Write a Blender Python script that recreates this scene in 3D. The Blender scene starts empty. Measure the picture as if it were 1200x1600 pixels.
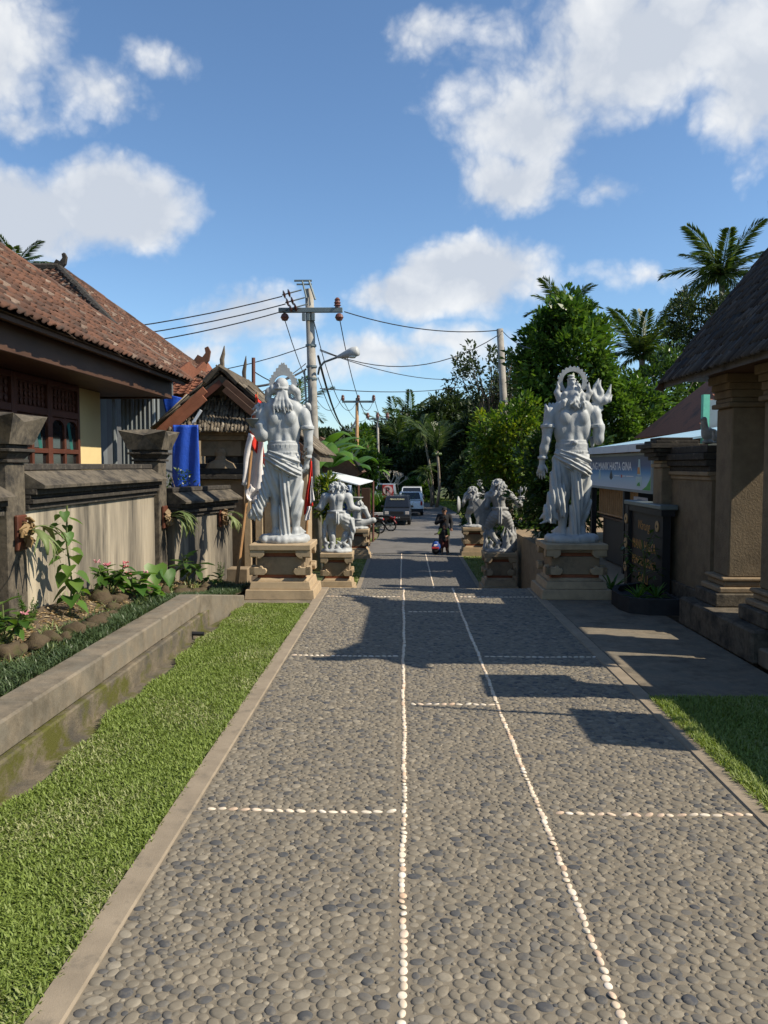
import bpy, bmesh, math, random
import numpy as np
from mathutils import Vector, Matrix, Euler
R = math.radians
S = bpy.context.scene
COL = S.collection
# ---------------------------------------------------------------- camera
F = 1240.0; CAMZ = 1.75
PITCH, YAW = R(90 - 3.37), R(1.43)
cd = bpy.data.cameras.new('camera'); cam = bpy.data.objects.new('camera', cd); COL.objects.link(cam)
cam.location = (0, 0, CAMZ); cam.rotation_euler = (PITCH, 0, YAW)
cd.sensor_fit = 'VERTICAL'; cd.sensor_height = 24; cd.lens = 24 * F / 1600
cd.clip_start = 0.05; cd.clip_end = 3000
S.camera = cam
S.cycles.max_bounces = 4; S.cycles.diffuse_bounces = 2; S.cycles.glossy_bounces = 2; S.cycles.transmission_bounces = 3; S.cycles.transparent_max_bounces = 4; S.cycles.caustics_reflective = False; S.cycles.caustics_refractive = False
S.render.resolution_x = 768; S.render.resolution_y = 1024
RM = Euler((PITCH, 0, YAW)).to_matrix()
def ray(x, y):
    return RM @ Vector(((x - 600) / F, -(y - 800) / F, -1))
def at(x, y, Y):                       # photo pixel + distance along the path -> point
    d = ray(x, y); t = Y / d.y
    return Vector((d.x * t, Y, CAMZ + d.z * t))
# ---------------------------------------------------------------- light
S.view_settings.view_transform = 'Standard'; S.view_settings.look = 'None'
S.view_settings.exposure = 0.42; S.view_settings.gamma = 1
SUN_EL, SUN_BACK = R(43), R(13)        # sun on the right, a little behind the camera
sv = Vector((math.cos(SUN_EL) * math.cos(SUN_BACK), -math.cos(SUN_EL) * math.sin(SUN_BACK), math.sin(SUN_EL)))
sd = bpy.data.lights.new('sun', 'SUN'); so = bpy.data.objects.new('sun', sd); COL.objects.link(so)
sd.energy = 4.8; sd.angle = R(0.5); sd.color = (1, .9, .74)
so.rotation_euler = sv.to_track_quat('Z', 'Y').to_euler(); so.location = (30, -8, 40)
W = bpy.data.worlds.new('World'); S.world = W; W.use_nodes = True
W.cycles.sampling_method = "MANUAL"; W.cycles.sample_map_resolution = 512
nt = W.node_tree; N = nt.nodes; L = nt.links; N.clear()
out = N.new('ShaderNodeOutputWorld'); bg = N.new('ShaderNodeBackground'); L.new(bg.outputs[0], out.inputs[0])
bg.inputs[1].default_value = 0.105
sky = N.new('ShaderNodeTexSky'); sky.sky_type = 'NISHITA'; sky.sun_disc = False
sky.sun_elevation = SUN_EL; sky.sun_rotation = math.atan2(sv.x, sv.y)
sky.altitude = 600; sky.air_density = 1.0; sky.dust_density = 0.5; sky.ozone_density = 3.0
tc = N.new('ShaderNodeTexCoord'); DIR = tc.outputs['Generated']
def vm(op, a, b=None):
    n = N.new('ShaderNodeVectorMath'); n.operation = op
    for i, q in enumerate((a, b)):
        if q is None: continue
        if hasattr(q, 'links'): L.new(q, n.inputs[i])
        else: n.inputs[i].default_value = q
    return n.outputs['Value'] if op in ('LENGTH', 'DOT_PRODUCT') else n.outputs[0]
def mm(op, a, b=None, c=None, clamp=False):
    n = N.new('ShaderNodeMath'); n.operation = op; n.use_clamp = clamp
    for i, q in enumerate((a, b, c)):
        if q is None: continue
        if hasattr(q, 'links'): L.new(q, n.inputs[i])
        else: n.inputs[i].default_value = q
    return n.outputs[0]
def wnoise(vec, scale, detail, rough=.55):
    n = N.new('ShaderNodeTexNoise'); L.new(vec, n.inputs['Vector'])
    n.inputs['Scale'].default_value = scale; n.inputs['Detail'].default_value = detail; n.inputs['Roughness'].default_value = rough
    return n.outputs['Fac']
# clouds: (direction pixel, radii in pixels, density)
CL = [(-20, 70, 190, 140, .7), (130, 130, 140, 60, .55), (250, 80, 80, 34, .42), (30, 185, 130, 60, .5), (20, 330, 200, 92, 1.1), (180, 325, 150, 92, 1.15),
      (735, 432, 165, 84, 1.2), (650, 470, 130, 50, .9), (1010, 70, 310, 150, .85), (1180, 110, 200, 150, .85), (820, 190, 150, 110, .72),
      (800, 275, 150, 75, .7), (960, 297, 60, 38, .42), (670, 45, 85, 50, .42), (400, 490, 150, 62, .75), (590, 560, 240, 50, .6), (300, 545, 150, 40, .5),
      (700, 540, 160, 40, .5), (1060, 430, 200, 30, .35)]
blobs = []
for x, y, rx, ry, a in CL:
    d = ray(x, y).normalized(); s = d.y
    blobs.append((d, (F / rx / s, F / max(rx, ry) / s, F / ry / s), a))
rc_ = random.Random(5)
for i in range(9):                     # the same kind of clouds round the rest of the sky
    az = R(60 + 240 * (i + rc_.random() * .6) / 9); el = R(rc_.uniform(8, 55))
    d = Vector((math.sin(az) * math.cos(el), math.cos(az) * math.cos(el), math.sin(el))); q = rc_.uniform(.13, .25)
    blobs.append((d, (1 / q, 1 / q, 2.0 / q), rc_.uniform(.7, 1.1)))
wob = N.new('ShaderNodeTexNoise'); L.new(DIR, wob.inputs['Vector']); wob.inputs['Scale'].default_value = 7; wob.inputs['Detail'].default_value = 6
wv = vm('SUBTRACT', wob.outputs['Color'], (.5, .5, .5)); wv = vm('MULTIPLY', wv, (.10, .10, .07)); DW = vm('ADD', DIR, wv)
acc = None
for d, sc, a in blobs:
    v = vm('MULTIPLY', vm('SUBTRACT', DW, tuple(d)), sc); ln = vm('LENGTH', v)
    m = mm('MULTIPLY', mm('SUBTRACT', 1.0, ln), a)
    acc = m if acc is None else mm('MAXIMUM', acc, m)
n1 = wnoise(DIR, 10, 10, .64); n2 = wnoise(DIR, 3.5, 5)
vo = N.new('ShaderNodeTexVoronoi'); L.new(DW, vo.inputs['Vector']); vo.inputs['Scale'].default_value = 15; vo.inputs['Detail'].default_value = 3.5; vo.inputs['Roughness'].default_value = .6
puff = mm('SUBTRACT', .66, vo.outputs['Distance'])
dens = mm('ADD', acc, mm('ADD', mm('MULTIPLY', mm('SUBTRACT', n1, .5), .62), mm('MULTIPLY', puff, .3)))
dens = mm('ADD', dens, mm('MULTIPLY', mm('SUBTRACT', n2, .5), .35))
mr = N.new('ShaderNodeMapRange'); mr.interpolation_type = 'SMOOTHSTEP'; L.new(dens, mr.inputs[0]); mr.inputs[1].default_value = -.06; mr.inputs[2].default_value = .40
# thick parts are greyer, more so when seen from below
sh = mm('ADD', mm('MULTIPLY', acc, .8), mm('MULTIPLY', mm('SUBTRACT', wnoise(vm('ADD', DIR, (.02, 0, .03)), 8, 6, .6), .5), 1.2))
sh = mm('SUBTRACT', sh, mm('MULTIPLY', puff, .35))
ms = N.new('ShaderNodeMapRange'); L.new(sh, ms.inputs[0]); ms.inputs[1].default_value = -.05; ms.inputs[2].default_value = .75
cc = N.new('ShaderNodeMix'); cc.data_type = 'RGBA'; L.new(ms.outputs[0], cc.inputs[0])
cc.inputs[6].default_value = (7.5, 7.5, 7.4, 1); cc.inputs[7].default_value = (4.5, 4.85, 5.4, 1)
mx = N.new('ShaderNodeMix'); mx.data_type = 'RGBA'; L.new(mm('MULTIPLY', mr.outputs[0], .93), mx.inputs[0])
tint = N.new('ShaderNodeMix'); tint.data_type = 'RGBA'; tint.blend_type = 'MULTIPLY'; tint.inputs[0].default_value = 1; L.new(sky.outputs[0], tint.inputs[6]); tint.inputs[7].default_value = (.98, 1.11, 1.17, 1); L.new(tint.outputs[2], mx.inputs[6]); L.new(cc.outputs[2], mx.inputs[7]); L.new(mx.outputs[2], bg.inputs[0])
# ---------------------------------------------------------------- things, parts and meshes
ORG = {}
def props(o, label=None, cat=None, group=None, kind=None):
    if label: o['label'] = label
    if cat: o['category'] = cat
    if group: o['group'] = group
    if kind: o['kind'] = kind
    return o
def thing(name, label, cat, loc=(0, 0, 0), group=None):
    o = bpy.data.objects.new(name, None); COL.objects.link(o); o.location = loc; o.empty_display_size = .1
    ORG[o] = Vector(loc); return props(o, label, cat, group)
def link(name, me, parent=None):
    o = bpy.data.objects.new(name, me); COL.objects.link(o)
    if parent is not None:
        o.parent = parent; ORG[o] = ORG.get(parent, Vector((0, 0, 0)))
    return o
def copy_tree(o, parent=None):
    c = o.copy(); COL.objects.link(c); c.parent = parent
    for ch in list(o.children): copy_tree(ch, c)
    return c
def np_mesh(name, V, faces, mats, tone=None, smooth=False):
    """faces: (n,k) int array or list of such arrays; tone: per-face floats"""
    if not isinstance(faces, list): faces = [faces]
    faces = [np.asarray(f, np.int32) for f in faces if len(f)]
    me = bpy.data.meshes.new(name); V = np.asarray(V, np.float32)
    me.vertices.add(len(V)); me.vertices.foreach_set('co', V.ravel())
    li = np.concatenate([f.ravel() for f in faces]); ct = np.concatenate([np.full(len(f), f.shape[1], np.int32) for f in faces])
    me.loops.add(len(li)); me.loops.foreach_set('vertex_index', li)
    me.polygons.add(len(ct)); st = np.zeros(len(ct), np.int32); st[1:] = np.cumsum(ct)[:-1]
    me.polygons.foreach_set('loop_start', st); me.polygons.foreach_set('loop_total', ct)
    if smooth: me.polygons.foreach_set('use_smooth', np.ones(len(ct), bool))
    if tone is not None:
        a = me.attributes.new('tone', 'FLOAT', 'FACE'); a.data.foreach_set('value', np.asarray(tone, np.float32))
    for m in (mats if isinstance(mats, (list, tuple)) else [mats]): me.materials.append(m)
    me.update(calc_edges=True); me.validate(); return me
class MB:
    def __init__(s): s.v = []; s.f = []; s.t = []; s.tone = 0.0
    def _add(s, vs, fs):
        o = len(s.v); s.v += [tuple(p) for p in vs]; s.f += [tuple(i + o for i in f) for f in fs]; s.t += [s.tone] * len(fs); return s
    def box(s, c, d, rot=None, top=None):          # top: (sx,sy) scale of the upper face
        c = Vector(c); x, y, z = d[0] / 2, d[1] / 2, d[2] / 2; tx, ty = top or (1, 1)
        vs = [Vector(p) for p in ((-x, -y, -z), (x, -y, -z), (x, y, -z), (-x, y, -z), (-x * tx, -y * ty, z), (x * tx, -y * ty, z), (x * tx, y * ty, z), (-x * tx, y * ty, z))]
        if rot is not None: m = Euler(rot).to_matrix(); vs = [m @ p for p in vs]
        return s._add([p + c for p in vs], [(0, 3, 2, 1), (4, 5, 6, 7), (0, 1, 5, 4), (1, 2, 6, 5), (2, 3, 7, 6), (3, 0, 4, 7)])
    def bx(s, x0, x1, y0, y1, z0, z1, top=None):
        return s.box(((x0 + x1) / 2, (y0 + y1) / 2, (z0 + z1) / 2), (x1 - x0, y1 - y0, z1 - z0), None, top)
    def poly(s, pts): return s._add(pts, [tuple(range(len(pts)))])
    def prism(s, pts, d):                           # closed solid: polygon pts swept by vector d
        n = len(pts); d = Vector(d); a = [Vector(p) for p in pts]
        return s._add(a + [p + d for p in a], [tuple(range(n - 1, -1, -1)), tuple(range(n, 2 * n))] + [(i, (i + 1) % n, n + (i + 1) % n, n + i) for i in range(n)])
    def tube(s, pts, rad, n=8, caps=True):
        pts = [Vector(p) for p in pts]; k = len(pts); rr = rad if hasattr(rad, '__len__') else [rad] * k; vs = []; up = None
        for i, p in enumerate(pts):
            t = (pts[min(i + 1, k - 1)] - pts[max(i - 1, 0)]).normalized()
            if up is None: up = Vector((0, 0, 1)) if abs(t.z) < .9 else Vector((1, 0, 0))
            u = t.cross(up).normalized(); w = u.cross(t).normalized(); up = w
            vs += [p + (u * math.cos(a) + w * math.sin(a)) * rr[i] for a in (2 * math.pi * j / n for j in range(n))]
        fs = [(i * n + j, i * n + (j + 1) % n, (i + 1) * n + (j + 1) % n, (i + 1) * n + j) for i in range(k - 1) for j in range(n)]
        if caps: fs += [tuple(range(n - 1, -1, -1)), tuple(range((k - 1) * n, k * n))]
        return s._add(vs, fs)
    def lathe(s, prof, c, n=16, axis='Z', sx=1, sy=1):
        c = Vector(c); vs = []
        for r, h in prof:
            for j in range(n):
                a = 2 * math.pi * j / n; p = (r * math.cos(a) * sx, r * math.sin(a) * sy, h)
                if axis == 'X': p = (p[2], p[0], p[1])
                elif axis == 'Y': p = (p[0], p[2], p[1])
                vs.append(c + Vector(p))
        k = len(prof); fs = [(i * n + j, i * n + (j + 1) % n, (i + 1) * n + (j + 1) % n, (i + 1) * n + j) for i in range(k - 1) for j in range(n)]
        fs += [tuple(range(n - 1, -1, -1)), tuple(range((k - 1) * n, k * n))]
        return s._add(vs, fs)
    def grid(s, fn, nu, nv):
        vs = [fn(i / nu, j / nv) for j in range(nv + 1) for i in range(nu + 1)]
        return s._add(vs, [(j * (nu + 1) + i, j * (nu + 1) + i + 1, (j + 1) * (nu + 1) + i + 1, (j + 1) * (nu + 1) + i) for j in range(nv) for i in range(nu)])
    def build(s, name, mat, parent=None, bevel=0, smooth=False, solid=0, label=None):
        v = [Vector(p) for p in s.v]; off = Vector((0, 0, 0))
        if parent is not None: off = ORG.get(parent, Vector((0, 0, 0)))
        else:
            lo = [min(p[i] for p in v) for i in range(3)]; hi = [max(p[i] for p in v) for i in range(3)]
            off = Vector(((lo[0] + hi[0]) / 2, (lo[1] + hi[1]) / 2, lo[2]))
        me = bpy.data.meshes.new(name); me.from_pydata([tuple(p - off) for p in v], [], s.f)
        bm = bmesh.new(); bm.from_mesh(me); bmesh.ops.recalc_face_normals(bm, faces=bm.faces)
        if bevel: bmesh.ops.bevel(bm, geom=[e for e in bm.edges if len(e.link_faces) == 2 and e.calc_face_angle(0) > .5], offset=bevel, segments=2 if bevel > .02 else 1, affect='EDGES', clamp_overlap=True)
        bm.to_mesh(me); bm.free()
        if any(s.t) and not bevel:
            a = me.attributes.new('tone', 'FLOAT', 'FACE'); a.data.foreach_set('value', s.t)
        if smooth: me.polygons.foreach_set('use_smooth', [True] * len(me.polygons))
        me.materials.append(mat); o = link(name, me, parent)
        if parent is None: o.location = off; ORG[o] = off
        if solid:
            m = o.modifiers.new('thickness', 'SOLIDIFY'); m.thickness = solid; m.offset = 0
        if label: o['label'] = label
        return o
def scatter(name, me, mats4, parent, nind, key=None):
    """alike pieces: the nind that show largest become objects sharing one mesh, the rest one joined stuff part"""
    off = ORG.get(parent, Vector((0, 0, 0))); c = Vector((0, 0, CAMZ))
    if key is None: key = lambda m: (m.translation - c).length + (100 if m.translation.y < .6 or abs(m.translation.x) > .62 * m.translation.y else 0)
    mats4 = sorted(mats4, key=key); T = Matrix.Translation(-off)
    for m in mats4[:nind]:
        o = link(name, me, parent); o.matrix_local = T @ m
    rest = mats4[nind:]
    if rest:
        n = len(me.vertices); V = np.empty(n * 3, np.float32); me.vertices.foreach_get('co', V); V = np.c_[V.reshape(-1, 3), np.ones(n)]
        A = np.array([np.array(T @ m) for m in rest]); P = np.einsum('kij,nj->kni', A, V)[:, :, :3].reshape(-1, 3)
        byn = {}
        for p in me.polygons: byn.setdefault(len(p.vertices), []).append(tuple(p.vertices))
        fl = []; tn = []; rg = np.random.RandomState(len(rest)); tk = rg.rand(len(rest))
        for k, q in byn.items():
            q = np.array(q); fl.append((q[None] + (np.arange(len(rest)) * n)[:, None, None]).reshape(-1, k)); tn.append(np.repeat(tk, len(q)))
        o = link(name + '_field', np_mesh(name + '_field', P, fl, list(me.materials), np.concatenate(tn), me.polygons[0].use_smooth), parent); o['kind'] = 'stuff'
# ---------------------------------------------------------------- materials
def new_mat(name):
    m = bpy.data.materials.new(name); m.use_nodes = True; t = m.node_tree; return m, t, t.nodes['Principled BSDF']
def nd(t, typ, **kw):
    n = t.nodes.new(typ)
    for k, v in kw.items():
        if k.startswith('i_'): n.inputs[k[2:].replace('_', ' ')].default_value = v
        else: setattr(n, k, v)
    return n
def noise(t, vec, scale, detail=5, rough=.6):
    n = nd(t, 'ShaderNodeTexNoise', i_Scale=scale, i_Detail=detail, i_Roughness=rough); t.links.new(vec, n.inputs['Vector']); return n.outputs['Fac']
def ramp(t, fac, stops):
    r = t.nodes.new('ShaderNodeValToRGB'); e = r.color_ramp.elements
    while len(e) < len(stops): e.new(.5)
    for q, (p, c) in zip(e, stops): q.position = p; q.color = (*c, 1)
    t.links.new(fac, r.inputs[0]); return r.outputs[0]
def mix(t, fac, a, b, mode='MIX'):
    n = t.nodes.new('ShaderNodeMix'); n.data_type = 'RGBA'; n.blend_type = mode
    for i, q in ((0, fac), (6, a), (7, b)):
        if hasattr(q, 'links'): t.links.new(q, n.inputs[i])
        else: n.inputs[i].default_value = q if i == 0 else (*q, 1)
    return n.outputs[2]
def mapv(t, scale=(1, 1, 1), world=False):
    if world: src = t.nodes.new('ShaderNodeNewGeometry').outputs['Position']
    else: src = t.nodes.new('ShaderNodeTexCoord').outputs['Object']
    n = t.nodes.new('ShaderNodeMapping'); n.inputs['Scale'].default_value = scale; t.links.new(src, n.inputs['Vector']); return n.outputs[0]
def bump(t, b, h, strength=.3, dist=.01):
    n = nd(t, 'ShaderNodeBump', i_Strength=strength, i_Distance=dist); t.links.new(h, n.inputs['Height'])
    t.links.new(n.outputs[0], b.inputs['Normal'])
def mul(c, k): return tuple(min(1, q * k) for q in c)
def toned(t):
    a = nd(t, 'ShaderNodeAttribute', attribute_name='tone'); o = t.nodes.new('ShaderNodeObjectInfo')
    s = nd(t, 'ShaderNodeMath', operation='ADD'); t.links.new(a.outputs['Fac'], s.inputs[0]); t.links.new(o.outputs['Random'], s.inputs[1])
    f = nd(t, 'ShaderNodeMath', operation='FRACT'); t.links.new(s.outputs[0], f.inputs[0]); return f.outputs[0]
def M(name, c, var=.25, scale=6, rough=.85, bmp=.25, bscale=60, dist=.006, stain=None, sscale=2, sthr=(.45, .7), stretch=(1, 1, 1), metal=0, world=True, spec=.3, blotch=None):
    m, t, b = new_mat(name); v = mapv(t, stretch, world)
    col = ramp(t, noise(t, v, scale, 6), [(.25, mul(c, 1 - var)), (.75, mul(c, 1 + var))])
    if blotch: col = mix(t, ramp(t, noise(t, v, blotch[1], 3), [(.4, (0, 0, 0)), (.65, (1, 1, 1))]), col, blotch[0])
    if stain: col = mix(t, ramp(t, noise(t, v, sscale, 8, .7), [(sthr[0], (0, 0, 0)), (sthr[1], (1, 1, 1))]), col, stain)
    t.links.new(col, b.inputs['Base Color']); b.inputs['Roughness'].default_value = rough; b.inputs['Metallic'].default_value = metal; b.inputs['Specular IOR Level'].default_value = spec
    if bmp: bump(t, b, noise(t, v, bscale, 6, .7), bmp, dist)
    return m
def MT(name, stops, rough=.8, bmp=.2, bscale=60, dist=.004, spec=.3, dirt=None, splash=None):    # per-piece colours
    m, t, b = new_mat(name); v = mapv(t, (1, 1, 1), True)
    col = ramp(t, toned(t), stops); nz = noise(t, v, 25, 5)
    col = mix(t, 1.0, col, ramp(t, nz, [(.2, (.72, .72, .72)), (.8, (1.2, 1.2, 1.2))]), 'MULTIPLY')
    if dirt: col = mix(t, ramp(t, noise(t, v, dirt[1], 6, .7), [(dirt[2], (0, 0, 0)), (dirt[2] + .2, (1, 1, 1))]), col, dirt[0])
    if splash: col = mix(t, ramp(t, noise(t, v, splash[1], 8, .75), [(splash[2], (0, 0, 0)), (splash[2] + .03, (1, 1, 1))]), col, splash[0])
    t.links.new(col, b.inputs['Base Color']); b.inputs['Roughness'].default_value = rough; b.inputs['Specular IOR Level'].default_value = spec
    if bmp: bump(t, b, noise(t, v, bscale, 5, .7), bmp, dist)
    return m
def leafmat(name, stops, trans=.3, rough=.45):
    m, t, b = new_mat(name); col = ramp(t, toned(t), stops); t.links.new(col, b.inputs['Base Color']); b.inputs['Roughness'].default_value = rough
    b.inputs['Specular IOR Level'].default_value = .35
    tr = t.nodes.new('ShaderNodeBsdfTranslucent'); t.links.new(mix(t, 1.0, col, (1.25, 1.3, .5), 'MULTIPLY'), tr.inputs[0])
    ms = t.nodes.new('ShaderNodeMixShader'); ms.inputs[0].default_value = trans
    t.links.new(b.outputs[0], ms.inputs[1]); t.links.new(tr.outputs[0], ms.inputs[2]); t.links.new(ms.outputs[0], t.nodes['Material Output'].inputs[0])
    return m
def flat(name, c, rough=.6, metal=0, spec=.4, coat=0):
    m, t, b = new_mat(name); b.inputs['Base Color'].default_value = (*c, 1); b.inputs['Roughness'].default_value = rough; b.inputs['Metallic'].default_value = metal; b.inputs['Specular IOR Level'].default_value = spec
    b.inputs['Coat Weight'].default_value = coat; v = mapv(t, (1, 1, 1), True)
    r_ = ramp(t, noise(t, v, 14, 4), [(.2, mul(c, .85)), (.8, mul(c, 1.12))]); t.links.new(r_, b.inputs['Base Color']); return m
# ---------------------------------------------------------------- palette
LOW = -1.45; CREST = 11.25
m_mortar = M('mortar', (.185, .157, .115), .3, 14, .9, .5, 160, .004, stain=(.42, .38, .31), sscale=4.2, sthr=(.72, .75))
m_conc = M('concrete', (.20, .165, .118), .28, 11, .9, .5, 70, .008, stain=(.085, .072, .052), sscale=3, sthr=(.48, .72), blotch=((.17, .15, .115), 5))
m_kerb = M('kerb_concrete', (.26, .212, .152), .2, 6, .9, .4, 140, .004, stain=(.11, .1, .08), sscale=7, sthr=(.55, .8))
m_mossc = M('mossy_concrete', (.165, .135, .092), .35, 14, .92, .6, 50, .016, stain=(.085, .085, .016), sscale=3.0, sthr=(.47, .6), stretch=(1, 1, 1.2), blotch=((.085, .075, .058), 4.5))
m_asph = M('asphalt', (.15, .14, .128), .14, 3, .85, .35, 220, .004, stain=(.09, .085, .078), sscale=1.2, sthr=(.5, .75))
m_dirt = M('soil', (.10, .075, .05), .35, 9, .95, .5, 60, .02)
m_grassg = M('turf_soil', (.055, .075, .022), .3, 12, .95, .5, 90, .02)
m_plaster = M('weathered_plaster', (.46, .395, .29), .16, 3, .9, .3, 50, .006, stain=(.08, .071, .058), sscale=1.3, sthr=(.36, .56), stretch=(1.1, 1.1, .12), blotch=((.24, .205, .155), 1.0))
m_darkst = M('dark_weathered_stone', (.045, .039, .032), .45, 14, .92, .6, 50, .014, stain=(.14, .12, .09), sscale=13, sthr=(.56, .7))
m_darktop = M('dark_stone_cap', (.115, .096, .07), .4, 18, .9, .5, 60, .01, stain=(.035, .031, .026), sscale=5, sthr=(.46, .62))
m_paras = M('beige_sandstone', (.40, .30, .185), .16, 7, .88, .3, 90, .005, stain=(.26, .2, .13), sscale=5, sthr=(.5, .75))
m_paras2 = M('brown_sandstone', (.27, .20, .125), .2, 7, .88, .35, 80, .006, stain=(.15, .115, .075), sscale=4, sthr=(.5, .72))
m_red = M('red_brick', (.25, .085, .04), .25, 9, .9, .3, 80)
m_gatepl = M('tan_render', (.19, .145, .092), .2, 7, .9, .6, 40, .014, stain=(.11, .085, .056), sscale=3, sthr=(.5, .75))
m_statue = M('pale_grey_carving', (.41, .425, .42), .1, 9, .55, .35, 45, .008, stain=(.19, .195, .195), sscale=3.5, sthr=(.52, .85), stretch=(1, 1, .5), spec=.35)
m_statued = M('weathered_grey_carving', (.33, .335, .33), .2, 6, .75, .3, 50, .008, stain=(.13, .13, .125), sscale=6, sthr=(.5, .75))
m_bowl = flat('blue_grey_bowl', (.17, .195, .2), .5)
m_yellow = M('cream_paint', (.66, .52, .26), .05, 3, .75, .08, 60)
m_wood = M('dark_red_wood', (.095, .032, .018), .35, 5, .55, .25, 40, .004, stretch=(1, .25, 1))
m_wood2 = M('brown_wood', (.075, .038, .022), .3, 5, .6, .25, 50, .004, stretch=(1, .3, 1))
m_barge = M('red_brown_board', (.30, .11, .055), .3, 6, .65, .25, 40, .004)
m_glass = flat('dark_window_glass', (.012, .013, .014), .08, 0, .8)
m_tile = MT('clay_roof_tile', [(0, (.055, .03, .02)), (.3, (.11, .052, .032)), (.62, (.155, .072, .043)), (.86, (.08, .043, .03)), (1, (.27, .2, .15))], .85, .3, 60, dirt=((.055, .042, .034), 2.2, .5))
m_tile2 = MT('far_clay_tile', [(0, (.13, .05, .03)), (.5, (.23, .085, .045)), (1, (.28, .12, .07))], .85, .3, 60, dirt=((.07, .05, .04), 1.5, .52))
m_shing = MT('bamboo_shingle', [(0, (.025, .021, .019)), (.4, (.045, .038, .033)), (.8, (.068, .06, .052)), (1, (.11, .1, .09))], .8, .3, 90, dirt=((.04, .036, .03), 3, .5))
m_thatch = MT('grey_bamboo_thatch', [(0, (.07, .058, .042)), (.45, (.15, .12, .085)), (.85, (.23, .19, .135)), (1, (.3, .26, .2))], .85, .3, 90, dirt=((.05, .042, .034), 3.5, .5))
m_pebble = MT('river_pebble', [(0, (.07, .072, .074)), (.14, (.11, .104, .094)), (.36, (.175, .154, .117)), (.8, (.205, .176, .13)), (.93, (.27, .236, .178)), (1, (.06, .064, .072))], .7, .2, 120, .002, dirt=((.185, .16, .12), 11, .49), splash=((.42, .38, .31), 4.2, .72))
m_white = MT('white_pebble', [(0, (.62, .50, .36)), (.5, (.70, .62, .49)), (.8, (.60, .42, .28)), (1, (.74, .68, .58))], .6, .15, 120, .002)
m_blue = M('blue_tarpaulin', (.018, .085, .50), .15, 9, .45, .5, 30, .02, spec=.5)
m_metal = M('grey_metal_sheet', (.24, .265, .27), .12, 3, .5, .1, 40, metal=.2)
m_roofw = M('pale_sheet_roof', (.62, .66, .7), .08, 3, .5, .1, 40)
m_roofb = M('light_blue_sheet_roof', (.34, .52, .62), .08, 3, .5, .1, 40)
m_black = flat('black_paint', (.012, .012, .013), .6)
m_steel = flat('galvanised_steel', (.16, .19, .19), .5, .4)
m_pole = M('pole_concrete', (.34, .315, .27), .12, 4, .85, .25, 60, stain=(.2, .185, .16), sscale=3)
m_wire = flat('cable_black', (.02, .021, .023), .6)
m_insul = flat('brown_porcelain', (.14, .055, .04), .35)
m_bamboo = M('bamboo_pole', (.36, .20, .09), .25, 8, .55, .15, 40)
m_rust = M('rusty_pole', (.14, .06, .045), .3, 8, .7, .2, 40)
m_bark = M('bark', (.13, .11, .085), .35, 8, .95, .6, 30, .03, stretch=(1, 1, .3))
m_palmbark = M('palm_bark', (.2, .17, .135), .3, 6, .95, .5, 20, .02, stretch=(1, 1, 3))
m_stone = M('mossy_brown_rock', (.085, .062, .036), .35, 12, .95, .6, 40, .02, stain=(.06, .07, .02), sscale=6, sthr=(.5, .7))
G = lambda *k: [(i / (len(k) - 1), c) for i, c in enumerate(k)]
m_grass = leafmat('lawn_blade', G((.13, .18, .03), (.21, .28, .055), (.27, .34, .085), (.42, .42, .21), (.17, .23, .045)), .3, .55)
m_cover = leafmat('ground_cover_blade', G((.032, .055, .022), (.055, .09, .035), (.095, .135, .055)), .2, .4)
m_lfd = leafmat('leaf_dark', G((.015, .036, .009), (.03, .066, .016), (.05, .098, .022), (.085, .145, .035)), .3, .35)
m_lfm = leafmat('leaf_mid', G((.03, .07, .014), (.055, .12, .022), (.085, .165, .03), (.13, .21, .045)), .35, .3)
m_lfy = leafmat('leaf_yellow_green', G((.03, .07, .012), (.06, .125, .018), (.12, .2, .025), (.3, .33, .035)), .38, .4)
m_lff = leafmat('leaf_far', G((.014, .026, .012), (.026, .044, .018), (.038, .062, .024), (.055, .08, .03)), .25, .5)
m_palm = leafmat('palm_leaflet', G((.022, .045, .014), (.04, .075, .022), (.065, .105, .03), (.11, .14, .05)), .3, .4)
m_banana = leafmat('banana_leaf', G((.05, .13, .02), (.09, .19, .03), (.14, .25, .045)), .4, .4)
m_fern = leafmat('pale_fern', G((.12, .17, .05), (.2, .25, .09), (.28, .32, .14)), .3, .5)
m_dry = leafmat('dry_leaf', G((.25, .16, .07), (.36, .25, .12), (.45, .36, .22), (.2, .11, .05)), .15, .7)
m_pink = leafmat('pink_petal', G((.55, .16, .2), (.62, .34, .36), (.5, .1, .1)), .2, .5)
m_stem = M('plant_stem', (.1, .12, .04), .3, 8, .8, .1, 30)
rng = np.random.RandomState(7)
random.seed(7)
# ---------------------------------------------------------------- ground, terraces, path
def struct(o, label): o['kind'] = 'structure'; o['label'] = label; return o
def slab(name, x0, x1, y0, y1, z0, z1, mat, label, bevel=0):
    return struct(MB().bx(x0, x1, y0, y1, z0, z1).build(name, mat, None, bevel), label)
struct(MB().grid(lambda u, v: (-900 + 1800 * u, -300 + 2300 * v, LOW - .02), 12, 12).build('ground', M('ground_grass', (.07, .095, .03), .35, 1.2, .95, .5, 12, .05, stain=(.12, .1, .06), sscale=.6, sthr=(.5, .7))), 'green and brown lower ground reaching to the far trees')
slab('terrace', -60, 60, -40, CREST, LOW, -.14, m_dirt, 'upper terrace of earth that the pebble path runs over')
slab('terrace_bank', -60, -3.0, CREST, 27, LOW, -.02, m_dirt, 'raised earth terrace under the houses on the left')
slab('terrace_court', 2.95, 60, CREST, 27, LOW, -.02, m_paras2, 'raised paved court behind the right statue')
PX0, PX1 = -1.065, 1.75
path = slab('path', PX0, PX1, -3, CREST, -.14, 0, m_mortar, 'upper pebble path with white stone lines leading to the statues')
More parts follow.
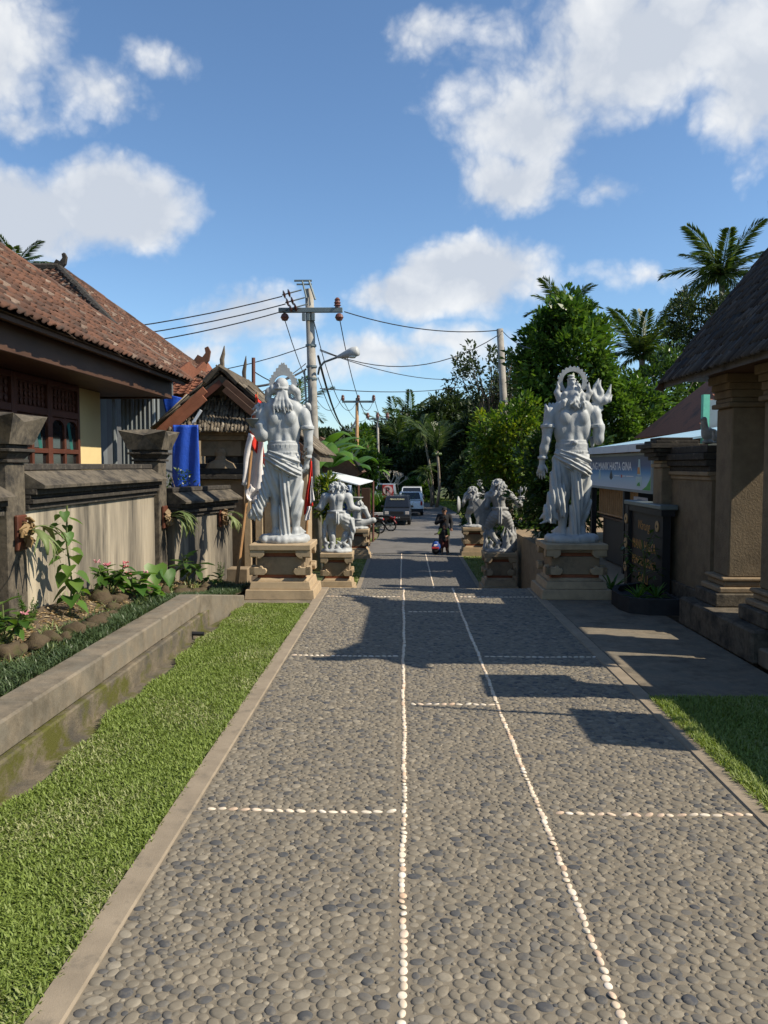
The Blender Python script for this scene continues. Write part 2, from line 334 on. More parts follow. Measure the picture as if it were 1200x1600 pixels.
slab('kerb', PX0 - .125, PX0, -3, CREST + .002, -.14, .012, m_kerb, 'concrete edging between the left lawn and the pebbles', .008)
slab('kerb', PX1, PX1 + .12, -3, CREST + .002, -.14, .010, m_kerb, 'concrete edging on the right side of the pebbles', .008)
slab('patio', PX1 + .125, 3.05, 5.98, CREST, -.14, .006, m_conc, 'bare concrete apron in front of the roofed gate on the right', .006)
slab('patio', 3.05, 5.5, 10.45, CREST, -.14, .0, m_paras2, 'brown tiled floor leading to the food stall')
slab('gutter', -2.19, -2.02, -3, 9.6, -.14, -.04, m_mossc, 'narrow concrete gutter strip beside the left lawn')
slab('plinth_strip', -2.6, PX0 - .125, 10.02, CREST, -.14, -.004, m_conc, 'concrete footing strip under the left tall statue')
# pebbles: dart throwing with two sizes of stone
def line_x(k, y): return (.0 if k == 0 else .69) + .004 * math.sin(y * 1.7 + k * 2) + .003 * math.sin(y * 5.1 + k)
CROSS = [(-1.0, -.06, 3.92), (.76, 1.74, 3.92), (.05, .66, 5.72), (-1.04, -.06, 7.2), (.74, 1.74, 7.2), (.05, .66, 9.4), (-1.04, -.06, 10.5), (.74, 1.74, 10.5), (.05, .66, 2.1)]
whites = []
def wstone(x, y, ang, l, w):
    return Matrix.Translation((x, y, .0)) @ Matrix.Rotation(ang, 4, 'Z') @ Matrix.Diagonal((l, w, random.uniform(.006, .009), 1)) @ Matrix.Shear('XY', 4, (random.uniform(-.25, .25), random.uniform(-.1, .1)))
for k in (0, 1):
    y = 1.2
    while y < CREST - .03:
        l = random.uniform(.0165, .025)
        whites.append(wstone(line_x(k, y + l) + random.uniform(-.004, .004), y + l, math.pi / 2 + random.uniform(-.35, .35), l, random.uniform(.0125, .0185))); y += 2 * l + random.uniform(.001, .006)
for x0, x1, yc in CROSS:
    x = x0
    while x < x1:
        l = random.uniform(.02, .031); whites.append(wstone(x + l, yc + .012 * math.sin(x * 4) + random.uniform(-.003, .003), random.uniform(-.2, .2), l, random.uniform(.0105, .015))); x += 2 * l + random.uniform(.002, .008)
cell = .035; grid = {}; peb = []
def ok(x, y, r):
    cx, cy = int(x / cell), int(y / cell)
    for i in range(cx - 2, cx + 3):
        for j in range(cy - 2, cy + 3):
            for (a, b, q) in grid.get((i, j), ()):
                if (a - x) ** 2 + (b - y) ** 2 < (q + r) ** 2: return False
    return True
def put(x, y, r): grid.setdefault((int(x / cell), int(y / cell)), []).append((x, y, r))
for m in whites: put(m.translation.x, m.translation.y, .024)
for k in range(260):                                     # joint left of the first line
    put(-.038, 1.2 + k * .04, .006)
for rmin, rmax, tries in ((.023, .029, 20000), (.018, .023, 110000), (.013, .017, 150000), (.008, .011, 130000)):
    U = rng.rand(tries, 4)
    for a, b, c, e in U:
        y = 1.25 + (CREST - 1.28) * b; lim = .62 * y + .5
        x = PX0 + .02 + (PX1 - PX0 - .04) * a
        if x > lim or x < -lim: continue
        r = rmin + (rmax - rmin) * c
        if ok(x, y, r * .82):
            put(x, y, r * .82); peb.append((x, y, r, e))
def dome(name, mat, n=10):
    V = [(math.cos(2 * math.pi * i / n), math.sin(2 * math.pi * i / n), -.25) for i in range(n)]
    V += [(.93 * math.cos(2 * math.pi * i / n), .93 * math.sin(2 * math.pi * i / n), .42) for i in range(n)]
    V += [(.58 * math.cos(2 * math.pi * i / n), .58 * math.sin(2 * math.pi * i / n), .88) for i in range(n)] + [(0, 0, 1)]
    q = [(r * n + i, r * n + (i + 1) % n, (r + 1) * n + (i + 1) % n, (r + 1) * n + i) for r in (0, 1) for i in range(n)]
    t = [(2 * n + i, 2 * n + (i + 1) % n, 3 * n) for i in range(n)]
    return np_mesh(name, V, [np.array(q), np.array(t)], mat, None, True)
me_peb = dome('pebble', m_pebble); me_wp = dome('white_pebble', m_white)
PM = []
for x, y, r, e in peb:
    as_ = 1.0 + .38 * e; ang = random.gauss(0, .75)
    PM.append(Matrix.Translation((x, y, random.choice((-.0008, -.0015, -.0022, -.0032)))) @ Matrix.Rotation(random.uniform(-.14, .14), 4, 'X') @ Matrix.Rotation(ang, 4, 'Z') @ Matrix.Diagonal((r * as_ * .98, r / as_ ** .55 * 1.03, .0046 + r * .075 + random.uniform(-.0013, .0013), 1)))
scatter('pebble', me_peb, PM, path, 300); scatter('white_pebble', me_wp, whites, path, 300)
# pale mortar splashes left of the cracks between some pebbles
# steps down and the lower path
st = struct(MB().bx(-1.25, 2.0, CREST, 14.2, LOW, LOW + .01).build('stair', m_conc), 'concrete stair going down beyond the crest of the path')
for i in range(8):
    MB().bx(-1.3, 2.05, CREST + .003 + i * .34, CREST + (i + 1) * .34, LOW + .012, -.17 - i * .16).build('step', m_conc, st, .01)
m_low = None
def lowpath_mat():
    m, t, b = new_mat('far_pebble_paving'); v = mapv(t, (1, 1, 1), True)
    vo = nd(t, 'ShaderNodeTexVoronoi', i_Scale=17.0); t.links.new(v, vo.inputs['Vector'])
    col = ramp(t, vo.outputs['Color'], [(0, (.07, .068, .064)), (.5, (.14, .13, .115)), (1, (.22, .2, .17))]); col = mix(t, ramp(t, vo.outputs['Distance'], [(.3, (0, 0, 0)), (.6, (1, 1, 1))]), col, (.11, .1, .085))
    t.links.new(col, b.inputs['Base Color']); b.inputs['Roughness'].default_value = .8
    inv = nd(t, 'ShaderNodeMath', operation='SUBTRACT'); inv.inputs[0].default_value = 1; t.links.new(vo.outputs['Distance'], inv.inputs[1]); bump(t, b, inv.outputs[0], .8, .02); return m
lowp = slab('lower_path', -1.12, 1.92, CREST + 2.75, 28.5, LOW - .1, LOW + .02, lowpath_mat(), 'lower pebble path beyond the crest leading to the road')
slab('kerb', -1.24, -1.12, CREST + 2.75, 28.5, LOW - .1, LOW + .03, m_kerb, 'left edging of the lower path')
slab('kerb', 1.92, 2.04, CREST + 2.75, 28.5, LOW - .1, LOW + .03, m_kerb, 'right edging of the lower path')
for k, xx in ((0, -.08), (1, .78)):
    mm_ = [Matrix.Translation((xx + random.uniform(-.004, .004), 18 + i * .055, LOW + .02)) @ Matrix.Diagonal((.022, .025, .011, 1)) for i in range(190)]
    for q in mm_: whites.append(q)
    scatter('white_pebble', me_wp, mm_, lowp, 0)
def ribbon(name, left, right, z, mat, label):
    n = len(left); b = MB()
    for i in range(n - 1):
        b.poly([(*left[i], z), (*right[i], z), (*right[i + 1], z), (*left[i + 1], z)])
    for q in (left, right):
        for i in range(n - 1): b.poly([(*q[i], z), (*q[i + 1], z), (*q[i + 1], z - .1), (*q[i], z - .1)])
    o = b.build(name, mat); return struct(o, label)
def smooth_line(pts, n=6):
    out = []; P = [Vector((*p, 0)) for p in pts]
    for i in range(len(P) - 1):
        p0, p1, p2, p3 = P[max(i - 1, 0)], P[i], P[i + 1], P[min(i + 2, len(P) - 1)]
        for k in range(n):
            t = k / n; q = .5 * ((2 * p1) + (p2 - p0) * t + (2 * p0 - 5 * p1 + 4 * p2 - p3) * t * t + (3 * p1 - p0 - 3 * p2 + p3) * t ** 3); out.append((q.x, q.y))
    out.append((P[-1].x, P[-1].y)); return out
RL = smooth_line([(-2.2, 28.52), (-1.25, 33), (-1.15, 38), (-1.6, 46), (-2.2, 56), (-4.5, 66), (-9, 74), (-22, 84)])
RR = smooth_line([(2.8, 28.52), (3.1, 33), (3.35, 40), (3.5, 48), (3.4, 56), (2.4, 65), (-2.5, 76), (-16, 94)])
ribbon('road', RL, RR, LOW + .03, m_asph, 'grey asphalt road running away and bending left between trees')
slab('road_verge', -4.2, -1.2, 31.5, 37.5, LOW - .1, LOW + .012, M('verge_dirt', (.19, .15, .1), .25, 4, .95, .4, 40), 'bare dirt shoulder where the motorbikes stand')
# ---------------------------------------------------------------- grass
def blades(name, pts, h, w, lean, mat, label, parent=None, seed=1, hvar=.5):
    rg = np.random.RandomState(seed); n = len(pts); az = rg.rand(n) * 2 * np.pi; ln = np.abs(rg.normal(lean, .28, n)).clip(.1, 1.4)
    H = h * (1 - hvar / 2 + hvar * rg.rand(n)); Wd = w * (.7 + .6 * rg.rand(n))
    d = np.c_[np.cos(az) * np.sin(ln), np.sin(az) * np.sin(ln), np.cos(ln)]; s = np.c_[-np.sin(az), np.cos(az), 0 * az]
    d2 = np.c_[np.cos(az) * np.sin(ln + .55), np.sin(az) * np.sin(ln + .55), np.cos(ln + .55)]
    P = np.asarray(pts); a = P - s * Wd[:, None] / 2; b = P + s * Wd[:, None] / 2; mid = P + d * (H * .55)[:, None]
    c = mid + s * Wd[:, None] * .42; e = mid - s * Wd[:, None] * .42; tip = mid + d2 * (H * .5)[:, None]
    V = np.stack([a, b, c, e, tip], 1).reshape(-1, 3); i = np.arange(n)[:, None] * 5
    q = i + np.array([[0, 1, 2, 3]]); t = i + np.array([[3, 2, 4]]); tn = rg.rand(n) * .9
    # patches share a tone
    tn = (tn * .6 + .4 * (np.sin(P[:, 0] * 5.1 + 1.3 * np.sin(P[:, 1] * 2.3)) * np.sin(P[:, 1] * 3.7) * .5 + .5)).clip(0, .98)
    me = np_mesh(name, V, [q, t], mat, np.r_[tn, tn]); o = link(name, me, parent); o['kind'] = 'stuff'
    if parent is None: o['label'] = label; o['category'] = 'grass'
    return o
slab('lawn', -2.02, PX0 - .125, -3, 10.02, -.14, -.012, m_grassg, 'long strip of lawn soil left of the path')
slab('lawn', PX1 + .12, 3.35, -3, 5.98, -.14, -.012, m_grassg, 'lawn soil right of the path')
def spread(n, x0, x1, y0, y1, z, near=1.0, seed=3):
    rg = np.random.RandomState(seed); u = rg.rand(n); y = y0 + (y1 - y0) * u ** near; return np.c_[x0 + (x1 - x0) * rg.rand(n), y, np.full(n, z)]
p = spread(120000, -2.11, PX0 - .13, 1.6, 9.98, -.014, 1.5)
wig = .035 * np.sin(p[:, 1] * 3.1) + .03 * np.sin(p[:, 1] * 7.7)
p = p[(p[:, 0] > -2.045 + wig)]
edge = rng.rand(7500, 3) * np.array([.07, 8.3, 0]) + np.array([PX0 - .17, 1.6, .0]); edge[:, 0] -= .035 * (1 + np.sin(edge[:, 1] * 6.3) * np.sin(edge[:, 1] * 2.1 + 1)) * rng.rand(7500)
blades('lawn_grass', np.r_[p, edge], .033, .0075, .78, m_grass, 'sunlit short green grass of the long lawn strip left of the path', seed=4)
p = spread(60000, PX1 + .13, 3.3, 2.6, 5.96, -.014, 1.0, 8)
edge = rng.rand(4500, 3) * np.array([.10, 3.3, 0]) + np.array([PX1 + .09, 2.6, .0])
blades('lawn_grass', np.r_[p, edge], .05, .007, .65, m_grass, 'mostly shaded longer grass right of the path by the apron', seed=5)
# lower lawns
blades('lawn_grass', np.r_[spread(14000, -2.2, -1.25, 14.5, 28.4, LOW - .02, 1, 21)], .07, .018, .6, m_grass, 'grass left of the lower path between the small statues', seed=6)
blades('lawn_grass', np.r_[spread(16000, 2.05, 3.0, 14.5, 28.4, LOW - .02, 1, 22)], .07, .018, .6, m_grass, 'grass right of the lower path between the small statues', seed=7)
p = spread(16000, 2.2, 7.5, 40, 76, LOW - .02, 1, 23)
xr = np.interp(p[:, 1], [q[1] for q in RR], [q[0] for q in RR]); p = p[p[:, 0] > xr + .05]
blades('verge_grass', p, .16, .06, .6, m_grass, 'bright grass verge on the right of the far road', seed=8)
p = spread(9000, -4.4, -1.2, 29, 44, LOW - .02, 1, 24); xr = np.interp(p[:, 1], [q[1] for q in RL], [q[0] for q in RL]); p = p[(p[:, 0] < xr - .05) & ((p[:, 1] < 34.5) | (p[:, 1] > 39))]
blades('verge_grass', p, .12, .04, .6, m_grass, 'grass on the left of the road around the motorbikes', seed=9)
# ---------------------------------------------------------------- left: retaining wall and flower bed
def profile(b, A, B, prof):                       # sweep a (n,z) cross-section from A to B; n points to the path side
    A = Vector((*A, 0)); B = Vector((*B, 0)); d = (B - A); nn = Vector((d.y, -d.x, 0)).normalized()
    return b.prism([A + nn * n + Vector((0, 0, z)) for n, z in prof], d)
def rect(n0, n1, z0, z1): return [(n0, z0), (n1, z0), (n1, z1), (n0, z1)]
t = thing('retaining_wall', 'low mossy concrete retaining wall along the gutter left of the lawn', 'wall', (-2.35, 3, -.1))
b = MB(); profile(b, (-2.17, -3), (-2.17, 8.9), rect(-.2, 0, -.13, .15)); b.build('lower_wall', m_mossc, t, .012)
yc = -3.0
while yc < 8.3:
    ye = min(8.48, yc + random.uniform(1.0, 1.45)); ye = 8.48 if 8.48 - ye < .4 else ye; dx = random.uniform(-.006, .006)
    b = MB(); profile(b, (-2.205 + dx, yc), (-2.205 + dx, ye - .007), rect(-.24, 0, .153, .355 + random.uniform(-.005, .004))); b.build('coping', m_conc, t, .014); yc = ye
b = MB(); A, B = Vector((-2.207, 8.485)), Vector((-2.0, 9.85)); dd = (B - A); nn = Vector((dd.y, -dd.x)).normalized() * .18
for p in (0,):
    q = [(A.x, A.y), (B.x, B.y), (B.x - nn.x, B.y - nn.y), (A.x - nn.x, A.y - nn.y)]; zt = [.35, .12, .12, .35]
    b._add([(x, y, -.13) for x, y in q] + [(q[i][0], q[i][1], zt[i]) for i in range(4)], [(0, 3, 2, 1), (4, 5, 6, 7), (0, 1, 5, 4), (1, 2, 6, 5), (2, 3, 7, 6), (3, 0, 4, 7)])
b.build('return_wall', m_conc, t, .01)
MB().tube([(-2.25, 8.0, .03), (-2.05, 8.02, .02)], .022, 10).build('drain_pipe', m_black, t)
def bedz(x, y):
    base = np.interp(y, [0, 8.2, 10, 12.5], [.32, .32, .09, .0]); k = min(1, max(0, (-x - 2.75) / .45)); return float(base + .14 * k + .02 * math.sin(x * 9 + y * 4) * math.sin(y * 7))
def bedright(y): return float(np.interp(y, [0, 8.5, 9.85, 12.5], [-2.44, -2.44, -2.12, -2.2]))
struct(MB().grid(lambda u, v: (lambda y: (lambda x: (x, y, bedz(x, y)))(bedright(y) + (-3.6 - bedright(y)) * u))(-1 + 13.4 * v), 10, 60).build('flower_bed', m_dirt, None, 0, True), 'earth of the flower bed at the foot of the left wall')
# boundary wall, pillars
m_caps = [rect(-.13, .13, 1.36, 1.41), rect(-.17, .17, 1.413, 1.455), rect(-.145, .145, 1.458, 1.49), rect(-.2, .2, 1.493, 1.545)]
def garden_wall(A, B, dz, label, zb=-.1, capk=1.0):
    t = thing('garden_wall', label, 'wall', (A[0], A[1], zb))
    profile(MB(), A, B, rect(-.09, .09, zb, 1.355 + dz)).build('panel', m_plaster, t)
    for q in m_caps: profile(MB(), A, B, [(n * capk, z + dz) for n, z in q]).build('moulding', m_darkst, t, .006)
    profile(MB(), A, B, [(-.27 * capk, 1.548 + dz), (.27 * capk, 1.548 + dz), (.275 * capk, 1.575 + dz), (.07, 1.70 + dz), (-.07, 1.70 + dz), (-.275 * capk, 1.575 + dz)]).build('cap', m_darktop, t)
    profile(MB(), A, B, rect(-.075, .075, 1.703 + dz, 1.765 + dz)).build('ridge', m_darkst, t, .008)
    return t
garden_wall((-3.37, 6.78), (-3.37, 10.34), .0, 'stained plaster wall with dark sloping cap between the two stone pillars')
garden_wall((-3.44, 1.5), (-3.44, 6.42), -.08, 'dark capped wall section left of the nearest stone pillar')
garden_wall((-3.2, 10.7), (-2.75, 12.25), -.32, 'shorter capped plaster wall between the far pillar and the bamboo flag pole', -.2)
def stone_pillar(cx, cy, hw, ztop, label, yaw=0.0):
    t = thing('stone_pillar', label, 'pillar', (cx, cy, 0)); s = hw / .15; zt = ztop - .4
    MB().box((cx, cy, (zt - .1) / 2), (2 * hw, 2 * hw, zt + .1)).build('shaft', m_darktop, t, .01)
    z = zt
    for w, h, k in ((.175, .03, 1), (.15, .06, 1.25), (.21, .03, 1), (.17, .035, 1)):
        MB().box((cx, cy, z + h / 2), (2 * w * s, 2 * w * s, h - .002), None, (k, k)).build('moulding', m_darkst, t, .005); z += h
    b = MB(); w0, w1, h = .2 * s, .285 * s, ztop - z        # flared crown with raised corners and hollowed sides
    b._add([(cx - w0, cy - w0, z), (cx + w0, cy - w0, z), (cx + w0, cy + w0, z), (cx - w0, cy + w0, z),
            (cx - w1, cy - w1, ztop), (cx, cy - w1 * .8, ztop - .06), (cx + w1, cy - w1, ztop), (cx + w1 * .8, cy, ztop - .06), (cx + w1, cy + w1, ztop), (cx, cy + w1 * .8, ztop - .06), (cx - w1, cy + w1, ztop), (cx - w1 * .8, cy, ztop - .06),
            (cx, cy, ztop + .03)],
           [(3, 2, 1, 0), (0, 1, 5), (0, 5, 4), (1, 6, 5), (1, 2, 7), (1, 7, 6), (2, 8, 7), (2, 3, 9), (2, 9, 8), (3, 10, 9), (3, 0, 11), (3, 11, 10), (0, 4, 11)] + [(4 + i, 4 + (i + 1) % 8, 12) for i in range(8)])
    b.build('crown', m_darktop, t); return t
stone_pillar(-3.42, 6.6, .16, 2.17, 'nearest dark stone pillar with flared crown at the left edge')
stone_pillar(-3.38, 10.52, .165, 2.2, 'farther dark stone pillar with flared crown above the flower bed')
# ---------------------------------------------------------------- roofs with single tiles
def pantile(name, mat, w=.22, l=.3):
    V = []; prof = [(-.5, .0), (-.3, -.10), (0, -.13), (.22, .03), (.38, .14), (.55, .02)]
    for j, (y, dz) in enumerate(((0, .0), (1, -.035))):
        for x, z in prof: V.append((x * w, y * l, z * .2 * w * 3.6 + .05 + dz))
    for x, z in prof: V.append((x * w, 0, z * .2 * w * 3.6 + .02))
    n = len(prof); q = [(i, i + 1, n + i + 1, n + i) for i in range(n - 1)] + [(2 * n + i, 2 * n + i + 1, i + 1, i) for i in range(n - 1)]
    return np_mesh(name, V, np.array(q), mat, None, False)
me_tile = pantile('roof_tile', m_tile, .185, .26); me_tile2 = pantile('far_roof_tile', m_tile2)
def facet(E0, E1, v, slope_len, in0, in1, du, dv, jit=.009, seed=1, tilt=.03):
    """placements over a roof facet: eave E0->E1, up-slope unit v, in0/in1 how far each end draws in per metre of slope"""
    rg = random.Random(seed); E0 = Vector(E0); E1 = Vector(E1); v = Vector(v).normalized(); u = (E1 - E0); Lu = u.length; u.normalize(); n = u.cross(v)
    if n.z < 0: n = -n
    out = []; r = 0
    while r * dv < slope_len:
        s = r * dv; a = in0 * s; e = Lu - in1 * s; k = 0
        while a + (k + .5) * du < e:
            p = E0 + u * (a + (k + .5) * du + rg.gauss(0, jit)) + v * (s + rg.gauss(0, jit)) + n * rg.uniform(0, jit)
            m = Matrix((( u.x, v.x, n.x, p.x), (u.y, v.y, n.y, p.y), (u.z, v.z, n.z, p.z), (0, 0, 0, 1)))
            out.append(m @ Matrix.Rotation(rg.gauss(0, .03), 4, 'Z') @ Matrix.Rotation(rg.gauss(-tilt, .03), 4, 'X')); k += 1
        r += 1
    return out
def cap_row(A, B, r, step, name, mat, parent):
    A = Vector(A); B = Vector(B); n = int((B - A).length / step); d = (B - A) / n
    for i in range(n):
        p = A + d * i + Vector((0, 0, random.uniform(-.006, .006))); MB().tube([p, p + d * 1.12 + Vector((0, 0, .012))], [r * 1.06, r * .92], 7).build(name, mat, parent)
def unit(x, y, z): return Vector((x, y, z)).normalized()
# house nearest on the left
t = thing('house', 'nearest house on the left with clay tile roof and cream wall', 'house', (-8, 8, 0)); T = .777
X0, X1, Y0, Y1, Z = -12, -4.0, 1.0, 14.76, 3.29
b = MB(); a = 4.0; q = [(X1, Y0, Z), (X1, Y1, Z), (X0, Y1, Z), (X0, Y0, Z), (-8, Y0 + a, Z + a * T), (-8, Y1 - a, Z + a * T)]
b._add(q, [(0, 1, 5, 4), (1, 2, 5), (2, 3, 4, 5), (3, 0, 4), (3, 2, 1, 0)]); roof = b.build('roof', m_tile, t)
tiles = facet((X1 + .06, Y0 + 2, Z + .0), (X1 + .06, Y1, Z), unit(-1, 0, T), 5.0, .0, .79, .18, .19, seed=2)
c0 = Vector((0, 0, CAMZ))
scatter('roof_tile', me_tile, tiles, roof, 300, lambda m: (m.translation - c0).length + (50 if m.translation.x < -.53 * m.translation.y else 0))
cap_row((X1 - .0, Y1 + .02, Z + .03), (-8, Y1 - a, Z + a * T + .05), .085, .3, 'hip_tile', m_tile, roof)
b = MB().prism([(X1 + .03, Y1 + .1, Z + .05), (X1 + .28, Y1 + .3, Z + .35), (X1 + .22, Y1 + .3, Z + .42), (X1 + .1, Y1 + .2, Z + .27), (X1 - .02, Y1 + .14, Z + .4), (X1 - .2, Y1 - .05, Z + .2)], (-.07, .07, 0)); b.build('corner_finial', m_tile2, roof)
MB().bx(X1 - .34, X1 - .24, Y0, Y1 - .25, Z - .33, Z - .015).bx(X0, X1 - .342, Y1 - .35, Y1 - .25, Z - .33, Z - .015).build('fascia', m_wood2, t, .008)
MB().bx(X1 - .1, X1 - .04, Y0, Y1 - .05, Z - .06, Z - .012).build('eave_batten', m_wood2, t)
MB().bx(-5.6, X1 - .345, Y0, Y1 - .36, Z - .3, Z - .27).bx(X0, -5.602, Y1 - 1.6, Y1 - .36, Z - .3, Z - .27).build('soffit', m_wood2, t)
WX = -5.2
MB().bx(-11, WX, Y0 + 1, 13.55, -.02, Z - .302).build('wall', m_yellow, t)
Y = 6.6
for k in range(5):                                 # window bays: carved panel above, arched glazed leaf below
    y0, y1 = 12.42 - (k + 1) * 1.05, 12.42 - k * 1.05
    w = MB().bx(WX + .003, WX + .05, y0, y1, .95, 2.98).build('window', m_wood, t)
    yb = y0 + .06, y1 - .06
    f = MB()
    for (a0, a1, z0, z1) in ((y0, y0 + .07, .95, 2.98), (y1 - .07, y1, .95, 2.98)): f.bx(WX + .052, WX + .11, a0, a1, z0, z1)
    for z0, z1 in ((2.9, 2.98), (2.46, 2.56), (1.92, 1.99), (.95, 1.03)): f.bx(WX + .054, WX + .105, y0 + .07, y1 - .07, z0, z1)
    f.bx(WX + .056, WX + .1, (y0 + y1) / 2 - .03, (y0 + y1) / 2 + .03, 1.03, 2.46); f.build('frame', m_wood, w, .006)
    cp = MB()
    for i in range(7):
        for j in range(3):
            cy, cz = y0 + .14 + i * (y1 - y0 - .28) / 6, 2.62 + j * .105; cp.lathe([(.0, 0), (.045, 0), (.05, .012), (.02, .02), (0, .024)], (WX + .06, cy, cz), 6, 'X')
            cp.box((WX + .064, cy, cz), (.012, .09, .012), (R(45 if (i + j) % 2 else -45), 0, 0))
    cp.build('carved_panel', m_wood, w)
    for s in (0, 1):
        g0, g1 = (y0 + .075, (y0 + y1) / 2 - .032) if s == 0 else ((y0 + y1) / 2 + .032, y1 - .075)
        MB().bx(WX + .053, WX + .062, g0, g1, 2.0, 2.44).build('pane', m_glass, w); MB().bx(WX + .053, WX + .062, g0, g1, 1.04, 1.91).build('pane', m_glass, w)
        c = (g0 + g1) / 2; hw = (g1 - g0) / 2         # arch spandrel over the pane
        arc = [(WX + .066, g0, 2.445), (WX + .066, g0, 2.3)] + [(WX + .066, c - hw * math.cos(a_), 2.3 + .12 * math.sin(a_)) for a_ in [math.pi * i / 8 for i in range(1, 8)]] + [(WX + .066, g1, 2.3), (WX + .066, g1, 2.445)]
        MB().prism(arc, (.03, 0, 0)).build('arch', m_wood, w)
    if k < 2: MB().grid(lambda u, v: (WX + .0635 + .0012 * math.sin(u * 14), y0 + .66 + .1 * u + .12 * v, 2.4 - .42 * v), 8, 4).build('curtain', flat('teal_curtain', (.015, .11, .09), .8), w)
# second house with higher roof
t = thing('house', 'taller tiled roof house behind the nearest house', 'house', (-9, 18.5, 0))
ex, ya, yb_, ze = -5.6, 15.4, 21.6, 4.39; ap = (-8.0, 18.5, 6.26)
b = MB(); b._add([(ex, ya, ze), (ex, yb_, ze), (-14, yb_, ze), (-14, ya, ze), ap, (-14, 18.5, 6.26)], [(0, 1, 4), (1, 2, 5, 4), (2, 3, 5), (3, 0, 4, 5), (3, 2, 1, 0)]); roof = b.build('roof', m_tile, t)
v = unit(-2.4, 0, 1.87); sl = math.hypot(2.4, 1.87); tiles = facet((ex + .05, ya, ze), (ex + .05, yb_, ze), v, sl, 3.1 / sl, 3.1 / sl, .18, .19, seed=3)
v2 = unit(0, 3.1, 1.87); s2 = math.hypot(3.1, 1.87); tiles += facet((-12, ya - .05, ze), (ex, ya - .05, ze), v2, s2, 0, 2.4 / s2, .18, .19, seed=4)
MB().prism([(ex + .02, ya, ze + .02), (ex + .02, 20.6, ze + .02), (-4.85, 20.6, ze - .56), (-4.85, ya, ze - .56)], (0, 0, -.06)).build('lower_slope', m_tile, roof)
tiles += facet((-4.82, ya, ze - .56), (-4.82, 20.6, ze - .56), unit(-.75, 0, .58), .9, 0, 0, .18, .19, seed=5)
scatter('roof_tile', me_tile, tiles, roof, 120, lambda m: -m.translation.z + (50 if m.translation.x < -.51 * m.translation.y else 0))
cap_row((ex, ya, ze + .03), (ap[0], ap[1], ap[2] + .05), .09, .22, 'hip_tile', m_darkst, roof); cap_row((ex, yb_, ze + .03), (ap[0], ap[1], ap[2] + .05), .09, .3, 'hip_tile', m_tile, roof)
cap_row((ap[0], ap[1], ap[2] + .06), (-12, 18.5, 6.34), .1, .24, 'ridge_tile', m_darkst, roof)
def horn_finial(p, s, parent, mat):
    x, y, z = p; P = [(-.55, 0), (.1, 0), (.22, .12), (.26, .34), (.2, .46), (.12, .42), (.14, .3), (.06, .2), (-.05, .26), (-.14, .14), (-.3, .12), (-.5, .06)]
    MB().prism([(x + a * s, y - .05, z + h * s) for a, h in P], (0, .1, 0)).build('finial', mat, parent)
horn_finial((ap[0] + .0, ap[1], ap[2] + .05), .75, roof, m_darkst); horn_finial((ex + .1, yb_ - .1, ze + .05), 1.1, roof, m_tile)
MB().bx(-13.4, -6.1, 16.2, 21, -.02, ze - .05).build('wall', M('dark_grey_render', (.1, .105, .11), .15, 4, .9, .2, 40), t)
for i in range(9): MB().tube([(-6.25, 16.19 - .03, .3), (-6.25, 16.16, .31)], .01, 4)
pr = MB(); pr._add([(-8.5, 15.15, 3.18), (-4.72, 15.15, 3.18), (-4.72, 16.5, 3.72), (-8.5, 16.5, 3.72), (-8.5, 15.15, 3.12), (-4.72, 15.15, 3.12), (-4.72, 16.5, 3.66), (-8.5, 16.5, 3.66)], [(0, 1, 2, 3), (7, 6, 5, 4), (0, 4, 5, 1), (1, 5, 6, 2), (2, 6, 7, 3), (3, 7, 4, 0)]); pr = pr.build('porch_roof', m_tile2, t)
scatter('roof_tile', me_tile2, facet((-8.5, 15.1, 3.19), (-4.7, 15.1, 3.19), unit(0, 1.35, .54), 1.4, 0, 0, .22, .2, seed=6), pr, 60)
for x in (-5.62, -4.86): MB().tube([(x, 15.35, -.02), (x, 15.35, 3.2)], .045, 8).build('porch_post', m_metal, t)
for i in range(3):
    x0 = -5.58 + i * .26
    MB().grid(lambda u, v: (x0 + .25 * u, 15.6 + .012 * math.cos(u * 2 * math.pi * 3), .4 + 2.7 * v), 18, 1).build('metal_sheet', m_metal, t, solid=.004)
MB().bx(-6.6, -6.05, 15.55, 16.1, 0, 3.3).build('porch_wall', M('blue_grey_render', (.14, .155, .165), .12, 4, .9, .2, 40), t)
def tarp(name, label, P00, P10, P01, P11, nu=18, nv=24, amp=.014):
    P = [Vector(p) for p in (P00, P10, P01, P11)]
    def fn(u, v):
        p = P[0] * (1 - u) * (1 - v) + P[1] * u * (1 - v) + P[2] * (1 - u) * v + P[3] * u * v
        return p + Vector((0, amp * (math.sin(u * 11 + v * 2) + .5 * math.sin(v * 9 + u * 3)), 0))
    return props(MB().grid(fn, nu, nv).build(name, m_blue, None, 0, True, .004), label, 'tarpaulin')
tarp('tarpaulin', 'long bright blue tarpaulin hanging behind the far stone pillar', at(270, 664, 12.62), at(310, 664, 12.62), at(268, 762, 12.62), at(313, 762, 12.62))
tarp('tarpaulin', 'small blue tarpaulin stretched under the tiled eave', at(252, 614, 15.9), at(303, 626, 15.9), at(264, 668, 15.9), at(296, 655, 15.9))
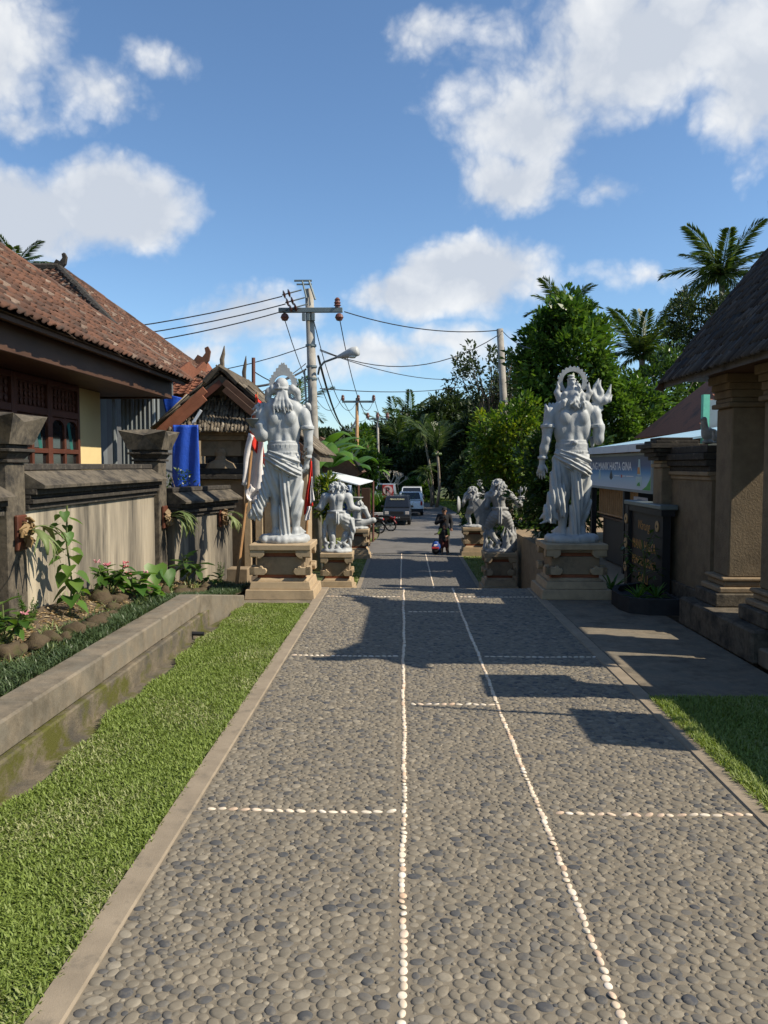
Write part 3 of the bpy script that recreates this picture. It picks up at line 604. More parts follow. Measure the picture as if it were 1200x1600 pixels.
# third house
t = thing('house', 'small red tiled roof behind the thatched gate', 'house', (-7.5, 24, 0))
b = MB(); b._add([(-10, 22.5, 3.72), (-5.75, 22.5, 3.72), (-6.2, 25.2, 5.0), (-10, 25.2, 5.0), (-5.75, 28, 3.72), (-10, 28, 3.72)], [(0, 1, 2, 3), (3, 2, 4, 5), (1, 4, 2), (0, 3, 5), (0, 5, 4, 1)]); roof = b.build('roof', m_tile2, t)
scatter('roof_tile', me_tile2, facet((-10, 22.45, 3.73), (-5.75, 22.45, 3.73), unit(0, 2.7, 1.28), 2.95, 0, .15, .24, .22, seed=7), roof, 100, lambda m: -m.translation.x)
MB().bx(-9.6, -6.3, 23.2, 27.4, -.02, 3.7).build('wall', m_gatepl, t)
# ---------------------------------------------------------------- left thatched gate
t = thing('thatched_gate', 'stone gate with steep grey bamboo thatch roof behind the left tall statue', 'gate', (-2.7, 13.8, LOW))
rx, rz, lx, lz, qx, qz, g0, g1 = -2.95, 3.27, -4.05, 2.34, -1.36, 1.93, 12.85, 15.3
b = MB().prism([(rx, g0, rz - .06), (lx, g0, lz - .06), (lx, g0, lz - .12), (rx, g0, rz - .2), (qx, g0, qz - .12), (qx, g0, qz - .06)], (0, g1 - g0, 0)); roof = b.build('roof', m_thatch, t)
def strip(name, mat, w, l, th):
    V = [(-w / 2, 0, 0), (0, 0, th), (w / 2, 0, 0), (-w / 2, l, 0), (0, l, th), (w / 2, l, 0), (0, 0, -th * .6), (0, l, -th * .6)]
    return np_mesh(name, V, [np.array([(0, 1, 4, 3), (1, 2, 5, 4), (0, 3, 7, 6), (6, 7, 5, 2)]), np.array([(0, 6, 1), (1, 6, 2), (3, 4, 7), (4, 5, 7)])], mat)
me_strip = strip('thatch_strip', m_thatch, .05, .62, .02)
sr = math.hypot(qx - rx, rz - qz); tl = facet((qx + .04, g0 - .05, qz), (qx + .04, g1, qz), unit(rx - qx, 0, rz - qz), sr - .45, 0, 0, .045, .2, .012, 8)
slh = math.hypot(rx - lx, rz - lz); tl += facet((lx - .04, g1, lz), (lx - .04, g0 - .05, lz), unit(rx - lx, 0, rz - lz), slh - .45, 0, 0, .045, .2, .012, 9)
scatter('thatch_strip', me_strip, tl, roof, 300, lambda m: m.translation.y * 3 - m.translation.z)
b = MB()
for i in range(16):                                # ridge bundle bent over the top
    y = g0 - .08 + i * .15; k_ = random.uniform(.8, 1.15); b.tube([(rx - .24 * k_, y + .02, rz - .17 * k_), (rx - .1, y, rz - .02), (rx, y, rz + .05), (rx + .1, y, rz - .02), (rx + .26 * k_, y + .03, rz - .19 * k_)], .05, 6)
b.build('ridge_bundle', m_thatch, roof)
for y, h in ((g0 + .12, .42), (g1 - .55, .5)): MB().tube([(rx, y, rz + .02), (rx - .01, y, rz + .2), (rx + .015, y, rz + h * .7), (rx + .03, y, rz + h)], [.035, .04, .03, .006], 7).build('finial', m_thatch, roof)
def board(p0, p1, w, th, name, mat, y):
    p0 = Vector(p0); p1 = Vector(p1); d = (p1 - p0).normalized(); n = Vector((-d.z, 0, d.x)); n = n if n.z < 0 else -n
    MB().prism([p0, p1, p1 + n * w, p0 + n * w], (0, th, 0)).build(name, mat, t, .004)
for k, (w, off) in enumerate(((.12, .0), (.11, .125))):
    board((rx - .28, g0 - .1 - k * .02, rz - .26 - off * 1.1), (lx + .02, g0 - .1 - k * .02, lz - .04 - off * 1.1), w, .03, 'barge_board', m_barge, 0)
board((rx - .34, g0 - .06, rz - .62), (lx + .42, g0 - .06, lz - .2), .045, .03, 'batten', m_roofw, 0)
for k, (w, off) in enumerate(((.11, .02), (.1, .14))):
    board((rx + .1, g0 - .1 - k * .02, rz - .12 - off), (qx - .1, g0 - .1 - k * .02, qz + .02 - off), w, .03, 'barge_board', m_wood2, 0)
board((rx - .02, g0 - .08, rz - .15), (lx + .35, g0 - .08, lz + .2), .1, .03, 'gable_board', m_wood, 0)
# small shingled skirt roof under the gable
sk = MB(); sk._add([(-3.75, 12.72, 2.28), (-2.3, 12.72, 2.28), (-2.75, 13.2, 2.82), (-3.25, 13.2, 2.82), (-3.0, 13.3, 2.3)], [(0, 1, 2, 3), (0, 3, 4), (1, 4, 2), (0, 4, 1), (3, 2, 4)]); sk = sk.build('skirt_roof', m_thatch, t)
me_sh2 = strip('skirt_shingle', m_thatch, .06, .13, .022)
scatter('skirt_shingle', me_sh2, facet((-3.78, 12.69, 2.29), (-2.28, 12.69, 2.29), unit(0, .48, .54), .74, .62, .62, .055, .085, .01, 11), sk, 160)
# masonry piers
def pier(layers, name, mat, bev=.008):
    for x0, x1, y0, y1, z0, z1 in layers: MB().bx(x0, x1, y0, y1, z0, z1).build(name, mat, t, bev)
pier([(-3.4, -2.62, 12.98, 13.9, LOW, 1.52), (-3.46, -2.56, 12.92, 13.96, 2.24, 2.33), (-3.42, -2.6, 12.95, 13.93, 2.16, 2.238), (-3.34, -2.68, 13.02, 13.86, 1.9, 2.158)], 'pier_block', m_paras2)
pier([(-3.28, -2.74, 13.06, 13.82, 1.78, 1.898), (-3.36, -2.66, 13.0, 13.88, 1.70, 1.778), (-3.48, -2.52, 12.9, 13.98, 1.60, 1.698), (-3.54, -2.46, 12.84, 14.0, 1.522, 1.598)], 'pier_moulding', m_darkst)
MB().lathe([(.0, 0), (.26, 0), (.22, .08), (.1, .14), (.07, .2), (.1, .26), (.06, .32), (0, .33)], (-3.0, 12.97, 1.7), 10, 'Z', 1, .4).build('ornament', m_paras2, t)
pier([(-2.615, -2.5, 12.9, 13.3, LOW, 1.5), (-2.44, -2.32, 12.96, 13.3, LOW, 1.42)], 'pilaster', m_paras)
pier([(-1.74, -1.58, 13.0, 13.6, LOW, 1.95)], 'pilaster', m_paras)
pier([(-2.3, -2.1, 13.0, 13.3, LOW, 1.2)], 'pilaster', m_gatepl)
for i in range(7): MB().bx(-2.6, -1.5, 11.9 + i * .16, 13.2, LOW + .02 + i * .19, LOW + .205 + i * .19).build('step', m_conc, t, .01)
pier([(-2.72, -2.45, 12.3, 12.7, LOW, .02), (-2.55, -2.25, 11.3, 11.6, LOW, .26)], 'stair_block', m_paras2)
# ---------------------------------------------------------------- carved figures: smooth distance fields meshed with surface nets
class SDF:
    def __init__(s, lo, hi, h):
        s.lo = np.array(lo, float); s.h = h; s.n = np.ceil((np.array(hi) - s.lo) / h).astype(int) + 1
        s.ax = [s.lo[i] + h * np.arange(s.n[i]) for i in range(3)]; s.D = np.full(s.n, .5, np.float32)
    def _sl(s, lo, hi, m):
        i0 = np.clip(np.floor((np.array(lo) - m - s.lo) / s.h).astype(int), 0, s.n - 1); i1 = np.clip(np.ceil((np.array(hi) + m - s.lo) / s.h).astype(int) + 1, 1, s.n)
        sl = tuple(slice(a, b) for a, b in zip(i0, i1)); g = np.meshgrid(*[s.ax[i][sl[i]] for i in range(3)], indexing='ij', sparse=True); return sl, g
    def _mix(s, sl, d, k, sub):
        a = s.D[sl]
        if sub: a, d = -a, d
        if k > 0:
            hh = np.clip(.5 + .5 * (d - a) / k, 0, 1); r = d * (1 - hh) + a * hh - k * hh * (1 - hh)
        else: r = np.minimum(a, d)
        s.D[sl] = -r if sub else r
    def ell(s, c, r, k=.03, sub=False, wave=None):
        c = np.array(c, float); r = np.array(r if hasattr(r, '__len__') else (r, r, r), float); sl, (x, y, z) = s._sl(c - r, c + r, k + .06)
        x, y, z = x - c[0], y - c[1], z - c[2]; k0 = np.sqrt((x / r[0]) ** 2 + (y / r[1]) ** 2 + (z / r[2]) ** 2); k1 = np.sqrt((x / r[0] ** 2) ** 2 + (y / r[1] ** 2) ** 2 + (z / r[2] ** 2) ** 2) + 1e-6
        d = k0 * (k0 - 1) / k1
        if wave: d = d + wave(x, y, z)
        s._mix(sl, d, k, sub); return s
    def cap(s, a, b, ra, rb, k=.03, sub=False, flat=None, wave=None):
        a = np.array(a, float); b = np.array(b, float); m = max(ra, rb) * (max(1, 1 / min(flat) if flat else 1)); sl, (x, y, z) = s._sl(np.minimum(a, b) - m, np.maximum(a, b) + m, k + .05)
        e = b - a; px, py, pz = x - a[0], y - a[1], z - a[2]; t = np.clip((px * e[0] + py * e[1] + pz * e[2]) / (e @ e + 1e-9), 0, 1)
        dx, dy, dz = px - t * e[0], py - t * e[1], pz - t * e[2]
        if flat: dx, dy, dz = dx * flat[0], dy * flat[1], dz * flat[2]
        d = np.sqrt(dx * dx + dy * dy + dz * dz) - (ra + t * (rb - ra))
        if wave: d = d + wave(x, y, z)
        s._mix(sl, d, k, sub); return s
    def chain(s, P, r, k=.03, **kw):
        for i in range(len(P) - 1): s.cap(P[i], P[i + 1], r[i], r[i + 1], k, **kw)
        return s
    def ring(s, c, rx, ry, th, hz, k=.01, beads=0, nrm=0):      # elliptical band round the vertical axis
        c = np.array(c, float); sl, (x, y, z) = s._sl(c - (rx + th, ry + th, hz), c + (rx + th, ry + th, hz), .05)
        x, y, z = x - c[0], y - c[1], z - c[2]; q = np.sqrt((x / rx) ** 2 + (y / ry) ** 2); d1 = np.abs(q - 1) * min(rx, ry) - th
        if beads: d1 = d1 + .006 * np.cos(np.arctan2(y / ry, x / rx) * beads)
        d = np.maximum(d1, np.abs(z) - hz); s._mix(sl, d, k, False); return s
    def curls(s, c, r, n, size, seed, k=.012):
        rg = random.Random(seed)
        for i in range(n):
            a, e = rg.uniform(0, 2 * math.pi), rg.uniform(-.9, 1); q = math.sqrt(max(0, 1 - e * e)); p = np.array(c) + np.array(r) * np.array((math.cos(a) * q, math.sin(a) * q, e))
            t = np.array((rg.gauss(0, .5), rg.gauss(0, .4), -1.0)); s.chain([p, p + t * size * .8, p + t * size * 1.5 + np.array((rg.gauss(0, size * .6), 0, 0))], [size * .5, size * .42, size * .2], k)
    def mesh(s, name, mat):
        D = s.D; h = s.h; D[0], D[-1], D[:, 0], D[:, -1], D[:, :, 0], D[:, :, -1] = (.5,) * 6
        I = D < 0; nx, ny, nz = D.shape; cs = [(0, 0, 0), (1, 0, 0), (0, 1, 0), (1, 1, 0), (0, 0, 1), (1, 0, 1), (0, 1, 1), (1, 1, 1)]
        cnt = sum(I[a:nx - 1 + a, b:ny - 1 + b, c:nz - 1 + c].astype(np.int8) for a, b, c in cs); act = np.argwhere((cnt > 0) & (cnt < 8))
        vid = np.full((nx - 1, ny - 1, nz - 1), -1, np.int32); vid[tuple(act.T)] = np.arange(len(act))
        pos = np.zeros((len(act), 3)); w = np.zeros(len(act))
        for i in range(8):
            for j in range(i + 1, 8):
                df = np.array(cs[j]) - np.array(cs[i])
                if np.abs(df).sum() != 1: continue
                a = D[tuple((act + cs[i]).T)]; b = D[tuple((act + cs[j]).T)]; m = (a < 0) != (b < 0); t = np.where(m, a / np.where(m, a - b, 1), 0)
                pos[m] += (np.array(cs[i]) + t[:, None] * df)[m]; w[m] += 1
        V = (act + pos / w[:, None]) * h + s.lo; F = []
        for ax in range(3):
            o1, o2 = [(1, 2), (2, 0), (0, 1)][ax]; sl0 = [slice(None)] * 3; sl1 = [slice(None)] * 3; sl0[ax] = slice(0, -1); sl1[ax] = slice(1, None)
            a, b = I[tuple(sl0)], I[tuple(sl1)]; e = np.argwhere(a != b)
            e = e[(e[:, o1] > 0) & (e[:, o2] > 0) & (e[:, o1] < D.shape[o1] - 1) & (e[:, o2] < D.shape[o2] - 1)]
            d1 = np.eye(3, dtype=int)[o1]; d2 = np.eye(3, dtype=int)[o2]
            q = np.stack([vid[tuple((e - d1 - d2).T)], vid[tuple((e - d2).T)], vid[tuple(e.T)], vid[tuple((e - d1).T)]], 1)
            fl = a[tuple(e.T)]; q[~fl] = q[~fl][:, ::-1]; F.append(q)
        return np_mesh(name, V, np.concatenate(F), mat, None, True)
def hand(s, w, d, up, r=.017, curl=.35, k=.008, size=.17):
    """palm and five fingers from wrist w along d; up = back-of-hand normal"""
    w = np.array(w, float); d = np.array(d, float); d /= np.linalg.norm(d); up = np.array(up, float); up -= d * (up @ d); up /= np.linalg.norm(up); sd_ = np.cross(d, up)
    s.cap(w, w + d * size * .4, size * .2, size * .26, .02); s.ell(w + d * size * .45, size * .27, .02)
    for i, (o, l) in enumerate(((-.25, .46), (-.09, .56), (.08, .52), (.24, .4))):
        p = w + d * size * .55 + sd_ * o * size; q = p + d * l * size * .55 - up * curl * size * .12 + sd_ * o * size * .25; e = q + d * l * size * .45 - up * curl * size * .35
        s.chain([p, q, e], [r, r * .92, r * .7], k)
    p = w + d * size * .2 - sd_ * size * .25; s.chain([p, p - sd_ * size * .2 + d * size * .2, p - sd_ * size * .25 + d * size * .42 - up * size * .08], [r * 1.1, r, r * .75], k)
def fold(f, ax, az, amp, ph=0, ay=0): return lambda x, y, z: amp * np.sin(f * (ax * x + az * z + ay * y) + ph)
def face(s, c, r):
    x, y, z = c
    s.ell((x, y + r * 1.05, z - .02), (r * .17, r * .3, r * .3), .02); s.ell((x, y + r * .95, z - r * .75), (r * .35, r * .2, r * .12), .015)
    for q in (-1, 1): s.ell((x + q * r * .4, y + r * .98, z + r * .12), (r * .2, r * .12, r * .12), .01); s.ell((x + q * r * 1.0, y, z - .01), (r * .14, r * .25, r * .35), .02)
    s.ell((x, y + r * .85, z - r * 1.3), (r * .6, r * .45, r * .6), .03)
def torso_back(s, z0, sc=1.0, w=1.0):
    for c, r in (((0, 0, 1.18), (.20, .15, .16)), ((0, .01, 1.42), (.235, .17, .25)), ((0, 0, 1.57), (.285, .145, .16))): s.ell((c[0], c[1], c[2]), (r[0] * w, r[1] * w, r[2]), .07)
    for q in (-1, 1):
        s.ell((q * .19 * w, -.02, 1.42), (.105, .125, .2), .06); s.ell((q * .135 * w, -.125, 1.56), (.10, .06, .105), .02); s.ell((q * .075, -.13, 1.24), (.065, .04, .11), .04)
        s.chain([(q * .05, -.02, 1.78), (q * .2, -.02, 1.7), (q * .34, 0, 1.62)], [.09, .085, .07], .06); s.ell((q * .355 * w, 0, 1.585), (.10, .11, .135), .03)
        s.ell((q * .13, .13, 1.52), (.13, .07, .1), .04)
    s.cap((0, -.205, 1.2), (0, -.2, 1.7), .04, .034, .035, True)
    for q in (-1, 1): s.cap((q * .03, -.215, 1.45), (q * .22, -.2, 1.47), .014, .012, .03, True); s.cap((q * .245, -.17, 1.64), (q * .235, -.18, 1.48), .016, .012, .03, True)
    s.cap((0, 0, 1.68), (0, .02, 1.85), .1, .09, .05); s.ell((0, .03, 1.9), (.105, .125, .14), .03); face(s, (0, .03, 1.9), .11)
def rock_base(s, rx, ry, z0, seed, h=.07):
    rg = random.Random(seed)
    s.ell((0, 0, z0), (rx * .96, ry * .96, h), .05)
    for i in range(26):
        a = 2 * math.pi * i / 26; s.ell((rx * .88 * math.cos(a) * rg.uniform(.9, 1.06), ry * .88 * math.sin(a) * rg.uniform(.9, 1.06), z0 - .01), (rg.uniform(.06, .1), rg.uniform(.06, .1), h * rg.uniform(.7, 1.05)), .03)
def belt(s, z=1.19, rx=.235, ry=.175):
    s.ring((0, 0, z - .05), rx * 1.02, ry * 1.02, .022, .022, .012); s.ring((0, 0, z), rx, ry, .024, .03, .008, 70); s.ring((0, 0, z + .05), rx * .97, ry * .97, .02, .018, .012); s.ring((0, 0, z - .085), rx * 1.06, ry * 1.06, .02, .012, .01, 90)
def legs(s, ax=(-.13, .2), hip=.12):
    for q, x in zip((-1, 1), ax):
        s.chain([(x, 0, .06), (x, -.015, .3), (x * .95, .03, .54), (hip * q, 0, 1.0)], [.062, .088, .085, .14], .03)
        s.chain([(x, -.05, .045), (x + q * .035, .1, .04), (x + q * .07, .22, .025)], [.06, .06, .04], .03)
        for i in range(5): s.cap((x + q * .04 + (i - 2) * .024, .2, .03), (x + q * .06 + (i - 2) * .03, .27, .02), .018, .015, .008)
def cloth_legs(s, side=1):
    s.ell((0, 0, 1.03), (.265, .2, .16), .05)
    s.chain([(.1 * side, 0, 1.02), (.16 * side, 0, .75), (.19 * side, -.01, .45), (.2 * side, -.02, .3)], [.175, .155, .125, .095], .04, wave=fold(58, -.95 * side, .42, .015))
    s.chain([(-.1 * side, 0, 1.02), (-.14 * side, 0, .72), (-.13 * side, 0, .5)], [.17, .15, .105], .04, wave=fold(55, .8 * side, .4, .012))
    s.chain([(.01 * side, -.13, 1.06), (.045 * side, -.155, .6), (.02 * side, -.12, .07)], [.07, .075, .1], .025, flat=(1, 1.3, 1), wave=fold(95, 1, .12, .014))
    s.chain([(-.25, -.09, 1.06), (-.06, -.2, .96), (.14, -.2, .87), (.26, -.1, .84)], [.06, .07, .065, .05], .03, wave=fold(110, .45, 1, .013))
    s.chain([(-.2, -.14, 1.09), (.02, -.215, 1.04), (.25, -.12, .99)], [.045, .05, .04], .02, wave=fold(110, .3, 1, .012)); s.chain([(-.24, .1, 1.0), (0, .2, .92), (.25, .1, .9)], [.07, .07, .06], .04)
def halo_plate(outer, inner, c, th, parent, name='halo'):
    n = len(outer); b = MB(); vs = [(x, c[1] + y, z) for y in (-th / 2, th / 2) for P in (outer, inner) for x, z in P]
    fs = []
    for i in range(n):
        j = (i + 1) % n; fs += [(i, j, n + j, n + i), (2 * n + i, 3 * n + i, 3 * n + j, 2 * n + j), (i, 2 * n + i, 2 * n + j, j), (n + i, n + j, 3 * n + j, 3 * n + i)]
    b._add(vs, fs); return b.build(name, m_statue, parent)
def place(root, x, y, z, rz=0): root.location = (x, y, z); root.rotation_euler = (0, 0, rz)
# tall statue on the left, holding a bowl
def tall_left():
    t = thing('stone_statue', 'tall pale statue holding a bowl, with pointed halo, on the left of the path', 'statue')
    s = SDF((-.62, -.38, -.12), (.62, .42, 2.2), .0098); legs(s); torso_back(s, 0); cloth_legs(s, 1); belt(s)
    s.chain([(.37, 0, 1.56), (.415, -.02, 1.42), (.42, -.04, 1.26)], [.088, .09, .07], .02); s.chain([(.42, -.04, 1.26), (.415, -.02, 1.15), (.385, .02, 1.0)], [.07, .074, .048], .03)
    s.ring((.405, -.03, 1.44), .094, .094, .02, .022, .008); s.ring((.39, .0, 1.05), .062, .062, .02, .02, .008); hand(s, (.385, .02, .99), (-.15, .1, -1), (1, -.3, 0), curl=1.6)
    s.chain([(-.36, 0, 1.56), (-.35, -.05, 1.45), (-.32, -.09, 1.34)], [.095, .095, .085], .03); s.chain([(-.32, -.09, 1.34), (-.38, -.06, 1.34), (-.47, .0, 1.4)], [.085, .08, .055], .03); s.ring((-.355, -.03, 1.475), .1, .1, .02, .02, .008)
    hand(s, (-.47, .0, 1.4), (-.3, .6, .1), (0, 0, -1), curl=.6)
    for i, x in enumerate((-.075, -.04, -.012, .02, .05, .08)):
        s.chain([(x * .7, -.1, 1.9), (x * 1.2 + .015 * math.sin(i * 2), -.145, 1.8), (x * 1.7 - .02 * math.sin(i), -.165, 1.72), (x * 1.9 + .02, -.175, 1.63 + .02 * (i % 3))], [.035, .034, .03, .014], .012)
    for q in (-1, 1):
        s.chain([(q * .07, -.03, 1.92), (q * .16, -.04, 1.955), (q * .235, -.03, 1.91), (q * .25, -.02, 1.83), (q * .205, -.02, 1.79), (q * .17, -.01, 1.82)], [.05, .058, .058, .048, .036, .022], .02)
        s.curls((q * .36, .02, 1.72), (.1, .06, .05), 12, .05, 3 + q); s.chain([(q * .12, 0, 1.84), (q * .15, -.05, 1.74), (q * .13, -.09, 1.66)], [.03, .03, .015], .012)
    s.ell((-.02, -.02, 2.0), (.115, .11, .11), .02); s.ring((-.02, -.02, 1.96), .118, .113, .014, .014, .006, 40)
    s.curls((-.03, -.1, 1.99), (.06, .03, .04), 9, .03, 9, .006)
    s.chain([(-.22, -.05, 1.02), (-.26, -.08, .75), (-.32, -.1, .52), (-.43, -.11, .34)], [.075, .085, .09, .10], .03, flat=(1, 1.2, 1), wave=fold(90, 1, .5, .011)); s.curls((-.44, -.12, .31), (.1, .07, .05), 16, .05, 4, .02)
    rock_base(s, .4, .3, -.05, 3); body = link('body', s.mesh('body', m_statue), t)
    c = (0, -.02); out_ = []; inn = []; n = 56
    for i in range(n):
        a = 2 * math.pi * i / n + math.pi / 2; co, si = math.cos(a), math.sin(a); r = .185 + (.013 if i % 2 else -.009) if si > -.35 else .17
        k = max(0, si); x, z = r * co * (1 - .22 * k ** 3), r * si + (.085 * k ** 6 if si > 0 else 0); out_.append((x * 1.22, 2.035 + z)); inn.append((.15 * co - .005, 2.02 + .125 * si))
    halo_plate(out_, inn, (0, .01), .045, t)
    b = MB().lathe([(0, 0), (.055, .0), (.1, .035), (.145, .085), (.155, .105), (.16, .105), (.16, .125), (.148, .125), (.13, .09), (.06, .03), (0, .02)], (-.47, .02, 1.44), 20); b.build('bowl', m_bowl, t, 0, True)
    off = MB(); 
    for i in range(16): a = i * 2.4; off.box((.37 + .03 * math.cos(a), -.13, 1.16 - i * .009 + .02 * math.sin(a)), (.03, .015, .012), (a, a * .7, a))
    off.build('woven_garland', m_thatch, t); return t
def tall_right():
    t = thing('stone_statue', 'tall pale statue with round toothed halo and flame, right of the path', 'statue')
    s = SDF((-.62, -.4, -.12), (.68, .42, 2.2), .0098); legs(s, (-.14, .17)); torso_back(s, 0, 1, 1.04); cloth_legs(s, 1); belt(s); s.ell((0, -.2, 1.23), (.045, .025, .03), .01)
    s.chain([(-.37, 0, 1.56), (-.41, -.03, 1.42), (-.43, -.05, 1.27)], [.09, .092, .07], .02); s.chain([(-.43, -.05, 1.27), (-.46, -.03, 1.15), (-.49, .0, .98)], [.07, .073, .046], .03)
    s.ring((-.405, -.03, 1.45), .097, .097, .022, .022, .008); s.ring((-.48, -.01, 1.03), .062, .062, .02, .018, .008); hand(s, (-.49, 0, .97), (-.12, .05, -1), (-.5, -1, 0), curl=.35, size=.2)
    s.chain([(.38, 0, 1.56), (.42, -.05, 1.42), (.42, -.06, 1.28)], [.09, .095, .078], .02); s.chain([(.42, -.06, 1.28), (.43, .06, 1.36), (.43, .14, 1.5)], [.078, .072, .05], .03); s.ring((.4, -.03, 1.45), .098, .098, .022, .022, .008)
    hand(s, (.43, .14, 1.5), (-.05, .1, 1), (0, 1, 0), curl=1.3); s.cap((.36, .1, 1.2), (.35, .1, 1.28), .03, .04, .02)
    s.chain([(.37, .05, 1.6), (.4, .04, 1.7), (.42, .04, 1.78)], [.055, .065, .085], .02)               # torch cup and flame tongues
    for P in ([(.42, .04, 1.76), (.36, .04, 1.88), (.38, .04, 1.98), (.43, .04, 2.08)], [(.44, .04, 1.78), (.47, .04, 1.9), (.43, .03, 1.99), (.46, .03, 2.06)], [(.46, .04, 1.77), (.56, .03, 1.83), (.6, .03, 1.9), (.63, .03, 2.0)], [(.44, .02, 1.77), (.53, 0, 1.79), (.6, .0, 1.8), (.64, .0, 1.86)], [(.41, .02, 1.78), (.36, .01, 1.83), (.33, .01, 1.9), (.35, .02, 1.97)]):
        s.chain(P, [.06, .05, .034, .012], .015)
    s.curls((0, -.04, 1.83), (.17, .11, .13), 46, .06, 12, .014); s.curls((0, -.12, 1.74), (.2, .05, .07), 26, .055, 14, .014); s.ell((0, -.03, 1.84), (.15, .1, .12), .04)
    s.ell((-.02, 0, 2.03), (.07, .07, .075), .02); s.ell((-.03, 0, 2.11), (.06, .06, .022), .012); s.ring((-.02, 0, 2.07), .06, .06, .016, .01, .006); s.curls((.04, -.07, 1.98), (.06, .04, .06), 14, .035, 21, .008)
    for q in (-1, 1):
        s.chain([(q * .12, -.02, 1.84), (q * .22, -.03, 1.83), (q * .265, -.03, 1.89), (q * .245, -.03, 1.96), (q * .255, -.03, 2.02)], [.06, .058, .046, .03, .012], .02); s.curls((q * .38, .02, 1.7), (.1, .06, .05), 12, .05, 6 + q)
    s.chain([(-.23, -.06, 1.05), (-.27, -.1, .8), (-.3, -.12, .5), (-.38, -.12, .3)], [.075, .095, .11, .11], .03, flat=(1, 1.2, 1), wave=fold(80, 1, .15, .012)); s.chain([(-.2, -.14, .6), (-.2, -.17, .42), (-.16, -.17, .28)], [.07, .07, .05], .03, wave=fold(90, 1, .2, .012))
    s.curls((-.37, -.13, .26), (.12, .06, .045), 16, .05, 31, .02); s.chain([(.05, -.14, 1.0), (.1, -.17, .5), (.03, -.13, .06)], [.06, .07, .1], .025, wave=fold(95, 1, .1, .010))
    rock_base(s, .42, .3, -.05, 5); link('body', s.mesh('body', m_statue), t)
    n = 88; out_ = [(1.22 * (.205 if i % 4 in (0, 1) else .188) * math.cos(2 * math.pi * i / n), 2.045 + (.205 if i % 4 in (0, 1) else .188) * math.sin(2 * math.pi * i / n)) for i in range(n)]; inn = [(.165 * math.cos(2 * math.pi * i / n), 2.045 + .135 * math.sin(2 * math.pi * i / n)) for i in range(n)]
    halo_plate(out_, inn, (0, .03), .05, t); return t
# smaller figures
def body_lo(s, J, b=1.0, k=.035):
    """plain muscular figure through the joints J"""
    g = lambda n: np.array(J[n], float)
    s.chain([g('pel'), g('wst'), g('chs')], [.15 * b, .13 * b, .17 * b], .06); s.ell(g('chs') + (0, 0, .06), (.235 * b, .14 * b, .13), .05); s.ell(g('pel'), (.17 * b, .14 * b, .13), .05)
    s.chain([g('chs') + (0, 0, .12), g('hd') - (0, 0, .06)], [.08, .075], .04); s.ell(g('hd'), (.1, .115, .135), .03); face(s, tuple(g('hd')), .1)
    for q in 'LR':
        s.chain([g('sh' + q), g('el' + q), g('wr' + q)], [.092 * b, .068 * b, .045 * b], k); s.ell(g('sh' + q), .1 * b, k)
        s.chain([g('hp' + q), g('kn' + q), g('an' + q)], [.125 * b, .085 * b, .055 * b], k); s.ell(g('kn' + q) * .45 + g('an' + q) * .55 + (0, -.02, .06), (.065 * b, .07 * b, .12), k); s.cap(g('an' + q) - (0, .03, .02), g('to' + q), .05, .035, .03)
    c = g('chs')
    for q in (-1, 1): s.ell(c + (q * .1, -.12 * b, .06), (.08, .05, .09), .03)
    s.cap(g('wst') + (0, -.17 * b, 0), c + (0, -.17 * b, .12), .025, .025, .04, True)
def flames(s, pts, h, seed, k=.02):
    rg = random.Random(seed)
    for x, y, z in pts:
        a = rg.uniform(-.06, .06); s.chain([(x, y, z), (x + a, y + .01, z + h * .35), (x - a * .6, y, z + h * .7), (x + a, y, z + h * rg.uniform(.85, 1.15))], [.06, .05, .035, .012], k)
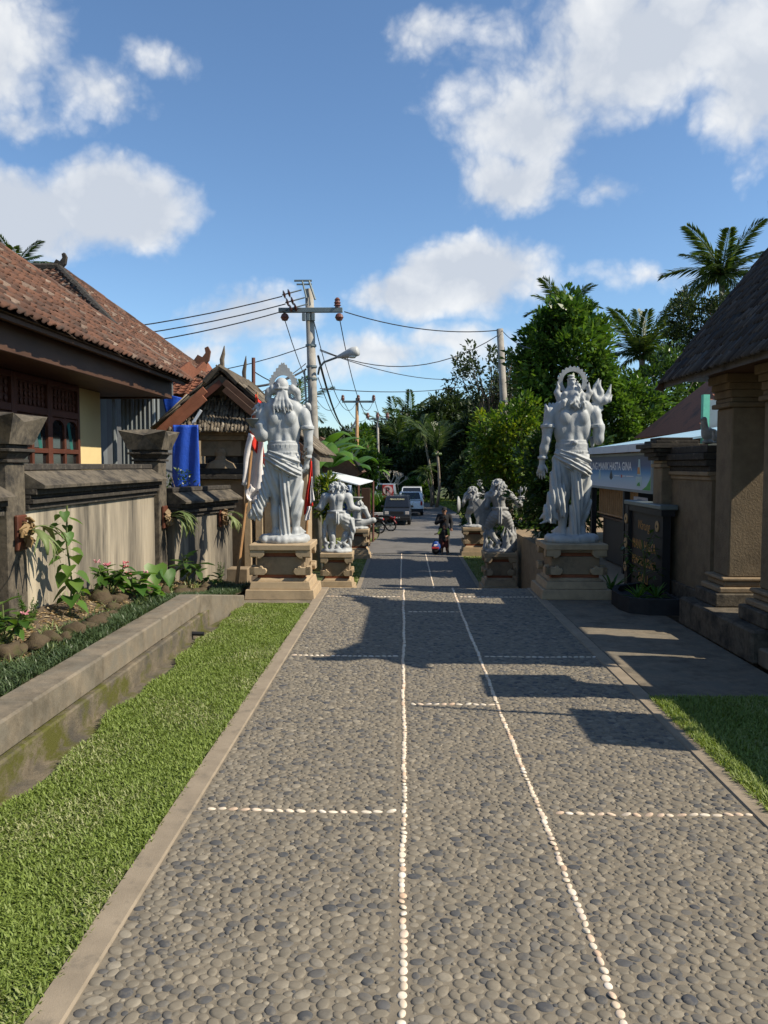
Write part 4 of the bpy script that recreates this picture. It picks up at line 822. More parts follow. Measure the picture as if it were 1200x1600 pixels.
def small_left():
    t = thing('stone_statue', 'stout statue with leafy hair and one arm held out, left small pedestal nearest the crest', 'statue'); s = SDF((-.62, -.45, -.1), (.72, .45, 1.82), .013)
    J = dict(pel=(0, 0, .86), wst=(-.02, 0, 1.0), chs=(-.02, 0, 1.24), hd=(0, .05, 1.56), shL=(-.29, 0, 1.3), elL=(-.42, -.05, 1.05), wrL=(-.5, .12, 1.02), shR=(.27, 0, 1.3), elR=(.36, -.05, 1.05), wrR=(.55, .05, 1.0), hpL=(-.13, 0, .8), knL=(-.16, .05, .45), anL=(-.1, 0, .08), toL=(-.16, .2, .04), hpR=(.15, 0, .8), knR=(.3, .1, .48), anR=(.1, -.03, .08), toR=(.2, .15, .04))
    body_lo(s, J, 1.22); hand(s, (-.5, .12, 1.02), (-.2, 1, .1), (0, 0, 1)); hand(s, (.55, .05, 1.0), (1, .1, .12), (0, 0, 1), curl=.2)
    s.ell((.03, 0, .8), (.27, .2, .16), .05, wave=fold(60, 1, .2, .008)); s.chain([(.16, 0, .78), (.27, .06, .6)], [.17, .14], .05, wave=fold(60, .5, 1, .008)); s.ring((0, 0, .95), .23, .18, .02, .025, .02); s.cap((.0, -.2, .9), (.02, -.19, .68), .05, .06, .02, wave=fold(110, 1, 0, .01))
    s.ell((0, .02, 1.56), (.13, .12, .1), .03); s.curls((0, 0, 1.6), (.17, .13, .08), 40, .065, 2, .012); s.curls((0, -.03, 1.5), (.19, .12, .04), 24, .06, 5, .012); s.ring((0, 0, 1.42), .15, .13, .025, .02, .02)
    s.chain([(-.2, -.05, .82), (-.32, -.05, .6), (-.34, -.06, .3), (-.28, -.05, .02)], [.06, .06, .055, .06], .02, wave=fold(60, 1, .3, .008)); s.chain([(.36, -.02, .74), (.4, -.05, .5), (.34, -.06, .25), (.28, -.05, .02)], [.07, .07, .055, .06], .02, wave=fold(60, 1, .35, .009))
    flames(s, [(-.25, -.12, 0), (-.12, -.15, 0), (.05, -.16, 0), (.2, -.12, 0), (-.3, 0, 0), (.3, 0, 0)], .22, 4); rock_base(s, .36, .28, -.04, 9, .06)
    link('body', s.mesh('body', m_statue), t)
    return t
def shield(P, tilt, parent, mat, h=.62, w=.36, name='shield'):
    m = Matrix.Translation(P) @ Euler(tilt).to_matrix().to_4x4(); b = MB(); O = [(-.5, .5), (-.3, .42), (-.12, .5), (.1, .42), (.3, .5), (.5, .44), (.5, 0), (.42, -.35), (.15, -.5), (-.15, -.5), (-.42, -.35), (-.5, 0)]
    fr = [m @ Vector((x * w, -.03 - .05 * (1 - (2 * x) ** 2), z * h)) for x, z in O]; bk = [m @ Vector((x * w, .0 - .05 * (1 - (2 * x) ** 2), z * h)) for x, z in O]; n = len(O); c0_, c1_ = m @ Vector((0, -.09, 0)), m @ Vector((0, -.05, 0))
    b._add(fr + bk + [c0_, c1_], [(i, (i + 1) % n, 2 * n) for i in range(n)] + [(n + (i + 1) % n, n + i, 2 * n + 1) for i in range(n)] + [(i, n + i, n + (i + 1) % n, (i + 1) % n) for i in range(n)]); return b.build(name, mat, parent)
def small_right():
    t = thing('stone_statue', 'shaggy haired statue lunging with shield and clawed raised hand on small right pedestal', 'statue'); s = SDF((-.62, -.5, -.1), (.72, .5, 1.82), .013)
    J = dict(pel=(.02, 0, .88), wst=(.02, 0, 1.02), chs=(-.02, 0, 1.24), hd=(-.03, .08, 1.55), shL=(-.25, 0, 1.31), elL=(-.32, -.05, 1.06), wrL=(-.34, .12, .94), shR=(.25, 0, 1.32), elR=(.5, -.02, 1.1), wrR=(.57, .06, 1.32), hpL=(-.12, 0, .8), knL=(-.33, .12, .5), anL=(-.02, -.08, .16), toL=(-.03, .12, .05), hpR=(.15, 0, .8), knR=(.28, .15, .5), anR=(.24, -.02, .08), toR=(.3, .2, .05))
    body_lo(s, J, 1.08); hand(s, (.57, .06, 1.32), (.1, 0, 1), (-.2, -1, 0), curl=.5, size=.23, r=.02); hand(s, (-.34, .12, .94), (0, 1, -.1), (0, 0, 1), curl=1.2)
    for z in (1.24, 1.28): s.ring((.55, .04, z), .065, .065, .02, .012, .01)
    s.ell((.02, 0, .82), (.24, .19, .16), .05, wave=fold(70, .6, .8, .009)); s.chain([(-.1, 0, .8), (-.28, .08, .56)], [.16, .13], .05, wave=fold(70, .6, 1, .009)); s.chain([(.14, 0, .8), (.25, .1, .58)], [.15, .12], .05, wave=fold(70, -.6, 1, .009))
    s.ring((.02, 0, 1.0), .19, .15, .022, .03, .02); s.cap((.02, -.17, .98), (.02, -.2, .66), .045, .055, .02, wave=fold(110, 1, 0, .012))
    s.ell((-.03, .02, 1.57), (.13, .13, .13), .03); s.curls((-.03, 0, 1.58), (.15, .13, .13), 60, .07, 22, .014); s.curls((0, -.04, 1.42), (.24, .14, .05), 40, .07, 23, .014)
    flames(s, [(.1, -.2, 0), (.18, -.22, 0), (.25, -.2, 0), (.32, -.15, .05), (.36, -.1, 0), (-.3, 0, 0), (-.35, -.1, 0), (.4, 0, 0)], .5, 6, .03); flames(s, [(-.2, -.2, 0), (0, -.2, 0)], .22, 8); rock_base(s, .36, .3, -.04, 11, .06)
    link('body', s.mesh('body', m_statued), t); shield((-.42, -.02, .92), (R(8), R(-14), R(24)), t, m_statued, .72, .46); return t
def seated_left():
    t = thing('stone_statue', 'small seated statue with knees out carrying a dish on its head, far left pedestal', 'statue'); s = SDF((-.6, -.45, -.1), (.68, .55, 1.12), .014)
    J = dict(pel=(0, 0, .16), wst=(0, 0, .3), chs=(0, 0, .55), hd=(.05, .05, .84), shL=(-.26, 0, .62), elL=(-.38, .05, .38), wrL=(-.3, .25, .25), shR=(.25, 0, .62), elR=(.38, .05, .36), wrR=(.34, .25, .26), hpL=(-.14, 0, .13), knL=(-.5, .15, .2), anL=(-.1, .33, .06), toL=(.05, .38, .05), hpR=(.14, 0, .13), knR=(.55, .12, .22), anR=(.15, .33, .06), toR=(0, .4, .05))
    body_lo(s, J, 1.12); s.ring((0, 0, .25), .2, .16, .02, .02, .015); s.curls((.05, 0, .82), (.13, .12, .08), 26, .06, 2, .012); hand(s, (-.3, .25, .25), (.6, .6, 0), (0, 0, 1)); hand(s, (.34, .25, .26), (-.6, .6, 0), (0, 0, 1)); rock_base(s, .36, .3, -.03, 2, .05)
    link('body', s.mesh('body', m_statue), t); MB().lathe([(0, 0), (.12, 0), (.25, .06), (.27, .09), (.24, .09), (.1, .03), (0, .03)], (-.06, .0, .95), 18).build('dish', m_statued, t, 0, True); return t
def kneeling_right():
    t = thing('stone_statue', 'dark weathered statue with one hand raised and round shield, far right pedestal', 'statue'); s = SDF((-.6, -.45, -.1), (.62, .5, 1.62), .014)
    J = dict(pel=(0, 0, .62), wst=(-.02, 0, .75), chs=(-.02, 0, .98), hd=(-.05, .06, 1.24), shL=(-.25, 0, 1.04), elL=(-.36, -.05, .82), wrL=(-.36, .1, .7), shR=(.22, 0, 1.05), elR=(.42, -.02, 1.1), wrR=(.25, .02, 1.36), hpL=(-.12, 0, .56), knL=(-.2, .1, .33), anL=(-.14, -.04, .08), toL=(-.18, .14, .04), hpR=(.12, 0, .56), knR=(.2, .12, .34), anR=(.14, -.02, .08), toR=(.18, .16, .04))
    body_lo(s, J, 1.08); hand(s, (.25, .02, 1.36), (-.1, 0, 1), (0, -1, 0), curl=.4, size=.22, r=.02); hand(s, (-.36, .1, .7), (0, 1, 0), (0, 0, 1), curl=1.1); s.ell((0, 0, .56), (.22, .18, .13), .05); s.curls((-.04, 0, 1.22), (.16, .13, .12), 46, .075, 32, .014); s.curls((-.02, -.1, 1.0), (.17, .06, .14), 40, .08, 33, .014); rock_base(s, .36, .3, -.04, 14, .06)
    link('body', s.mesh('body', m_statued), t)
    b = MB().lathe([(0, 0), (.18, .03), (.3, .09), (.3, .12), (.15, .07), (0, .05)], (0, 0, 0), 18, 'Y'); mt = Matrix.Translation((-.45, -.0, .72)) @ Euler((0, 0, R(75))).to_matrix().to_4x4(); b.v = [tuple(mt @ Vector(p)) for p in b.v]; b.build('shield', m_statued, t, 0, True); return t
# ---------------------------------------------------------------- pedestals
def pedestal(w=.92, h=.72):
    t = thing('statue_pedestal', '', 'pedestal'); s = w / .92; k = h / .72
    def blk(name, hw, z0, z1, mat, top=None, bev=.006): MB().box((0, 0, (z0 + z1) / 2 * k), (2 * hw * s, 2 * hw * s, (z1 - z0) * k - .002), None, top).build(name, mat, t, bev)
    blk('base_step', .46, 0, .13, m_paras, (.97, .97)); blk('base_step', .405, .13, .23, m_paras, (.95, .95)); blk('base_step', .355, .23, .27, m_paras, (.9, .9)); blk('brick_band', .31, .27, .312, m_red, None, 0)
    blk('body', .315, .312, .55, m_paras2); blk('brick_band', .29, .55, .60, m_red, None, 0); blk('collar', .34, .60, .64, m_paras2); blk('top_slab', .405, .64, .72, m_paras, None, .01)
    lo = [(0, 0), (.19, 0), (.215, .025), (.225, .055), (.21, .085), (.175, .09), (.165, .115), (.135, .12), (.125, .1), (0, .1)]; up = [(0, .02), (.1, .02), (.1, 0), (.135, 0), (.17, .025), (.19, .05), (.19, .11), (0, .11)]
    me = None
    for nm, P, z0, hw in (('lower_bracket', lo, .318, .40), ('upper_bracket', up, .535, .395)):
        src = MB().prism([((x - hw) * s, -hw * s, (z0 + z) * k) for x, z in P], (0, .07 * s, 0)).build(nm, m_paras, t, .006)
        src2 = MB().prism([((hw - x) * s, -hw * s, (z0 + z) * k) for x, z in P], (0, .07 * s, 0)).build(nm, m_paras, t, .006)
        for q in (1, 2, 3):
            for so_ in (src, src2):
                c = so_.copy(); COL.objects.link(c); c.parent = t; c.rotation_euler = (0, 0, q * math.pi / 2)
    return t
LBL = [('beige carved pedestal carrying the tall left statue', -1.62, 10.68, -.004), ('beige carved pedestal carrying the tall right statue', 2.25, 10.72, .006), ('pedestal under the stout statue on the left of the lower path', -1.68, 20.0, LOW - .01),
       ('pedestal under the lunging shield statue on the right', 2.42, 20.2, LOW - .01), ('far pedestal under the small seated statue on the left', -1.6, 27.3, LOW - .01), ('far pedestal under the dark statue with raised hand on the right', 2.48, 28.2, LOW - .01)]
ped = pedestal(); FIG = [tall_left, tall_right, small_left, small_right, seated_left, kneeling_right]
for i, (lb, x, y, z) in enumerate(LBL):
    o = ped if i == 0 else copy_tree(ped); o['label'] = lb; o['group'] = 'carved pedestals along the path'; hs = 1.0 if i < 2 else 1.42
    o.location = (x, y, z); o.scale = (1 if i < 2 else 1.0,) * 2 + (hs,)
    f = FIG[i](); f['group'] = 'stone statues along the path'; place(f, x + (.0 if i != 1 else .0), y, z + .72 * hs + (.095 if i < 2 else .075), (0, 0, 0, R(-4), R(-12), R(6))[i]); k_ = (1.0, 1.0, 1.0, 1.02, .98, 1.0)[i]; f.scale = (k_ * (.81 if i < 2 else 1), k_ * (.88 if i < 2 else 1), k_)
# ---------------------------------------------------------------- right: roofed gate
t = thing('roofed_gate', 'tan rendered gate with dark bamboo shingle roof at the right edge', 'gate', (4, 7.85, 0))
MB().bx(3.05, 5.1, 6.95, 8.8, 0, .3).build('plinth', m_darktop, t, .02); MB().bx(3.1, 5.0, 6.55, 6.945, 0, .16).build('step', m_conc, t, .015)
def gate_pillar(x0, x1, y0, y1):
    g = MB().bx(x0, x1, y0, y1, .6, 2.34).build('pillar', m_gatepl, t, .012)
    for e, z0, z1 in ((.16, .302, .44), (.11, .442, .5), (.05, .502, .56), (.08, .562, .6)): MB().bx(x0 - e, x1 + e, y0 - e * .55, y1 + e * .55, z0, z1).build('base_moulding', m_paras2 if e < .12 else m_darktop, g, .012)
    for e, z0, z1 in ((.05, 2.342, 2.39), (.015, 2.392, 2.44), (.03, 2.442, 2.52), (.055, 2.522, 2.59), (.085, 2.592, 2.68)): MB().bx(x0 - e, x1 + e, y0 - e * .6, y1 + e * .6, z0, z1).build('capital', m_gatepl, g, .008)
for x0 in (3.34, 4.35):
    for y0 in (8.2, 7.08): gate_pillar(x0, x0 + .4, y0, y0 + .4)
MB().bx(3.742, 4.348, 8.25, 8.55, .3, 2.6).build('side_wall', m_gatepl, t); MB().bx(3.742, 4.348, 7.13, 7.43, .3, 2.6).build('side_wall', m_gatepl, t)
ex, fx, ez, fz_, T_, gy0, gy1 = 2.95, 4.82, 2.69, 2.95, 1.265, 6.15, 9.17; rdx = 4.25; rdz = ez + (rdx - ex) * T_
b = MB().prism([(ex, gy0, ez), (rdx, gy0, rdz), (fx, gy0, fz_), (fx - .03, gy0, fz_ - .07), (rdx, gy0, rdz - .45), (ex, gy0, ez - .07)], (0, gy1 - gy0, 0)); roof = b.build('roof', m_shing, t)
MB().bx(3.02, 4.7, gy0 + .12, gy1 - .12, 2.682, 2.72).build('ceiling', m_wood2, t)
me_shg = strip('roof_shingle', m_shing, .082, .32, .024)
slr = math.hypot(rdx - ex, rdz - ez); tl = facet((ex - .05, gy0 - .03, ez - .02), (ex - .05, gy1 + .03, ez - .02), unit(rdx - ex, 0, rdz - ez), slr - .15, 0, 0, .072, .15, .007, 21, .07)
tb = facet((fx + .04, gy1, fz_ - .02), (fx + .04, gy0, fz_ - .02), unit(rdx - fx, 0, rdz - fz_), math.hypot(rdx - fx, rdz - fz_) - .2, 0, 0, .072, .15, .016, 22, .1)
scatter('roof_shingle', me_shg, tl, roof, 300); scatter('back_shingle', me_shg, tb, roof, 0)
for y in (gy0 - .02, gy1 - .01): MB().prism([(ex - .1, y, ez - .08), (rdx, y, rdz + .03), (fx + .06, y, fz_ - .08), (fx + .0, y, fz_ - .1), (rdx, y, rdz - .12), (ex + .0, y, ez - .1)], (0, .03, 0)).build('verge_board', m_wood2, roof)
cap_row((rdx, gy0 - .1, rdz + .03), (rdx, gy1 + .1, rdz + .03), .09, .25, 'ridge_tile', m_shing, roof)
for y, s_ in ((gy0, -1), (gy1, 1)):
    P = [(0, 0), (.12, .05), (.26, .2), (.3, .42), (.2, .5), (.14, .34), (.02, .26), (-.1, .32), (-.24, .2), (-.5, .1), (-.5, 0)]
    MB().prism([(rdx - .05, y + a * s_, rdz + .04 + h) for a, h in P], (.1, 0, 0)).build('finial', m_shing, roof)
# walls beside the gate
def court_wall(y0, y1, zt, px, label, bird):
    t = thing('compound_wall', label, 'wall', (3.45, (y0 + y1) / 2, 0))
    MB().bx(3.38, 3.6, y0, y1, 0, zt - .4).build('panel', m_gatepl, t)
    MB().bx(3.34, 3.64, y0, y1, .0, .32).build('footing', m_darktop, t, .01)
    z = zt - .398
    for e, h, m in ((.02, .05, m_paras2), (.05, .05, m_paras2), (.03, .06, m_darkst), (.07, .07, m_darkst), (.1, .08, m_darkst), (.06, .08, m_darkst)):
        MB().bx(3.38 - e, 3.6 + e, y0, y1, z, z + h - .003).build('coping', m, t, .006); z += h
    return t
court_wall(8.8, 10.1, 1.98, 0, 'shaded tan wall panel with dark coping just beyond the gate', True)
court_wall(0.5, 6.94, 1.32, 0, 'low tan wall behind the right lawn before the gate', False)
def end_pilaster(y0, zt, label):
    t = thing('wall_pilaster', label, 'pillar', (3.42, y0 + .2, 0)); MB().bx(3.25, 3.58, y0, y0 + .34, 0, zt - .38).build('shaft', m_gatepl, t, .01); z = zt - .378
    for e, h, m in ((.025, .05, m_paras2), (.0, .04, m_paras2), (.06, .05, m_darkst), (.1, .05, m_darkst), (.14, .05, m_darkst), (.19, .06, m_darkst), (.1, .04, m_darkst), (.04, .04, m_darkst)):
        MB().bx(3.25 - e, 3.58 + e, y0 - e * .8, y0 + .34 + e * .8, z, z + h - .003).build('capital', m, t, .006); z += h
end_pilaster(10.1, 2.1, 'corbelled dark capped pilaster at the end of the wall by the food stall')
end_pilaster(5.52, 2.42, 'tall corbelled pilaster in the low wall before the gate')
for (y, s_, lb) in ((9.15, 1.0, 'larger grey bird carving on the dark wall coping'), (8.93, .5, 'tiny grey bird carving beside the larger bird on the coping')):
    s = SDF((-.12, -.2, -.02), (.12, .2, .34), .01); s.ell((0, 0, .11), (.055, .1, .075), .02); s.chain([(0, -.05, .15), (0, -.07, .22), (0, -.075, .27)], [.045, .032, .034], .02); s.chain([(0, -.1, .275), (0, -.14, .265)], [.016, .006], .006); s.chain([(0, .08, .1), (0, .17, .05)], [.035, .015], .02); s.ell((0, 0, .02), (.06, .08, .025), .02)
    for q in (-1, 1): s.ell((q * .045, .02, .12), (.02, .08, .05), .01)
    o = link('bird_carving', s.mesh('bird_carving', m_statued)); o.location = (3.46, y, 1.995); o.scale = (s_,) * 3; o.rotation_euler = (0, 0, R(-60)); props(o, lb, 'statue', 'bird carvings on the wall')
# things just outside the frame whose shadows fall on the path
t = thing('signboard', 'wooden signboard on a post behind the right lawn', 'sign', (3.75, 4.75, 0)); MB().bx(3.72, 3.76, 4.35, 5.07, 1.87, 2.44).build('board', m_wood2, t, .006); MB().tube([(3.8, 4.7, -.1), (3.8, 4.7, 2.5)], .03, 8).build('post', m_wood2, t)
props(MB().tube([(3.75, 5.0, -.1), (3.7, 4.97, 1.2), (3.62, 4.94, 2.3), (3.5, 4.9, 3.3)], [.035, .032, .026, .015], 8).build('bamboo_pole', m_bamboo), 'thin leaning bamboo pole behind the right lawn wall', 'pole')
# ---------------------------------------------------------------- planter, menu board, food stall
t = thing('planter', 'low black planter bed in front of the menu board', 'planter', (2.95, 9.7, 0))
P = [(3.24, 9.2), (2.85, 9.22), (2.66, 9.35), (2.6, 9.6), (2.62, 10.0), (2.75, 10.35), (3.1, 10.6), (3.24, 10.6)]
ins = [(3.2, 9.27), (2.88, 9.29), (2.73, 9.39), (2.67, 9.62), (2.69, 9.98), (2.8, 10.28), (3.12, 10.53), (3.2, 10.53)]
b = MB(); n = len(P); b._add([(x, y, .008) for x, y in P] + [(x, y, .19) for x, y in P] + [(x, y, .19) for x, y in ins] + [(x, y, .12) for x, y in ins], [(i, (i + 1) % n, n + (i + 1) % n, n + i) for i in range(n)] + [(n + i, n + (i + 1) % n, 2 * n + (i + 1) % n, 2 * n + i) for i in range(n)] + [(2 * n + i, 2 * n + (i + 1) % n, 3 * n + (i + 1) % n, 3 * n + i) for i in range(n)] + [tuple(range(3 * n, 4 * n))]); b.build('rim', M('black_stone', (.03, .03, .03), .3, 9, .85, .3, 60), t)
XF = Matrix(((0, 0, -1, 0), (-1, 0, 0, 0), (0, 1, 0, 0), (0, 0, 0, 1)))       # text faces the path: x->-Y, y->Z, normal -X
def text(s, h, M4, mat, parent, name='lettering', width=None, ext=.002, bold=0, shear=0):
    cu = bpy.data.curves.new('t', 'FONT'); cu.body = s; cu.size = 1; cu.extrude = 0; cu.offset = bold; cu.shear = shear; cu.align_x = 'CENTER'; cu.align_y = 'CENTER'; o = bpy.data.objects.new('t', cu); COL.objects.link(o)
    dg = bpy.context.evaluated_depsgraph_get(); me = bpy.data.meshes.new_from_object(o.evaluated_get(dg)); bpy.data.objects.remove(o)
    xs = [v.co.x for v in me.vertices]; ys = [v.co.y for v in me.vertices]; w, hh = max(xs) - min(xs), max(ys) - min(ys); cx, cy = (max(xs) + min(xs)) / 2, (max(ys) + min(ys)) / 2; sy = h / hh; sx = width / w if width else sy
    off = ORG.get(parent, Vector((0, 0, 0)))
    for v in me.vertices: v.co = (M4 @ Vector(((v.co.x - cx) * sx, (v.co.y - cy) * sy, .003))) - off
    me.materials.clear(); me.materials.append(mat); me.name = name; return link(name, me, parent)
m_gold = flat('gold_lettering', (.55, .27, .06), .5); m_disc = flat('gold_disc', (.42, .27, .12), .5); m_pwhite = flat('white_print', (.8, .8, .8), .5); m_ink = flat('blue_black_print', (.02, .025, .08), .5)
t = thing('menu_board', 'black board lettered Warung Manik Hasta in gold behind the planter', 'sign', (3.24, 10.5, 0)); bx = 3.2
MB().bx(bx, bx + .1, 9.86, 11.2, .1, 1.12).build('panel', m_black, t); MB().bx(bx - .05, bx + .14, 11.2, 11.36, .0, 1.2).build('end_post', m_black, t, .01); MB().bx(bx - .06, bx + .16, 9.78, 11.4, 1.2, 1.26).build('top_rail', m_steel, t, .01); MB().bx(bx - .04, bx + .13, 9.8, 11.198, 1.122, 1.198).build('header', m_black, t); MB().bx(bx - .04, bx + .13, 9.8, 11.198, 0, .098).build('footer', m_black, t)
for s_, z, h, w, bo in (('Warung', .93, .16, .52, 0), ('MANIK HASTA', .68, .13, 1.0, .02), ('PENGLIPURAN', .46, .12, 1.0, .02), ('BALI', .24, .12, .4, .02)):
    text(s_, h, Matrix.Translation((bx, 10.62, z)) @ XF, m_gold, t, width=w, bold=bo, shear=.3 if s_ == 'Warung' else 0)
for y, z, xx in ((11.28, 1.0, -.05), (11.28, .66, -.05), (11.28, .32, -.05), (10.06, .98, 0)):
    d = MB().lathe([(0, 0), (.07, 0), (.07, -.012), (0, -.012)], (bx + xx - .002, y, z), 16, 'X').build('disc', m_disc, t); MB().box((bx + xx - .016, y, z), (.004, .03, .035), (R(45), 0, 0)).build('disc_mark', m_black, d)
t = thing('food_stall', 'open food stall with sloping pale sheet roof behind the right statue', 'stall', (4.6, 13, 0))
y0, y1 = 10.75, 15.3
b = MB(); b._add([(3.47, y0, 2.06), (3.47, y1, 2.06), (6.8, y1, 2.62), (6.8, y0, 2.62), (3.47, y0, 2.03), (3.47, y1, 2.03), (6.8, y1, 2.6), (6.8, y0, 2.6)], [(0, 1, 2, 3), (7, 6, 5, 4), (0, 4, 5, 1), (1, 5, 6, 2), (2, 6, 7, 3), (3, 7, 4, 0)]); b.build('roof_sheet', m_roofb, t)
for i in range(6): MB().bx(3.43, 3.468, y0 + i * .76, y0 + i * .76 + .745, 1.95, 2.07).build('fascia_panel', m_roofw, t, .004)
for x, y in ((3.62, 10.85), (3.62, 13.0), (3.62, 15.2), (6.6, 10.9), (6.6, 15.2)): MB().bx(x - .045, x + .045, y - .045, y + .045, -.02, 2.0 if x < 4 else 2.52).build('post', m_black, t)
MB().bx(6.5, 6.56, 11, 15.1, 0, 2.5).build('back_wall', m_black, t); MB().bx(3.8, 6.5, 15.15, 15.19, 0, 2.1).build('end_wall', m_black, t); MB().bx(3.75, 4.35, 12.2, 15.0, 0, .78).build('counter', m_black, t, .01); MB().bx(3.7, 4.4, 12.15, 15.1, .782, .82).build('counter_top', m_wood2, t, .006)
for i in range(19): MB().tube([(3.68, 12.62 + i * .13, .85), (3.68, 12.62 + i * .13, 1.96)], .019, 6).build('bamboo_slat', m_bamboo, t)
for z in (.86, 1.4): MB().bx(3.66, 3.70, 12.5, 15.1, z, z + .025).build('rail', m_bamboo, t)
for i in range(7): MB().lathe([(0, 0), (.03, 0), (.032, .12), (.012, .17), (.012, .2), (0, .2)], (3.85 + .1 * (i % 3), 12.4 + i * .1, .821), 8).build('bottle', m_glass, t)
t = thing('banner', 'blue printed banner reading Warung Manik Hasta Gina under the stall roof', 'banner', (3.52, 13.3, 1.4)); bx = 3.53; z0, z1 = 1.38, 1.9; by0, by1 = 11.42, 15.7
mbn, tt, bb = new_mat('banner_print'); geo = tt.nodes.new('ShaderNodeNewGeometry'); sx_ = tt.nodes.new('ShaderNodeSeparateXYZ'); tt.links.new(geo.outputs['Position'], sx_.inputs[0]); mp = tt.nodes.new('ShaderNodeMapRange'); tt.links.new(sx_.outputs['Z'], mp.inputs[0]); mp.inputs[1].default_value = z0; mp.inputs[2].default_value = z1
tt.links.new(ramp(tt, mp.outputs[0], [(0, (.55, .6, .68)), (.3, (.35, .52, .68)), (.5, (.03, .2, .46)), (.7, (.015, .035, .16)), (1, (.015, .012, .06))]), bb.inputs['Base Color']); bb.inputs['Roughness'].default_value = .45
MB().bx(bx, bx + .02, by0, by1, z0, z1).build('sheet', mbn, t)
for q in ((by0 - .04, by0, z0 - .04, z1 + .04), (by1, by1 + .04, z0 - .04, z1 + .04), (by0, by1, z0 - .04, z0), (by0, by1, z1, z1 + .04)): MB().bx(bx - .012, bx + .03, *q).build('frame', m_metal, t)
text('WARUNG MANIK HASTA GINA', .135, Matrix.Translation((bx, 14.0, 1.735)) @ XF, m_pwhite, t, width=3.2, bold=.025)
m_grn = flat('green_print', (.05, .3, .04), .5); m_orn = flat('orange_print', (.6, .25, .05), .5); m_glsp = flat('pale_print', (.45, .6, .62), .5); m_dk = flat('dark_print', (.03, .04, .05), .5)
def printed(P, mat, name, e=.003): MB().prism([(bx - e, y, z) for y, z in P], (.0015, 0, 0)).build(name, mat, t)
printed([(11.43, 1.385), (11.85, 1.385), (11.65, 1.44), (11.5, 1.53), (11.43, 1.62)], m_grn, 'corner_print')
printed([(12.15, 1.42), (11.9, 1.42), (11.86, 1.5), (11.86, 1.58), (12.18, 1.58), (12.18, 1.5)], m_glsp, 'glass_print'); printed([(12.1, 1.6), (11.92, 1.6), (11.95, 1.74), (11.98, 1.84), (12.05, 1.84), (12.07, 1.74)], m_glsp, 'bottle_print'); printed([(12.1, 1.62), (11.96, 1.62), (11.98, 1.72), (12.08, 1.72)], m_orn, 'label_print', .005); printed([(12.12, 1.44), (11.94, 1.44), (11.98, 1.5), (12.06, 1.48)], m_grn, 'mint_print', .005)
printed([(13.72, 1.54), (13.62, 1.5), (13.52, 1.54), (13.54, 1.59), (13.62, 1.67), (13.7, 1.59)], m_dk, 'drop_print'); printed([(14.5, 1.5), (14.3, 1.5), (14.34, 1.6), (14.38, 1.67), (14.43, 1.67), (14.46, 1.6)], m_glsp, 'flask_print')
for ya, yb2 in ((13.1, 13.4), (12.75, 13.02), (12.3, 12.7)): printed([(yb2, 1.57), (ya, 1.57), (ya, 1.585), (yb2, 1.585)], m_pwhite, 'strip_print', .004)
printed([(12.99, 1.55), (12.93, 1.55), (12.93, 1.6), (12.99, 1.6)], flat('red_print', (.5, .05, .05), .5), 'dot_print', .006)
t = thing('notice_sign', 'small white notice with dark lettering on the stall counter', 'sign', (3.66, 12.5, .8)); MB().bx(3.64, 3.655, 11.98, 12.66, .99, 1.26).build('plate', flat('white_plate', (.5, .52, .58), .6), t, .004)
text('JUAL :', .075, Matrix.Translation((3.639, 12.3, 1.19)) @ XF, m_ink, t, width=.3, bold=.03); text('LOLOHCEMCEM', .075, Matrix.Translation((3.639, 12.32, 1.07)) @ XF, m_ink, t, width=.58, bold=.03)
t = thing('house', 'red tiled roof and mint green post seen past the gate roof', 'house', (9, 17, 0))
b = MB(); b._add([(6.0, 16.2, 2.45), (12, 16.2, 2.45), (12, 19, 4.1), (7.6, 19, 4.1), (6.0, 21, 2.45)], [(0, 1, 2, 3), (0, 3, 4), (0, 4, 1), (1, 4, 3, 2)]); roof = b.build('roof', m_tile2, t)
scatter('roof_tile', me_tile2, facet((6.0, 16.15, 2.46), (12, 16.15, 2.46), unit(0, 2.8, 1.65), 3.2, .5, 0, .24, .22, seed=31), roof, 60); MB().bx(6.4, 11.6, 16.8, 20.5, -.02, 2.44).build('wall', m_gatepl, t); MB().bx(5.72, 5.84, 15.4, 15.52, 0, 3.1).build('post', flat('mint_green_paint', (.16, .5, .32), .6), t); MB().bx(5.85, 6.3, 15.42, 15.5, 2.1, 3.0).build('panel', m_metal, t)
# ---------------------------------------------------------------- power poles, lamp, wires
def cross_pole(name, label, base, top, r0, r1, mat):
    t = thing(name, label, 'pole', base); MB().tube([base, Vector(base).lerp(Vector(top), .5), top], [r0, (r0 + r1) / 2, r1], 12).build('shaft', mat, t, 0, True); return t
def insulator(p, parent, s_=1.0): return MB().lathe([(0, 0), (.05 * s_, 0), (.05 * s_, .03 * s_), (.075 * s_, .04 * s_), (.05 * s_, .07 * s_), (.07 * s_, .09 * s_), (.045 * s_, .13 * s_), (.06 * s_, .15 * s_), (.03 * s_, .19 * s_), (0, .2 * s_)], p, 10).build('insulator', m_insul, parent)
YP = 24.0; bp = at(497, 830, YP); bp.z = LOW; tp = at(483, 452, YP)
t = cross_pole('utility_pole', 'tall concrete power pole with steel crossarm and street lamp behind the left statue', bp, tp, .155, .125, m_pole)
ca, cb = at(437, 487, YP), at(536, 487, YP); MB().bx(ca.x, cb.x, YP - .26, YP - .14, ca.z - .07, ca.z + .07).build('crossarm', m_steel, t, .01)
for dx in (-.14, .0, .14): MB().box((tp.x + dx, YP - .2, ca.z - .2), (.1, .1, .22)).build('bracket', m_steel, t, .01)
